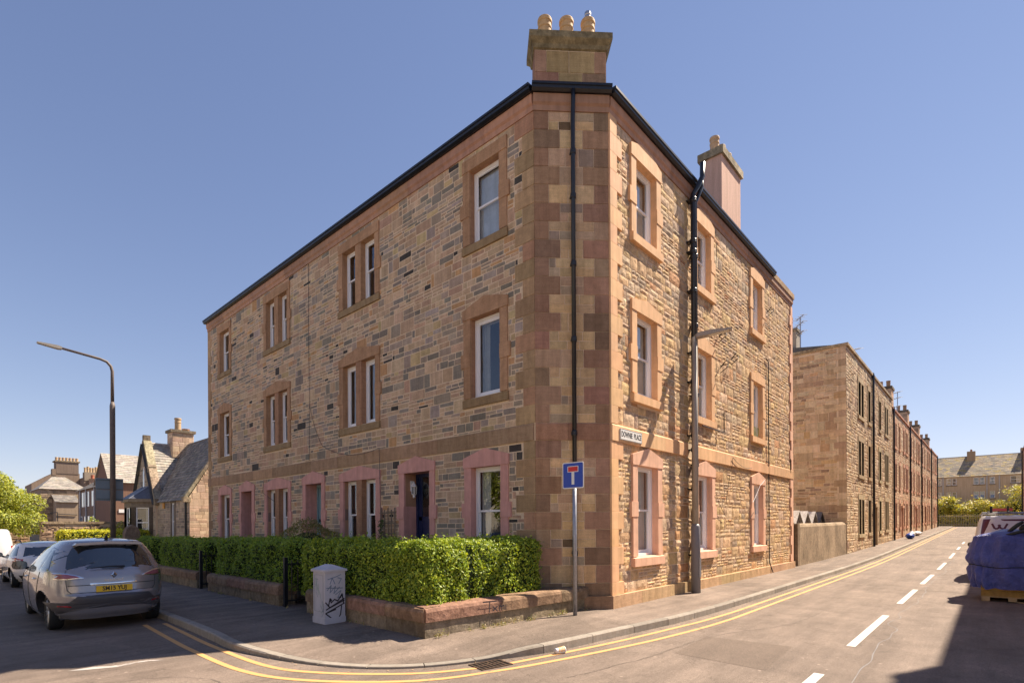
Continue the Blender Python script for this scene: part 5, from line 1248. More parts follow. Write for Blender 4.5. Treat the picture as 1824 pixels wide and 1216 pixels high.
# ================================================================ crate, tarpaulin and bag
cr=thing('pallet_crate','worn yellow wooden crate on a pallet under the blue tarpaulin','crate',(8.5,-6.2,0))
YC=[((.42,.25,.07),3),((.34,.22,.09),2),((.48,.33,.14),1)]; rr_=random.Random(4)
CX0,CX1,CY0,CY1=7.95,9.15,-6.95,-5.32
for (z0,z1) in ((.12,.24),(.245,.38)):
    m=MB(); m.box(CX0,CX0+.03,CY0,CY1,z0,z1,pick(YC,rr_)); m.build('side_board',M['wood'],cr); m=MB(); m.box(CX0+.03,CX1,CY1-.03,CY1,z0,z1,pick(YC,rr_)); m.build('side_board',M['wood'],cr); m=MB(); m.box(CX0+.03,CX1,CY0,CY0+.03,z0,z1,pick(YC,rr_)); m.build('side_board',M['wood'],cr)
    m=MB(); m.box(CX1,CX1+.03,CY0,CY1,z0,z1,pick(YC,rr_)); m.build('side_board',M['wood'],cr)
m=MB(); m.box(CX0-.01,CX1,CY0,CY1,.095,.12,(.40,.27,.13)); m.build('pallet_deck',M['wood'],cr)
for y in (CY1-.08,CY1-.52,CY1-.80,-6.84):
    for x in (CX0+.05,8.55,CX1-.05):
        m=MB(); m.box(x-.06,x+.06,y-.07,y+.07,.02,.094,(.46,.33,.18)); m.build('pallet_block',M['wood'],cr)
for y in (CY1-.08,CY1-.66,-6.84): m=MB(); m.box(CX0,CX1,y-.07,y+.07,.002,.02,(.42,.30,.16)); m.build('pallet_skid',M['wood'],cr)
M['tarp']=None
m_,t_n,b_n,o_n=newmat('blue_tarpaulin'); p=coords(t_n); n1=noise_n(t_n,p,6,6,.65); n2=noise_n(t_n,p,22,5,.7)
t_n.links.new(mul(t_n,(.085,.105,.36),ramp(t_n,n1,[(.3,.8),(.7,1.25)])),b_n.inputs['Base Color']); b_n.inputs['Roughness'].default_value=.38; b_n.inputs['Specular IOR Level'].default_value=.6
t_n.links.new(bump(t_n,n2,.8,.03,bump(t_n,n1,1.0,.10)),b_n.inputs['Normal']); M['tarp']=m_
# tarpaulin draped over a tall load: height field skirt
tp=MB(); NA,NB=96,34
def tarp_pt(i,j):
    a=2*math.pi*i/NA; t=j/NB   # t 0 hem .. 1 top centre
    ca,sa=math.cos(a),math.sin(a); hx,hy=.72,.92; cx,cy=8.62,-6.12
    sq=lambda v,n:math.copysign(abs(v)**(2/n),v)
    if t<.62:
        k=t/.62; z=.30+1.12*k; out=1.05+.10*math.sin(k*3.14)-.06*k
        fold=.055*(1-k*.55)*math.sin(a*19+2*math.sin(a*3)+k*1.4)+.03*noise.noise(Vector((ca*4,sa*4,k*6)))*2
        hang=.05*noise.noise(Vector((ca*5,sa*5,3))) if j==0 else 0
        band=-.05*math.exp(-((k-.42)/.05)**2)
        rx=hx*(out+fold+band);ry=hy*(out+fold*.8+band); z+=hang
    else:
        k=(t-.62)/.38; s=1-k; rx=hx*s*1.0;ry=hy*s*1.0; z=1.42+.16*(1-s**3)
    x=cx+rx*sq(ca,4.2);y=cy+ry*sq(sa,4.2)
    z+=(.5-(y-cy)/hy*.0)*0+.16*max(0,-(y-cy)/hy)*(t>.5)+.05*noise.noise(Vector((x*3,y*3,z*3)))
    x+=.05*noise.noise(Vector((x*3.5,y*3.5,z*3.5+9))); y+=.05*noise.noise(Vector((x*3.5+5,y*3.5,z*3.5)))
    return (x,y,z)
for j in range(NB+1):
    for i in range(NA): tp.v.append(tarp_pt(i,j))
for j in range(NB):
    for i in range(NA): a=j*NA+i;b=j*NA+(i+1)%NA; tp.f.append((a,b,b+NA,a+NA)); tp.c.append((1,1,1))
tq=tp.build('tarpaulin',M['tarp'],None,smooth=True,org=(8.62,-6.12,.3)); tag(tq,'crumpled blue tarpaulin draped over the load on the yellow crate','tarpaulin')
m=MB(); rp=[Vector(tarp_pt(i,20))*1.0 for i in range(0,NA+1)]; cc=Vector((8.62,-6.12,0)); m.tube([p+(Vector((p.x-cc.x,p.y-cc.y,0)).normalized())*.012 for p in [Vector(tarp_pt(i%NA,9)) for i in range(NA+1)]],.010,5,(.1,.1,.2)); m.build('tie_rope',M['trim'],tq)
bg_=thing('builders_bag','black rubble bag and strap lying on top of the blue tarpaulin','bag',(8.4,-6.0,1.6))
M['bag']=plain('black_bag_fabric',(.02,.022,.022),.6,noise_s=12,amt=.3,bs=.4)
m=MB()
for j in range(9):
    for i in range(20):
        a=2*math.pi*i/20; t=j/8; s=math.sin(math.pi*(.08+.84*t)); q=Vector((.20*s*math.copysign(abs(math.cos(a))**.6,math.cos(a)),.34*s*math.copysign(abs(math.sin(a))**.6,math.sin(a)),.34*t)); q+=Vector([.03*noise.noise(q*7+Vector((k*5,0,0))) for k in range(3)]); m.v.append((8.25+q.x,-6.22+q.y-.12*t,1.48+q.z*.9))
for j in range(8):
    for i in range(20): a=j*20+i;b=j*20+(i+1)%20; m.f.append((a,b,b+20,a+20)); m.c.append((1,1,1))
m.f.append(tuple(range(20))); m.f.append(tuple(range(160,180))); m.c+=[(1,1,1)]*2
m.build('bag_body',M['bag'],bg_,smooth=True); m=MB(); m.tube([(8.0,-5.74,1.47),(7.97,-5.84,1.50),(7.97,-5.95,1.54),(8.0,-6.1,1.57),(8.02,-6.3,1.58)],[.02,.03,.035,.035,.03],8); m.build('bag_strap',M['bag'],bg_,smooth=True)
m=MB(); m.tube([(8.15,-5.78,1.54),(8.14,-5.86,1.62),(8.14,-5.94,1.70),(8.15,-6.02,1.76)],[.03,.04,.04,.03],8); m.build('bag_flap',M['bag'],bg_,smooth=True)
# refuse bags along the far pavement
for (x,y,s,c,lb,hh) in ((43.5,-.75,.42,(.01,.06,.35),'knotted blue rubbish bag on the far pavement',.45),(46.5,-.6,.35,(.6,.6,.6),'white sack standing beside the blue bag',.5),(50.5,-.55,.5,(.62,.60,.58),'larger white sack lying farther along the pavement',.4),(53.5,-.45,.45,(.55,.53,.52),'pale sack farthest along, sloping down towards the kerb',.3)):
    g0=ground(x)+.12; m=MB(); n=14
    for j in range(7):
        for i in range(n):
            a=2*math.pi*i/n;t=j/6; r0=s*(.9*math.sin(math.pi*(.12+.80*t)))*(1+.2*noise.noise(Vector((math.cos(a)*2+x,math.sin(a)*2,t*3)))); m.v.append((x+r0*1.4*math.cos(a),y+r0*.8*math.sin(a),g0+hh*t))
    for j in range(6):
        for i in range(n): a=j*n+i;b=j*n+(i+1)%n; m.f.append((a,b,b+n,a+n)); m.c.append((1,1,1))
    m.f.append(tuple(range(6*n,7*n))); m.c.append((1,1,1))
    tag(m.build('rubbish_bag',plain('bag_plastic',c,.4),None,smooth=True,org=(x,y,g0)),lb,'bag','bags left out on the far pavement')
# ================================================================ background buildings
def roof_slates(mb,A,u,v,Lu,Lv,ch,cw,cols,rng,th=.012):
    """slates on a plane: A eave corner, u along eave, v up slope"""
    A=Vector(A);u=Vector(u).normalized();v=Vector(v).normalized();n=u.cross(v).normalized(); 
    if n.z<0:n=-n
    k=0; y=0
    while y<Lv-.01:
        h=min(ch,Lv-y); x=-(cw/2 if k%2 else 0)
        while x<Lu:
            a=max(0,x)+.004;b=min(Lu,x+cw)-.004
            if b>a+.02:
                q=th*rng.uniform(.8,1.5); c=pick(cols,rng); p0=A+u*a+v*(y-.02)+n*(q+.012);p1=A+u*b+v*(y-.02)+n*(q+.012);p2=A+u*b+v*(y+h)+n*.004;p3=A+u*a+v*(y+h)+n*.004
                mb.poly([p0,p1,p2,p3],c); mb.poly([p0-n*(q+.01),p1-n*(q+.01),p1,p0],c)
            x+=cw
        y+=h;k+=1
def clip_slates(mb,A,u,v,Lv,ufun,ch,cw,cols,rng):
    A=Vector(A);u=Vector(u).normalized();v=Vector(v).normalized();n=u.cross(v).normalized()
    if n.z<0:n=-n
    k=0;y=0
    while y<Lv-.01:
        h=min(ch,Lv-y); u0,u1=ufun((y+h/2)/Lv); x=u0-(cw/2 if k%2 else 0)
        while x<u1:
            a=max(u0,x)+.003;b=min(u1,x+cw)-.003
            if b>a+.02:
                q=.014*rng.uniform(.8,1.5); c=pick(cols,rng); p0=A+u*a+v*(y-.02)+n*(q+.014);p1=A+u*b+v*(y-.02)+n*(q+.014);p2=A+u*b+v*(y+h)+n*.004;p3=A+u*a+v*(y+h)+n*.004
                mb.poly([p0,p1,p2,p3],c); mb.poly([p0-n*(q+.012),p1-n*(q+.012),p1,p0],c)
            x+=cw
        y+=h;k+=1
rg=random.Random(33)
SL=[((.25,.23,.21),3),((.20,.185,.17),3),((.30,.27,.235),2),((.15,.14,.14),1)]
SL_LIT=[((.36,.325,.285),3),((.31,.285,.25),3),((.40,.36,.31),2),((.25,.23,.21),1),((.38,.33,.25),.4)]  # lighter slate copy for sun-facing slopes, sunlight put into the colour
def facade_window(F,u0,u1,z0,z1,T_,frame='upvc',rev=.14,midrail=True,curt=None,wcol=None,rs=(.4,.5)):
    m=MB(); t=.06; fbox(m,F,u0,u0+t,z0,z1,-rev-.05,-rev);fbox(m,F,u1-t,u1,z0,z1,-rev-.05,-rev);fbox(m,F,u0+t,u1-t,z1-t,z1,-rev-.05,-rev);fbox(m,F,u0+t,u1-t,z0,z0+t,-rev-.05,-rev)
    if midrail: fbox(m,F,u0+t,u1-t,(z0+z1)/2-.025,(z0+z1)/2+.025,-rev-.045,-rev-.005)
    w_=m.build('window',M[frame],T_); g=MB(); g.poly([F.P(u,z,-rev-.03) for u,z in ((u0+t,z0+t),(u1-t,z0+t),(u1-t,z1-t),(u0+t,z1-t))]); g.build('pane',M['glass'],w_)
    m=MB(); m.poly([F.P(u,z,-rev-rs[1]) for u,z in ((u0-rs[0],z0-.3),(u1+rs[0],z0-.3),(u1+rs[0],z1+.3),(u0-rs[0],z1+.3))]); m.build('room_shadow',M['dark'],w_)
    if curt:
        m=MB(); 
        for (a,b,c,d,col) in curt: m.poly([F.P(u0+(u1-u0)*x,z0+(z1-z0)*y,-rev-.08) for x,y in ((a,c),(b,c),(b,d),(a,d))],col)
        m.build('curtain',M['curtain'],w_)
    # reveals
    m=MB(); c=wcol or (.3,.2,.13)
    for pts in (((u0,z0),(u0,z1)),((u1,z0),(u1,z1)),((u0,z1),(u1,z1)),((u0,z0),(u1,z0))):
        (a,b),(cc,d)=pts; m.poly([F.P(a,b,0),F.P(cc,d,0),F.P(cc,d,-rev),F.P(a,b,-rev)],c)
    m.build('window_reveal',M['ashlar'],w_); return w_
# ---- sandy end block and red terrace
def terrace(name,label,x0,x1,yf,zt,levels,bays,pal,spal,depth=8,gable_left=False,sw=(.25,.6),bandh=(.3,.5),gap=.02,rough=.03,flip=False,group=None,stones=True,pipes=(),chim=(),doors=()):
    g0=ground(x0); T_=thing(name,label,'building',((x0+x1)/2,yf,g0),group)
    F=Fr((0,yf,0),(1,0,0),(0,-1 if not flip else 1,0)); hs=[]
    for (a,b,kind) in bays:
        for (z0,z1) in levels:
            gz=ground((a+b)/2); mu=(a+b)/2
            for (c,d) in (([(a,mu-.1),(mu+.1,b)]) if kind=='d' else [(a,b)]): hs.append((c,d,z0+gz,z1+gz,a,b,kind,gz))
    dh=[(a,b,ground(a),2.55+ground(a)) for a,b in doors]
    mb=MB(); grid_wall(mb,F,x0,x1,g0-.3,zt,[h[:4] for h in hs]+dh); 
    m=mb; m.poly([(x0,yf,g0-.3),(x0,yf+depth*(1 if not flip else -1),g0-.3),(x0,yf+depth*(1 if not flip else -1),zt),(x0,yf,zt)]); m.poly([(x1,yf,g0-.3),(x1,yf+depth*(1 if not flip else -1),g0-.3),(x1,yf+depth*(1 if not flip else -1),zt),(x1,yf,zt)])
    yb=yf+depth*(1 if not flip else -1); m.poly([(x0,yb,g0-.3),(x1,yb,g0-.3),(x1,yb,zt),(x0,yb,zt)]); m.build('wall_core',M['mortar'],T_)
    ex=[(h[4]-.17,h[5]+.17,h[2]-.2,h[3]+.3) for h in hs]+[(a-.15,b+.15,c,d+.2) for a,b,c,d in dh]
    st=MB()
    if stones:
        for (a,b,c,d) in rubble(x0,x1,ground(x0)-.05,zt-.25,ex,band=bandh,seg=(.5,1.5),sw=sw,gap=gap,rng=rg):
            col=pick(pal,rg)
            if (a<60): roughstone(st,F,a,b,c,d,rough*rg.uniform(.7,1.4),col,amp=rough*.5,rng=rg) if b<44 else bevstone(st,F,a,b,c,d,rough*rg.uniform(.5,1.4),col,b=.015,rng=rg)
            else: bevstone(st,F,a,b,c,d,rough*rg.uniform(.5,1.4),col,b=.015,rng=rg)
        if gable_left:
            FL=Fr((x0,yf,0),(0,1,0),(-1,0,0)); q=MB()
            for (a,b,c,d) in rubble(.42,depth,ground(x0)-.05,zt-.16,[],band=(.28,.46),seg=(.5,1.5),sw=(.22,.62),gap=.02,rng=rg): bevstone(q,FL,a,b,c,d,rg.uniform(.006,.03),pick(pal,rg),b=.012,jit=.012,rng=rg)
            q.build('gable_walling',M['rub_a'],T_,kind='stuff')
            z=ground(x0); k=0
            while z<zt-.2:
                w_=.55 if k%2 else .34; 
                m=MB(); bevstone(m,FL,0,w_,z+.004,z+.32,.03,pick(pal,rg),b=.008); m.build('quoin_stone',M['rub_a'],T_); z+=.325;k+=1
    st.build('facade_walling',M['rub_b'],T_,kind='stuff')
    for hk,h in enumerate(hs):
        a,b,z0,z1,oa,ob,kind,gz=h; col=pick(spal,rg)
        if kind=='d' and a!=oa: pass
        else:
            m=MB(); fbox(m,F,oa-.16,ob+.16,z1,z1+.28,-.16,.04,col); S=m.build('window_head',M['ashlar'],T_)
            m=MB(); fbox(m,F,oa-.18,ob+.18,z0-.18,z0,-.16,.08,col); m.build('window_sill',M['ashlar'],S)
            for (p,q) in ((oa-.16,oa),(ob,ob+.16)): m=MB(); fbox(m,F,p,q,z0+.001,z1-.001,-.16,.035,col); m.build('jamb_stone',M['ashlar'],S)
            if kind=='d': m=MB(); fbox(m,F,(oa+ob)/2-.1,(oa+ob)/2+.1,z0+.001,z1-.001,-.16,.035,col); m.build('stone_mullion',M['ashlar'],S)
        facade_window(F,a,b,z0,z1,T_,wcol=col,curt=[(0.05,.3,.05,.95,(.4,.38,.36)),(.7,.95,.05,.95,(.4,.38,.36))] if rg.random()<.6 else None)
    for (a,b,c,d) in dh:
        col=pick(spal,rg); m=MB(); fbox(m,F,a-.15,b+.15,d,d+.2,-.2,.12,col); fbox(m,F,a-.15,a,c,d,-.2,.035,col);fbox(m,F,b,b+.15,c,d,-.2,.035,col); m.build('door_surround',M['ashlar'],T_)
        m=MB(); fbox(m,F,a,b,c,d,-.3,-.22,(.2,.1,.06)); m.build('door',M['wood'],T_)
    m=MB(); s=1 if not flip else -1
    m.box(x0-.05,x1,min(yf-.1*s,yf+.25*s),max(yf-.1*s,yf+.25*s),zt-.14,zt,pick(spal,rg)); 
    if gable_left: m.box(x0-.08,x0+.3,yf+.25,yf+depth,zt-.14,zt,pick(spal,rg))
    m.build('wall_head_cope',M['cope'],T_)
    ys=sorted((yf,yb)); ym=(ys[0]+ys[1])/2; zr=zt+(.5 if gable_left else 1.4); m=MB()
    m.poly([(x0,ys[0]+.1,zt-.05),(x1,ys[0]+.1,zt-.05),(x1,ym,zr),(x0,ym,zr)],(.12,.12,.12)); m.poly([(x0,ys[1]-.1,zt-.05),(x1,ys[1]-.1,zt-.05),(x1,ym,zr),(x0,ym,zr)],(.12,.12,.12)); m.poly([(x1,ys[0],zt-.05),(x1,ys[1],zt-.05),(x1,ym,zr)],(.12,.12,.12)); m.poly([(x0,ys[0]+.1,zt-.05),(x0,ys[1]-.1,zt-.05),(x0,ym,zr)],(.12,.12,.12)); m.build('roof',M['slate'],T_)
    for (px) in pipes:
        m=MB(); yy=yf-.1*s; m.tube([(px,yy,ground(px)+.1),(px,yy,zt-.25)],.065,8); m.tube([(px,yy,zt-.25),(px,yf-.05*s,zt+.02)],.09,8); o=m.build('downpipe',M['black'],T_)
    for (cx,cy,w_,d_,z1,npot) in chim:
        m=MB(); m.box(cx-w_/2,cx+w_/2,cy,cy+d_,zt-.3,z1-.2,pick(pal,rg)); FcL=Fr((cx-w_/2,cy,0),(0,1,0),(-1,0,0)); FcF=Fr((cx-w_/2,cy,0),(1,0,0),(0,-1,0)); ck=m.build('chimney_stack',M['mortar'],T_)
        q=MB()
        for FF,L in ((FcL,d_),(FcF,w_)):
            for (a,b,c,d) in rubble(0,L,zt-.3,z1-.2,[],band=(.28,.36),seg=(.5,1.),sw=(.25,.5),gap=.015,rng=rg): bevstone(q,FF,a,b,c,d,.015,pick(pal,rg),b=.008,rng=rg)
        q.build('stack_stone_facing',M['rub_a'],ck,kind='stuff')
        m=MB(); m.box(cx-w_/2-.08,cx+w_/2+.08,cy-.08,cy+d_+.08,z1-.2,z1,(.25,.2,.15)); m.build('chimney_cope',M['cope'],ck)
        for k in range(npot): pot(ck,cx,cy+d_*(k+.5)/npot,z1,h=.55,r=.14,col=(.45,.27,.15))
    return T_
SAND=[((.66,.50,.33),4),((.60,.44,.29),3),((.70,.55,.38),3),((.50,.35,.23),2),((.62,.42,.24),1.4),((.38,.27,.19),.8)]
SANDS=[((.50,.39,.25),2),((.45,.33,.2),1)]
RED=[((.72,.50,.33),4),((.68,.45,.29),3),((.75,.56,.38),2),((.54,.36,.24),1.5),((.60,.44,.31),1)]
REDS=[((.60,.33,.22),2),((.56,.30,.20),1)]
LVB=[(1.0,2.95),(4.3,6.2),(7.6,9.5)]
terrace('stone_tenement','sandy rubble stone tenement with blank gable facing the yard, first beyond the wall','placeholder'and 23.7,40.3,.0,10.95,LVB,[(26.9,28.5,'d'),(30.0,30.8,'s'),(34.1,34.9,'s'),(36.7,38.2,'d')],SAND,SANDS,gable_left=True,pipes=(31.4,),doors=((32.3,33.2),),sw=(.22,.55),rough=.02)
bays=[];k=0
for (a,b) in ((40.4,51.0),(51.0,61.2),(61.2,73.2),(73.2,83.0)):
    L=b-a; bays.append([(a+.09*L,a+.21*L,'d'),(a+.36*L,a+.42*L,'s'),(a+.62*L,a+.68*L,'s'),(a+.78*L,a+.90*L,'d')])
xs=[40.32,51.0,61.2,73.2,83.0]; zts=[10.35,10.45,10.55,10.65]
names=['red stone tenement adjoining the sandy block, second in the row','red stone tenement in the middle of the terrace, third in the row','red stone tenement fourth in the row along the street','last red stone tenement at the far end of the row']
for k in range(4):
    terrace('stone_tenement',names[k],xs[k]+.02,xs[k+1],.0,zts[k],[(1.0,2.9),(4.1,5.9),(7.2,9.0)],bays[k],RED,REDS,sw=(.35,.8),bandh=(.4,.6),gap=.03,rough=.016,pipes=(xs[k]+.25,)+((xs[k+1]-.15,) if k==3 else ()),doors=((xs[k]+5.2,xs[k]+6.1),),group='red stone tenements along the side street',chim=((xs[k]+3.4,.35,1.3,1.0,12.5 if k==0 else 12.3,2),))
aer=thing('roof_aerial','television aerial on the roof of the sandy tenement','aerial',(29.4,.6,10.9)); m=MB(); m.tube([(29.4,.6,10.7),(29.4,.6,12.1)],.025,6); m.build('aerial_mast',M['galv'],aer); m=MB(); m.tube([(29.0,.2,12.0),(29.9,.9,12.2)],.018,5); 
m.build('aerial_boom',M['lampdark'],aer)
for k in range(5):
    m=MB(); t=k/4; c=Vector((29.0,.2,12.0)).lerp(Vector((29.9,.9,12.2)),t); m.tube([c+Vector((-.12,.15,0)),c+Vector((.12,-.15,0))],.010,4); m.build('aerial_rod',M['lampdark'],aer)
def aerial(x,y,z,h,label):
    a=thing('roof_aerial',label,'aerial',(x,y,z)); m=MB(); m.tube([(x,y,z),(x,y,z+h)],.03,6); m.build('aerial_mast',M['galv'],a)
    for q in (.55,.8,.97):
        m=MB(); m.tube([(x-.35,y-.25,z+h*q),(x+.45,y+.3,z+h*q+.05)],.02,5); m.build('aerial_boom',M['lampdark'],a)
        for k in range(4):
            c=Vector((x-.35,y-.25,z+h*q)).lerp(Vector((x+.45,y+.3,z+h*q+.05)),k/3); m=MB(); m.tube([c+Vector((-.1,.15,0)),c+Vector((.1,-.15,0))],.012,4); m.build('aerial_rod',M['lampdark'],a)
aerial(23.9,2.15,10.9,2.0,'tall aerial beside the chimney on the sandy gable'); aerial(49.2,.6,10.3,2.9,'aerial between the first two red stone chimneys')
gc=thing('gable_chimney','small rendered chimney rising behind the corner of the main tenement','chimney',(24.2,2.6,10.9)); m=MB(); m.box(23.9,24.7,2.35,3.4,10.8,12.2,(.34,.30,.25)); m.build('chimney_stack',M['harl'],gc); m=MB(); m.box(23.84,24.76,2.29,3.46,12.2,12.35,(.3,.26,.2)); m.build('chimney_cope',M['cope'],gc); pot(gc,24.2,2.75,12.35,h=.7,r=.15,col=(.5,.25,.15))
# opposite side of the street (only its far end shows, its shadow falls on the road)
def opp(x0,x1,zt,label): return terrace('stone_tenement',label,x0,x1,-8.35,zt,[(1.0,2.9),(4.1,5.9),(7.2,9.0)],[(x0+(x1-x0)*f,x0+(x1-x0)*f+.95,'s') for f in ((.12,.4,.62,.85) if x0<60 else (.1,.3,.5,.7,.88))],RED,REDS,flip=True,stones=(x0>60),sw=(.35,.8),bandh=(.4,.6),gap=.03,group='tenements on the shaded side of the street',pipes=(x1-.2,))
opp(4.6,8.35,11.6,'nearest tenement on the shaded side, casting the stepped shadow'); opp(8.37,34,10.55,'long tenement on the shaded side of the street'); opp(34.02,60,10.6,'middle tenement on the shaded side of the street'); opp(60.02,83,10.6,'far tenement on the shaded side, its edge at the right of the picture')
# ---- low yard wall and sheds
yw=thing('yard_wall','low weathered rendered wall between the main tenement and the sandy gable','wall',(19.5,.2,.12))
M['yardwall']=stone_mat('stained_render',bs=.5,fine=24,mott=(.7,1.15),stain=(.62,1.15))
m=MB(); n=24; prof=[(.0,.05),(.0,1.62),(.05,1.72),(.14,1.75),(.24,1.70),(.28,1.62),(.28,.05)]
xa,xb=14.75,23.62
for k in range(n+1):
    x=xa+(xb-xa)*k/n
    for (d,z) in prof: m.v.append((x+(0 if 0<k<n else 0),.02+d+.01*noise.noise(Vector((x,z,d*9))),z+.02*noise.noise(Vector((x*1.3,5,0)))+ground(x)*(z>1)))
P_=len(prof)
for k in range(n):
    for e in range(P_): i=k*P_+e;j=k*P_+(e+1)%P_; m.f.append((i,j,j+P_,i+P_)); m.c.append((.42,.32,.22))
m.f.append(tuple(range(P_))); m.f.append(tuple(n*P_+e for e in range(P_))); m.c+=[(.40,.30,.21)]*2
m.build('wall_body',M['yardwall'],yw); m=MB(); m.box(14.46,14.74,.0,.34,.05,1.74,(.30,.22,.15)); m.build('wall_pier',M['yardwall'],yw)
yg=thing('yard_gate','narrow dark brown timber gate beside the corner of the main tenement','gate',(14.1,.15,.12))
for k in range(5): m=MB(); x=13.84+k*.125; m.box(x,x+.118,.12,.15,.16,1.78,(.13,.075,.05)); m.build('gate_board',M['wood'],yg)
for k in range(4):
    x0_=17.75+k*1.43
    s_=thing('shed',['pale gabled shed roof nearest the main tenement','second pale gabled shed roof behind the yard wall','third pale gabled shed roof behind the yard wall','darker gabled shed roof closest to the sandy gable'][k],'shed',(x0_,1.8,.12),'small sheds behind the yard wall')
    yy0,yy1=1.0,2.6; xm=x0_+.62; m=MB(); FF=Fr((0,yy0,0),(1,0,0),(0,-1,0)); zz=.12
    fprism(m,FF,[(x0_+.06,zz),(x0_+1.20,zz),(x0_+1.20,1.72),(xm,2.22),(x0_+.06,1.72)],-1.6,0,(.42,.38,.33)); m.build('shed_wall',M['wood'],s_)
    m=MB(); c=(.62,.58,.54) if k<3 else (.16,.15,.15); 
    for (a,b) in (((x0_-.06,1.66),(xm,2.28)),((x0_+1.32,1.66),(xm,2.28))):
        m.hexa([(a[0],yy0-.12,a[1]),(b[0],yy0-.12,b[1]),(b[0],yy1,b[1]),(a[0],yy1,a[1]),(a[0],yy0-.12,a[1]+.05),(b[0],yy0-.12,b[1]+.05),(b[0],yy1,b[1]+.05),(a[0],yy1,a[1]+.05)],c)
    m.build('shed_roof',M['wood'],s_)
# ---- block closing the end of the street
eb=thing('end_block','long grey roughcast flats with mossy slate roof closing the street','building',(98,-5,1.2)); FE=Fr((98,0,0),(0,-1,0),(-1,0,0))
wins=[(-.75,-.34,0),(.28,.82,1),(.93,1.47,1),(3.42,4.02,1),(4.12,4.68,1),(5.24,5.8,1),(7.49,8.55,2),(10.5,11.1,1),(11.3,11.9,1)]
hs=[(a,b,z0,z1) for (a,b,_) in wins for (z0,z1) in ((7.45,8.5),(5.35,6.42),(2.6,3.6))]
m=MB(); grid_wall(m,FE,-22,22,.5,8.75,hs,col=(.50,.39,.28)); m.poly([(98,22,.5),(106,22,.5),(106,22,8.75),(102,22,12),(98,22,8.75)],(.50,.39,.28)); m.poly([(98,-22,.5),(106,-22,.5),(106,-22,8.75),(102,-22,12),(98,-22,8.75)],(.5,.39,.28)); m.poly([(106,-22,.5),(106,22,.5),(106,22,8.75),(106,-22,8.75)],(.3,.225,.155)); m.build('wall',M['harl'],eb)
for (a,b,kd) in wins:
    for li,(z0,z1) in enumerate(((7.45,8.5),(5.35,6.42),(2.6,3.6))):
        blue=(li==1 and kd==1); facade_window(FE,a,b,z0,z1,eb,rev=.08,curt=([(0,1,.55,1,(.62,.52,.32)),(.15,.85,.1,.52,(.03,.09,.4))] if blue else [(0,.45,0,1,(.5,.42,.36)),(.55,1,0,1,(.5,.42,.36))]),wcol=(.3,.22,.16))
        m=MB(); fbox(m,FE,a-.08,b+.08,z0-.14,z0-.01,-.05,.09,(.2,.17,.13)); m.build('window_sill',M['harl'],eb)
m=MB()
for (u) in (-.14,4.92,6.29,13): fbox(m,FE,u-.06,u+.06,1.2,8.7,.02,.12)
pm=plain('grey_drain_pipe',(.42,.42,.44),.5)
for (u) in (-.14,4.92,6.29,13): m=MB(); fbox(m,FE,u-.06,u+.06,1.2,8.7,.02,.12); m.build('downpipe',pm,eb)
SLE=[((.36,.29,.20),3),((.30,.25,.19),3),((.42,.33,.20),2),((.22,.19,.16),1),((.44,.33,.13),.8)]
m=MB(); v_=Vector((4,0,3.25)); roof_slates(m,(97.8,-22,8.72),(0,1,0),v_,44,v_.length+.15,.30,.45,SLE,rg,th=.02); m.build('roof_slates',M['slate'],eb,kind='stuff')
m=MB(); m.poly([(97.8,-22,8.7),(97.8,22,8.7),(102,22,12.0),(102,-22,12.0)],(.2,.17,.14)); m.poly([(106.2,-22,8.7),(106.2,22,8.7),(102,22,12.0),(102,-22,12.0)],(.2,.17,.14)); m.box(101.9,102.1,-22,22,12.0,12.12,(.3,.24,.18)); m.build('roof',M['slate'],eb)
for (u) in (3.05,9.1,-9):
    m=MB(); m.box(100.9,102.6,-u-.55,-u+.45,10.4,12.75,(.34,.25,.16)); ck=m.build('chimney_stack',M['harl'],eb)
    for q in range(4): pot(ck,101.2+q*.35,-u-.05,12.75,h=.3,r=.12,col=(.4,.22,.13))
# ---- fence and shrubs at the end of the street
fe=thing('palisade_fence','grey metal railing fence across the end of the street','fence',(92,-2,1.2)); m=MB()
y=1.0
M['fence']=plain('galvanised_fence',(.42,.38,.30),.6)
k=0
while y>-13:
    if k<110:
        b=MB(); b.box(91.98,92.01,y-.018,y+.018,1.15,2.95); b.build('fence_bar',M['fence'],fe)
    y-=.19;k+=1
for z in (1.45,2.65): b=MB(); b.box(92.012,92.05,-13.3,1.0,z,z+.06); b.build('fence_rail',M['fence'],fe)
BRI=[(.46,.46,.06),(.55,.50,.07),(.34,.37,.05),(.24,.28,.04),(.62,.50,.09)]
for (x,y,r,h,lb) in ((93.8,.6,1.5,3.3,'yellow green bush at the left end of the fence'),(95.0,-.9,1.3,4.1,'arching bush with a taller tuft above the fence'),(93.9,-2.3,1.6,2.7,'low spreading bush in the middle of the fence'),(94.3,-4.1,1.8,3.3,'rounded bush behind the middle of the fence'),(93.9,-6.1,1.8,3.1,'yellowing bush above the van roof'),(94.8,-8.4,2.0,4.9,'tall bright bush at the right edge by the far tenement'),(94,-11.5,2.0,3.4,'bush beyond the right edge of the street')):
    b_=shrub('garden_bush',(x,y,ground(x)),(r,r,h),lb,BRI,2600,.12,'bush','bushes behind the end fence'); P=[]
    for q in range(14):
        a=nr.uniform(0,6.28); rr0=r*nr.uniform(.2,.85); cz=ground(x)+h*nr.uniform(.8,1.12); cx_=x-abs(math.cos(a))*rr0; cy_=y+math.sin(a)*rr0; s0=nr.uniform(.2,.45)
        for w_ in range(45): P.append((cx_+nr.normal()*s0,cy_+nr.normal()*s0,cz+nr.normal()*s0*.6))
    leaves_obj('stray_shoots',np.array(P),np.tile([-.3,0,1.],(len(P),1)),.12,BRI,b_,kind='stuff')
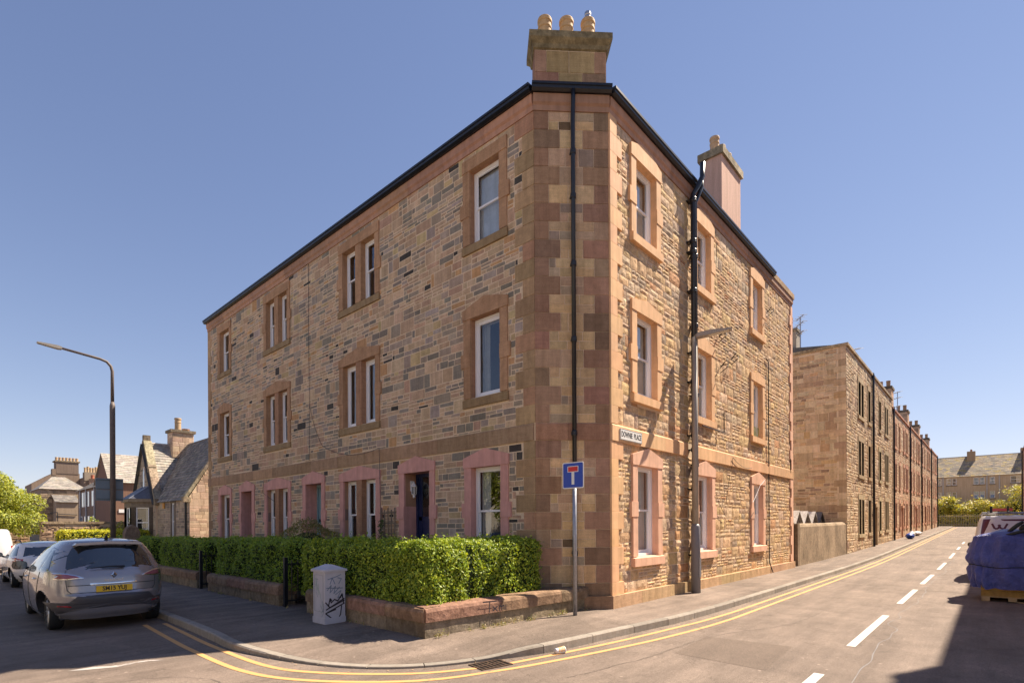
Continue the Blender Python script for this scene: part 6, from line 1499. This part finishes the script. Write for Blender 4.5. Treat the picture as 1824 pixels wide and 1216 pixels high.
n_=2600; P=np.stack([nr.uniform(92.15,93.2,n_),nr.uniform(-13,1,n_),1.15+1.7*nr.rand(n_)**1.3],1)
leaves_obj('fence_undergrowth',P,np.tile([-1.,0,.5],(n_,1)),.13,BRI,None,kind='stuff')
# ================================================================ left background: cottage
cot=thing('stone_cottage','grey stone cottage with steep slate roofs, gabled front and bay window','building',(3,27,.12))
X0=.97;YA=24.0;YB=34.5;ZE=3.25;XR=3.0;ZR=6.7
GST=[((.40,.34,.28),4),((.33,.28,.24),3),((.46,.38,.30),2),((.22,.19,.17),1)]; GSG=[((.66,.50,.37),4),((.58,.42,.31),3),((.70,.54,.40),2),((.46,.34,.26),1.5)]  # second palette raised so the gable colour carries its sunlight
FCt=Fr((X0,0,0),(0,1,0),(-1,0,0)); FGt=Fr((0,YA,0),(1,0,0),(0,-1,0))
m=MB(); hc=[(26.25,26.75,1.05,3.0),(31.25,31.55,4.0,5.2)]
grid_wall(m,FCt,YA,YB,0,ZE,hc[:1]); 
fprism(m,FGt,[(X0,0),(5.05,0),(5.05,ZE),(XR,ZR),(X0,ZE)],-.02,0); m.poly([(5.05,YA,0),(5.05,YB,0),(5.05,YB,ZE),(5.05,YA,ZE)]); m.poly([(X0,YB,0),(5.05,YB,0),(5.05,YB,ZE),(XR,YB,ZR),(X0,YB,ZE)]); m.build('wall_core',M['mortar'],cot)
# gabled cross wing front, standing slightly proud
FG2=Fr((X0-.12,0,0),(0,1,0),(-1,0,0)); m=MB(); fprism(m,FG2,[(29.2,0),(33.6,0),(33.6,3.1),(31.4,6.75),(29.2,3.1)],-.3,0,(.4,.3,.2)); m.build('gable_core',M['mortar'],cot)
st=MB()
for (a,b,c,d) in rubble(YA+.0,29.2,.1,ZE,[(26.05,26.95,.85,3.25)],band=(.25,.34),seg=(.6,1.6),sw=(.25,.55),gap=.012,rng=rg): bevstone(st,FCt,a,b,c,d,.012,pick(GST,rg),b=.008,rng=rg)
for (a,b,c,d) in rubble(29.2,33.6,.1,6.75,[(31.2,31.6,3.95,5.25)],band=(.25,.34),seg=(.6,1.6),sw=(.25,.55),gap=.012,rng=rg):
    if d>3.1:
        hw=(6.75-d)/(6.75-3.1)*2.2; a=max(a,31.4-hw);b=min(b,31.4+hw)
        if b-a<.06: continue
    bevstone(st,FG2,a,b,c,d,.012,pick(GST,rg),b=.008,rng=rg)
st.build('front_walling',M['rub_a'],cot,kind='stuff'); st=MB()
for (a,b,c,d) in rubble(X0,5.05,.1,ZR,[],band=(.25,.36),seg=(.6,1.4),sw=(.25,.55),gap=.012,rng=rg):
    if d>ZE:
        f=(ZR-d)/(ZR-ZE); a=max(a,XR-(XR-X0)*f);b=min(b,XR+(5.05-XR)*f)
        if b-a<.06: continue
    bevstone(st,FGt,a,b,c,d,.014,pick(GSG,rg),b=.008,rng=rg)
st.build('gable_walling',M['rub_a'],cot,kind='stuff')
# roofs
sl1=Vector((XR-X0,0,ZR-ZE)); sw_=Vector((0,31.4-29.0,6.6-2.9))
m=MB(); L1_=sl1.length
clip_slates(m,(X0-.12,YA-.02,ZE-.15),(0,1,0),sl1,L1_+.12,lambda f:(0,5.0+2.3*f),.19,.28,SL,rg); m.build('main_roof_slates',M['slate'],cot,kind='stuff')
m=MB(); vv=Vector((0,2.25,3.65)); 
clip_slates(m,(X0-.1,29.12,3.0),(1,0,0),vv,vv.length,lambda f:(0.05,.05+2.3*max(.06,f)),.19,.28,SL_LIT,rg); m.build('wing_roof_slates',M['slate'],cot,kind='stuff')
m=MB(); m.poly([(X0-.1,YA,ZE-.18),(X0-.1,YB,ZE-.18),(XR,YB,ZR-.02),(XR,YA,ZR-.02)],(.1,.1,.1)); m.poly([(5.15,YA,ZE-.18),(5.15,YB,ZE-.18),(XR,YB,ZR-.02),(XR,YA,ZR-.02)],(.1,.1,.1)); m.poly([(X0-.3,29.15,2.97),(3.2,29.15,2.97),(3.6,31.4,6.6),(X0-.3,31.4,6.6)],(.1,.1,.1)); m.poly([(X0-.3,33.65,2.97),(3.2,33.65,2.97),(3.6,31.4,6.6),(X0-.3,31.4,6.6)],(.1,.1,.1)); m.build('roof',M['slate'],cot)
m=MB(); m.tube([(X0-.05,29.0,3.1),(3.05,31.35,6.62)],.05,6,(.5,.47,.42)); m.build('valley_flashing',M['slate'],cot); m=MB(); m.tube([(X0,31.4,6.68),(3.2,31.4,6.68)],.06,6,(.5,.46,.42)); m.build('ridge',M['slate'],cot); m=MB(); m.tube([(XR,YA,ZR+.02),(XR,YB,ZR+.02)],.06,6,(.22,.2,.2)); m.build('ridge',M['slate'],cot)
skc=(.50,.40,.28)
def skew(F,p,q,w_,nm='skew_stone',d0=-.34,d1=.06):
    a=Vector((*p,0));b=Vector((*q,0)); t=(b-a).normalized(); n_=Vector((-t.y,t.x,0)); n_=n_ if n_.y>0 else -n_; L=(b-a).length; k=max(1,int(L/.8))
    for i in range(k):
        s0=a+t*(L*i/k+.005);s1=a+t*(L*(i+1)/k-.005); m=MB(); fprism(m,F,[(s0.x,s0.y),(s1.x,s1.y),(s1.x+n_.x*w_,s1.y+n_.y*w_),(s0.x+n_.x*w_,s0.y+n_.y*w_)],d0,d1,tuple(c*rg.uniform(.85,1.08) for c in skc)); m.build(nm,M['cope'],cot)
skew(FG2,(29.15,3.0),(31.4,6.72),.17); skew(FG2,(33.65,3.0),(31.4,6.72),.17)
m=MB(); fbox(m,FG2,31.27,31.53,6.75,7.12,-.3,.05,(.36,.29,.21)); m.build('apex_stone',M['cope'],cot); 
for (u,z) in ((30.35,4.85),(29.05,2.95),(32.45,4.85),(33.75,2.95)): m=MB(); fbox(m,FG2,u-.12,u+.12,z,z+.36,-.3,.10,(.34,.27,.19)); m.build('kneeler_stone',M['cope'],cot)
skew(FGt,(X0-.12,ZE-.1),(XR,ZR+.02),.14,d0=-.28,d1=.05); m=MB(); fbox(m,FGt,X0-.28,X0+.05,ZE-.28,ZE-.04,-.25,.08,(.45,.36,.25)); m.build('kneeler_stone',M['cope'],cot)
facade_window(FCt,26.25,26.75,1.05,3.0,cot,rev=.02,wcol=(.25,.2,.15),curt=[(0,1,0,1,(.5,.48,.46))]); 
m=MB(); fbox(m,FCt,26.05,26.95,3.0,3.22,-.05,.03,(.25,.21,.17)); fbox(m,FCt,26.05,26.25,.9,3.0,-.05,.03,(.25,.21,.17)); fbox(m,FCt,26.75,26.95,.9,3.0,-.05,.03,(.25,.21,.17)); m.build('window_surround',M['ashlar'],cot)
m=MB(); fprism(m,FG2,[(31.25,3.95),(31.55,3.95),(31.55,4.95),(31.4,5.25),(31.25,4.95)],.012,.03,(1,1,1)); m.build('lancet_window',M['upvc'],cot); m=MB(); fprism(m,FG2,[(31.31,4.02),(31.49,4.02),(31.49,4.9),(31.4,5.1),(31.31,4.9)],.03,.034,(1,1,1)); m.build('lancet_pane',M['carglass'],cot)
m=MB(); m.tube([(X0-.07,24.35,.1),(X0-.07,24.35,3.05)],.045,8); m.build('downpipe',M['black'],cot)
m=MB(); m.box(X0-.06,X0,27.9,28.15,2.75,3.05); m.build('alarm_box',plain('orange_alarm_box',(.65,.30,.06),.5),cot)
# bay window
bp=[(.85,29.6),(-.05,30.25),(-.05,31.75),(.85,32.4)]
for k in range(3):
    a=Vector((*bp[k],0));b=Vector((*bp[k+1],0)); u=(b-a).normalized(); n_=Vector((-u.y,u.x,0)); n_=n_ if n_.x<0 or k!=1 else -n_
    cen=(a+b)/2; n_=n_ if (cen+n_-Vector((1.5,31,0))).length>(cen-n_-Vector((1.5,31,0))).length else -n_
    Fb=Fr(a,u,n_); L=(b-a).length; m=MB(); w0,w1=(L*.2,L*.8); grid_wall(m,Fb,0,L,0,3.15,[(w0,w1,1.15,2.85)],col=(.24,.2,.16)); fbox(m,Fb,0,w0,1.15,2.85,-.14,0,(.22,.18,.14)); fbox(m,Fb,w1,L,1.15,2.85,-.14,0,(.22,.18,.14)); m.build('bay_wall',M['ashlar'],cot)
    facade_window(Fb,w0,w1,1.15,2.85,cot,rev=.05,wcol=(.24,.2,.16),rs=(.0,.12),curt=[(0,.3,0,1,(.4,.38,.36))])
    m=MB(); fbox(m,Fb,-.08,L+.08,3.15,3.32,-.2,.12,(.30,.25,.19)); m.build('bay_cornice',M['ashlar'],cot)
tp_=[(.9,30.3,4.15),(.9,31.7,4.15)]; ev=[(.95,29.4,3.33),(-.17,30.15,3.33),(-.17,31.85,3.33),(.95,32.6,3.33)]
m=MB(); m.poly([ev[0],ev[1],tp_[0]]);m.poly([ev[1],ev[2],tp_[1],tp_[0]]);m.poly([ev[2],ev[3],tp_[1]]); bo=m.build('bay_roof',M['lead'],cot)
for (a,b) in ((ev[1],tp_[0]),(ev[2],tp_[1])): m=MB(); m.tube([a,b],.035,6); m.build('lead_roll',M['galv'],bo)
m=MB(); cxx,cyy=2.73,31.1
m.box(2.15,3.3,30.85,31.75,5.9,7.45,(.30,.24,.18)); ck=m.build('chimney_stack',M['mortar'],cot); q=MB()
for FF,L in ((Fr((2.15,30.85,0),(1,0,0),(0,-1,0)),1.15),(Fr((2.15,30.85,0),(0,1,0),(-1,0,0)),.9)):
    for (a,b,c,d) in rubble(0,L,5.9,7.40,[],band=(.26,.34),seg=(.4,.8),sw=(.25,.5),gap=.014,rng=rg): bevstone(q,FF,a,b,c,d,.02,pick(GSG,rg),b=.01,rng=rg)
q.build('stack_stone_facing',M['rub_a'],ck,kind='stuff'); m=MB(); m.box(2.05,3.4,30.75,31.85,7.42,7.58,(.28,.23,.17)); m.build('chimney_cope',M['cope'],ck); pot(ck,2.55,31.2,7.58,h=.75,r=.17,col=(.46,.33,.2)); pot(ck,2.98,31.2,7.58,h=.14,r=.2,col=(.5,.3,.18))
# ---- brown harled house with slate roof behind
def block(name,label,x0,x1,y0,y1,ze,zr,wallc,roofc,ridge='x',wins=(),hip=0,wmat='harl',gr=None):
    T_=thing(name,label,'building',((x0+x1)/2,(y0+y1)/2,0),gr); m=MB(); m.box(x0,x1,y0,y1,-.1,ze,wallc)
    if not hip:
        if ridge=='x':
            ym=(y0+y1)/2
            for x in (x0,x1): m.poly([(x,y0,ze),(x,y1,ze),(x,ym,zr)],wallc)
        else:
            xm=(x0+x1)/2
            for y in (y0,y1): m.poly([(x0,y,ze),(x1,y,ze),(xm,y,zr)],wallc)
    m.build('wall',M[wmat],T_); r=MB(); s=MB()
    if ridge=='x':
        ym=(y0+y1)/2; h=hip; A=[(x0-.15,y0-.2,ze-.05),(x1+.15,y0-.2,ze-.05),(x1+.15-h,ym,zr),(x0-.15+h,ym,zr)]; r.poly(A,roofc[0][0]); r.poly([(x0-.15,y1+.2,ze-.05),(x1+.15,y1+.2,ze-.05),(x1+.15-h,ym,zr),(x0-.15+h,ym,zr)],roofc[0][0])
        if h: r.poly([(x0-.15,y0-.2,ze-.05),(x0-.15,y1+.2,ze-.05),(x0-.15+h,ym,zr)],roofc[0][0])
        v=Vector((0,ym-y0+.2,zr-ze+.05)); LL=x1-x0+.3; clip_slates(s,(x0-.15,y0-.2,ze-.05),(1,0,0),v,v.length,lambda f:(h*f,LL-h*f),.28,.45,roofc,rg)
    else:
        xm=(x0+x1)/2; r.poly([(x0-.2,y0-.1,ze-.05),(x0-.2,y1+.1,ze-.05),(xm,y1+.1,zr),(xm,y0-.1,zr)],roofc[0][0]); r.poly([(x1+.2,y0-.1,ze-.05),(x1+.2,y1+.1,ze-.05),(xm,y1+.1,zr),(xm,y0-.1,zr)],roofc[0][0])
        v=Vector((xm-x0+.2,0,zr-ze+.05)); clip_slates(s,(x0-.2,y0-.1,ze-.05),(0,1,0),v,v.length,lambda f:(0,y1-y0+.2),.28,.45,roofc,rg)
    r.build('roof',M['slate'],T_); s.build('roof_slates',M['slate'],T_,kind='stuff')
    for (F,a,b,z0,z1) in wins:
        m=MB(); fbox(m,F,a-.05,b+.05,z0-.05,z1+.05,-.02,.02); w_=m.build('window',M['upvc'],T_); g=MB(); fbox(g,F,a+.02,b-.02,z0+.02,z1-.02,.02,.025); g.build('pane',M['carglass'],w_)
    return T_
BRH=(.23,.135,.095); hb=block('harled_house','brown roughcast house with big pale slate roof behind the lamp post','x' and 3.8,13,55,61,5.95,8.85,BRH,SL_LIT,'x')
m=MB(); Fh=Fr((0,54.97,0),(1,0,0),(0,-1,0)); fbox(m,Fh,4.45,5.6,3.1,3.42,.0,.03); sgn=m.build('name_board',M['signwhite'],hb)
text_mesh('board_lettering','LODGE',.2,M['signblack'],sgn,Fh,5.0,3.26,.031) if False else None
FT=Fr((4.02,0,0),(0,1,0),(-1,0,0)); wl_=[]
for y in (61.6,63.6,65.8,67.2,68.6,70.2): wl_.append((FT,y-.4,y+.4,4.0,5.5))
for y in (61.6,63.2,65.6,67.4,69.4): wl_.append((FT,y-.35,y+.35,1.2,2.9))
tr_=block('terraced_house','brown roughcast terrace with white windows receding behind the sign boards','x' and 4.04,11,60.6,71.4,5.85,8.3,(.24,.165,.12),SL,'y',wl_)
for y in (62.5,66.6,69.7): m=MB(); m.tube([(3.95,y,.2),(3.95,y,5.8)],.07,6); m.build('downpipe',pm,tr_)
ST=(.30,.225,.16)
lg=block('gabled_house','sandy gabled house front between the tree and the brown terrace','x' and 3.2,5.3,79.5,88,4.9,6.5,(.34,.26,.185),SL,'x')
for (x0_,x1_,z_) in ((2.1,5.8,6.5),): 
    hh=block('hipped_house','stone house with hipped slate roof below the tall chimney','x' and 2.0,6.6,82,90,6.6,8.4,ST,SL_LIT,'x',hip=1.8,wmat='harl')
Fhh=Fr((0,81.98,0),(1,0,0),(0,-1,0)); st=MB()
for (a,b,c,d) in rubble(2.0,6.6,0,6.5,[],band=(.3,.45),seg=(.6,1.6),sw=(.3,.8),gap=.03,rng=rg): bevstone(st,Fhh,a,b,c,d,.03,pick([((.42,.32,.22),3),((.34,.26,.19),3),((.24,.19,.15),1.5),((.48,.37,.26),1)],rg),b=.015,rng=rg)
st.build('front_walling',M['rub_a'],hh,kind='stuff')
for (p_0,p_1) in (((3.3,79.4,.5),(3.3,79.4,3.6)),((3.3,79.4,3.4),(5.2,79.4,3.3)),((2.6,79.4,3.5),(3.3,79.4,3.6))): m=MB(); m.tube([p_0,p_1],.05,6); m.build('drain_pipe',M['black'],lg)
tg=thing('tall_gable_house','tall stone gable with a row of chimney pots on the skyline','building',(3.5,96,0)); FTG=Fr((0,95,0),(1,0,0),(0,-1,0))
def sc95(p): # helper sizes given at 80 m, moved to 95 m along the line of sight
    v=Vector((p[0],80,p[1]))-Vector((-7.95,-5.52,1.75)); v=v*(100.52/85.52); q=Vector((-7.95,-5.52,1.75))+v; return (q.x,q.z)
pts=[sc95(p) for p in ((1.0,-1.4),(5.55,-1.4),(5.55,8.5),(3.1,8.5),(1.0,7.0))]
m=MB(); fprism(m,FTG,pts,-7,0,(.27,.20,.15)); m.build('gable_wall',M['harl'],tg)
pts=[sc95(p) for p in ((3.28,8.4),(5.45,8.4),(5.45,9.85),(3.28,9.85))]; m=MB(); fprism(m,FTG,pts,-2,.05,(.22,.165,.13)); ck=m.build('chimney_stack',M['harl'],tg); a=sc95((3.15,9.85));b=sc95((5.58,10.02)); m=MB(); fbox(m,FTG,a[0],b[0],a[1],b[1],-2.1,.15,(.36,.29,.2)); m.build('chimney_cope',M['cope'],ck)
for k in range(7): p=sc95((3.38+k*.33,10.02)); pot(ck,p[0],95.6,p[1],h=.5,r=.17,col=(.5,.36,.22))
m=MB(); a=sc95((2.9,8.4));b=sc95((3.27,8.95)); fbox(m,FTG,a[0],b[0],a[1]-.3,b[1],-1.2,.04,(.27,.2,.15)); m.build('shoulder_stack',M['harl'],tg)
tc=thing('chimney_block','lower stone house top with a cluster of clay chimney pots','building',(7,93,0)); FTC=Fr((0,92,0),(1,0,0),(0,-1,0))
pts=[sc95(p) for p in ((5.56,-1.4),(8.1,-1.4),(8.1,7.6),(5.56,7.9))]; m=MB(); fprism(m,FTC,pts,-4,0,(.25,.19,.145)); m.build('wall',M['harl'],tc)
a=sc95((5.6,7.5));b=sc95((7.9,8.55)); m=MB(); fbox(m,FTC,a[0],b[0],a[1],b[1],-1.2,.05,(.30,.25,.19)); ck=m.build('chimney_stack',M['harl'],tc)
for k in range(8): p=sc95((5.75+k*.27,8.55)); pot(ck,p[0],92.5,p[1],h=.7+.15*(k%3==1),r=.15,col=((.52,.38,.22) if k<5 else (.42,.14,.08)))
pts=[sc95(p) for p in ((6.0,7.0),(7.1,7.0),(7.1,7.7),(6.0,7.7))]; m=MB(); fprism(m,FTC,pts,.1,.9,(.34,.24,.18)); c3=m.build('front_stack',M['harl'],tc)
for k in range(2): p=sc95((6.25+k*.5,7.3)); pot(c3,p[0],91.0,p[1]+.5,h=.5,r=.2,col=(.42,.14,.08))
# ---- boundary walls, hedge, tree at left
def rubwall(name,label,F,L,h,pal,d=.35,group=None):
    T_=thing(name,label,'wall',tuple(F.P(L/2,0,0)),group); m=MB(); fbox(m,F,0,L,0,h,-d,0); m.build('wall_core',M['mortar'],T_); s=MB()
    for (a,b,c,dd) in rubble(0,L,.0,h-.02,[],band=(.22,.4),seg=(.4,1.2),sw=(.2,.55),gap=.02,rng=rg): roughstone(s,F,a,b,c,dd,.04,pick(pal,rg),amp=.02,rng=rg)
    s.build('wall_rubble',M['rub_b'],T_,kind='stuff'); u=0
    while u<L-.05: w_=min(.75,L-u); m=MB(); fbox(m,F,u+.005,u+w_-.005,h,h+.14,-d-.04,.07,(.50,.38,.26)); m.build('coping_stone',M['cope'],T_); u+=w_
    return T_
BW=[((.44,.31,.2),3),((.36,.25,.17),3),((.5,.38,.27),2),((.26,.18,.13),1)]
rubwall('boundary_wall','sunlit rubble boundary wall behind the yellow green hedge',Fr((-3.45,34,0),(1,0,0),(0,-1,0)),4.4,1.95,BW,group='rubble boundary walls'); rubwall('boundary_wall','rubble wall with plants in front of it, under the leafy tree',Fr((-9,38,0),(1,0,0),(0,-1,0)),5.5,1.9,BW,group='rubble boundary walls')
hedge('garden_hedge',[(-3.2,.75,29.6,31.2,.2,1.62)],'bright yellow green hedge in full sun before the rubble wall',None,dens=420,size=.05,pal=YEL,lump=.09,seed=20)
for (x,y,r,h,lb) in ((-4.9,36.6,.7,1.2,'yellowish low plant at the foot of the rubble wall'),(-6.3,36.8,.9,1.5,'straggly bush against the rubble wall at the left edge'),(.1,33.2,.6,1.95,'leafy bush rising over the right end of the boundary wall'),(1.2,36,1.0,2.4,'dark green bush between the wall and the cottage'),(-.9,35.2,.7,2.25,'small bright plant showing over the boundary wall')):
    shrub('garden_bush',(x,y,.05),(r,r*.8,h),lb,YEL+PRIV,1100,.055,'bush','bushes by the boundary walls')
def tree(name,label,x,y,h,cr,cz,pal,n,size,seed,z0=0.0,group=None,rz=1.0,lumps=9):
    T_=thing(name,label,'tree',(x,y,z0),group); r=random.Random(seed); m=MB(); tr=.035*h
    m.tube([(x,y,z0-.1),(x+.03,y,z0+h*.15),(x-.05,y+.05,z0+h*.45)],[tr*1.3,tr,tr*.7],10,(.10,.075,.05)); fork=Vector((x-.05,y+.05,z0+h*.42)); cl=[]
    for k in range(lumps):
        a=2*math.pi*k/lumps+r.uniform(-.4,.4); e=r.uniform(.1,.95); c=Vector((x+cr*.72*math.cos(a)*math.sqrt(1-e*e*.8),y+cr*.72*math.sin(a)*math.sqrt(1-e*e*.8),cz+(h-cz+z0)*(.9*e-.15)*rz)); cl.append((c,cr*r.uniform(.34,.52)))
        mid=(fork+c)/2+Vector((r.uniform(-.1,.1),r.uniform(-.1,.1),r.uniform(-.1,.2)))*cr*.5; m.tube([fork-Vector((0,0,h*.1*r.random())),mid,c],[tr*.5,tr*.28,tr*.1],6,(.10,.075,.05))
    cl.append((Vector((x,y,z0+h-cr*.35)),cr*.38)); cl.append((Vector((x,y,cz+.2*h)),cr*.5))
    m.build('trunk',M['bark'],T_,smooth=True); Ps=[];Ns=[]
    for (c,rad) in cl:
        q=int(n/len(cl)); d=nr.normal(size=(q,3)); d/=np.linalg.norm(d,axis=1)[:,None]; rr=rad*(.55+.5*nr.rand(q)**.6)*(1+.25*np.array([noise.noise(Vector(v*2.5)+c) for v in d])); Ps.append(np.array(c)+d*rr[:,None]*np.array([1,1,.8])); Ns.append(d)
    leaves_obj('crown',np.concatenate(Ps),np.concatenate(Ns),size,pal,T_,kind='stuff',spread=.8); return T_
TG=[(.27,.31,.045),(.34,.38,.055),(.19,.24,.035),(.42,.43,.07)]
tree('street_tree','leafy yellow green tree over the rubble wall at the left edge',-5.15,35.4,4.95,2.05,2.0,TG,18000,.075,3,lumps=13)
for (x,y,h,c,lb) in ((-19,0,7.5,3.0,'tree across the main road, mirrored in the front windows'),(-20,9,8.5,3.2,'second tree across the main road'),(-19,22,8,3.2,'farther tree across the main road')):
    tree('roadside_tree',lb,x,y,h,c,3.0,TG,7000,.13,int(h*10),group='trees across the main road')

for k,(y0,y1,lb,c) in enumerate(((-28,-9,'cream rendered house across the main road, southern one, added to bounce sunlight',(.66,.60,.50)),(-8,12,'cream rendered house across the main road, middle one, added to bounce sunlight',(.62,.56,.47)),(13,40,'long cream rendered house across the main road, northern one, added to bounce sunlight',(.66,.60,.50)))):  # out of view, added to bounce sunlight onto the shaded front
    Fx=Fr((-24,0,0),(0,1,0),(1,0,0)); block('added_bounce_house',lb,-33,-24,y0,y1,6.2,9.0,c,SL,'y',[(Fx,y0+2+j*4,y0+3.2+j*4,z,z+1.5) for j in range(int((y1-y0-2)/4)) for z in (1.0,3.9)],gr='unseen houses added for bounce light')
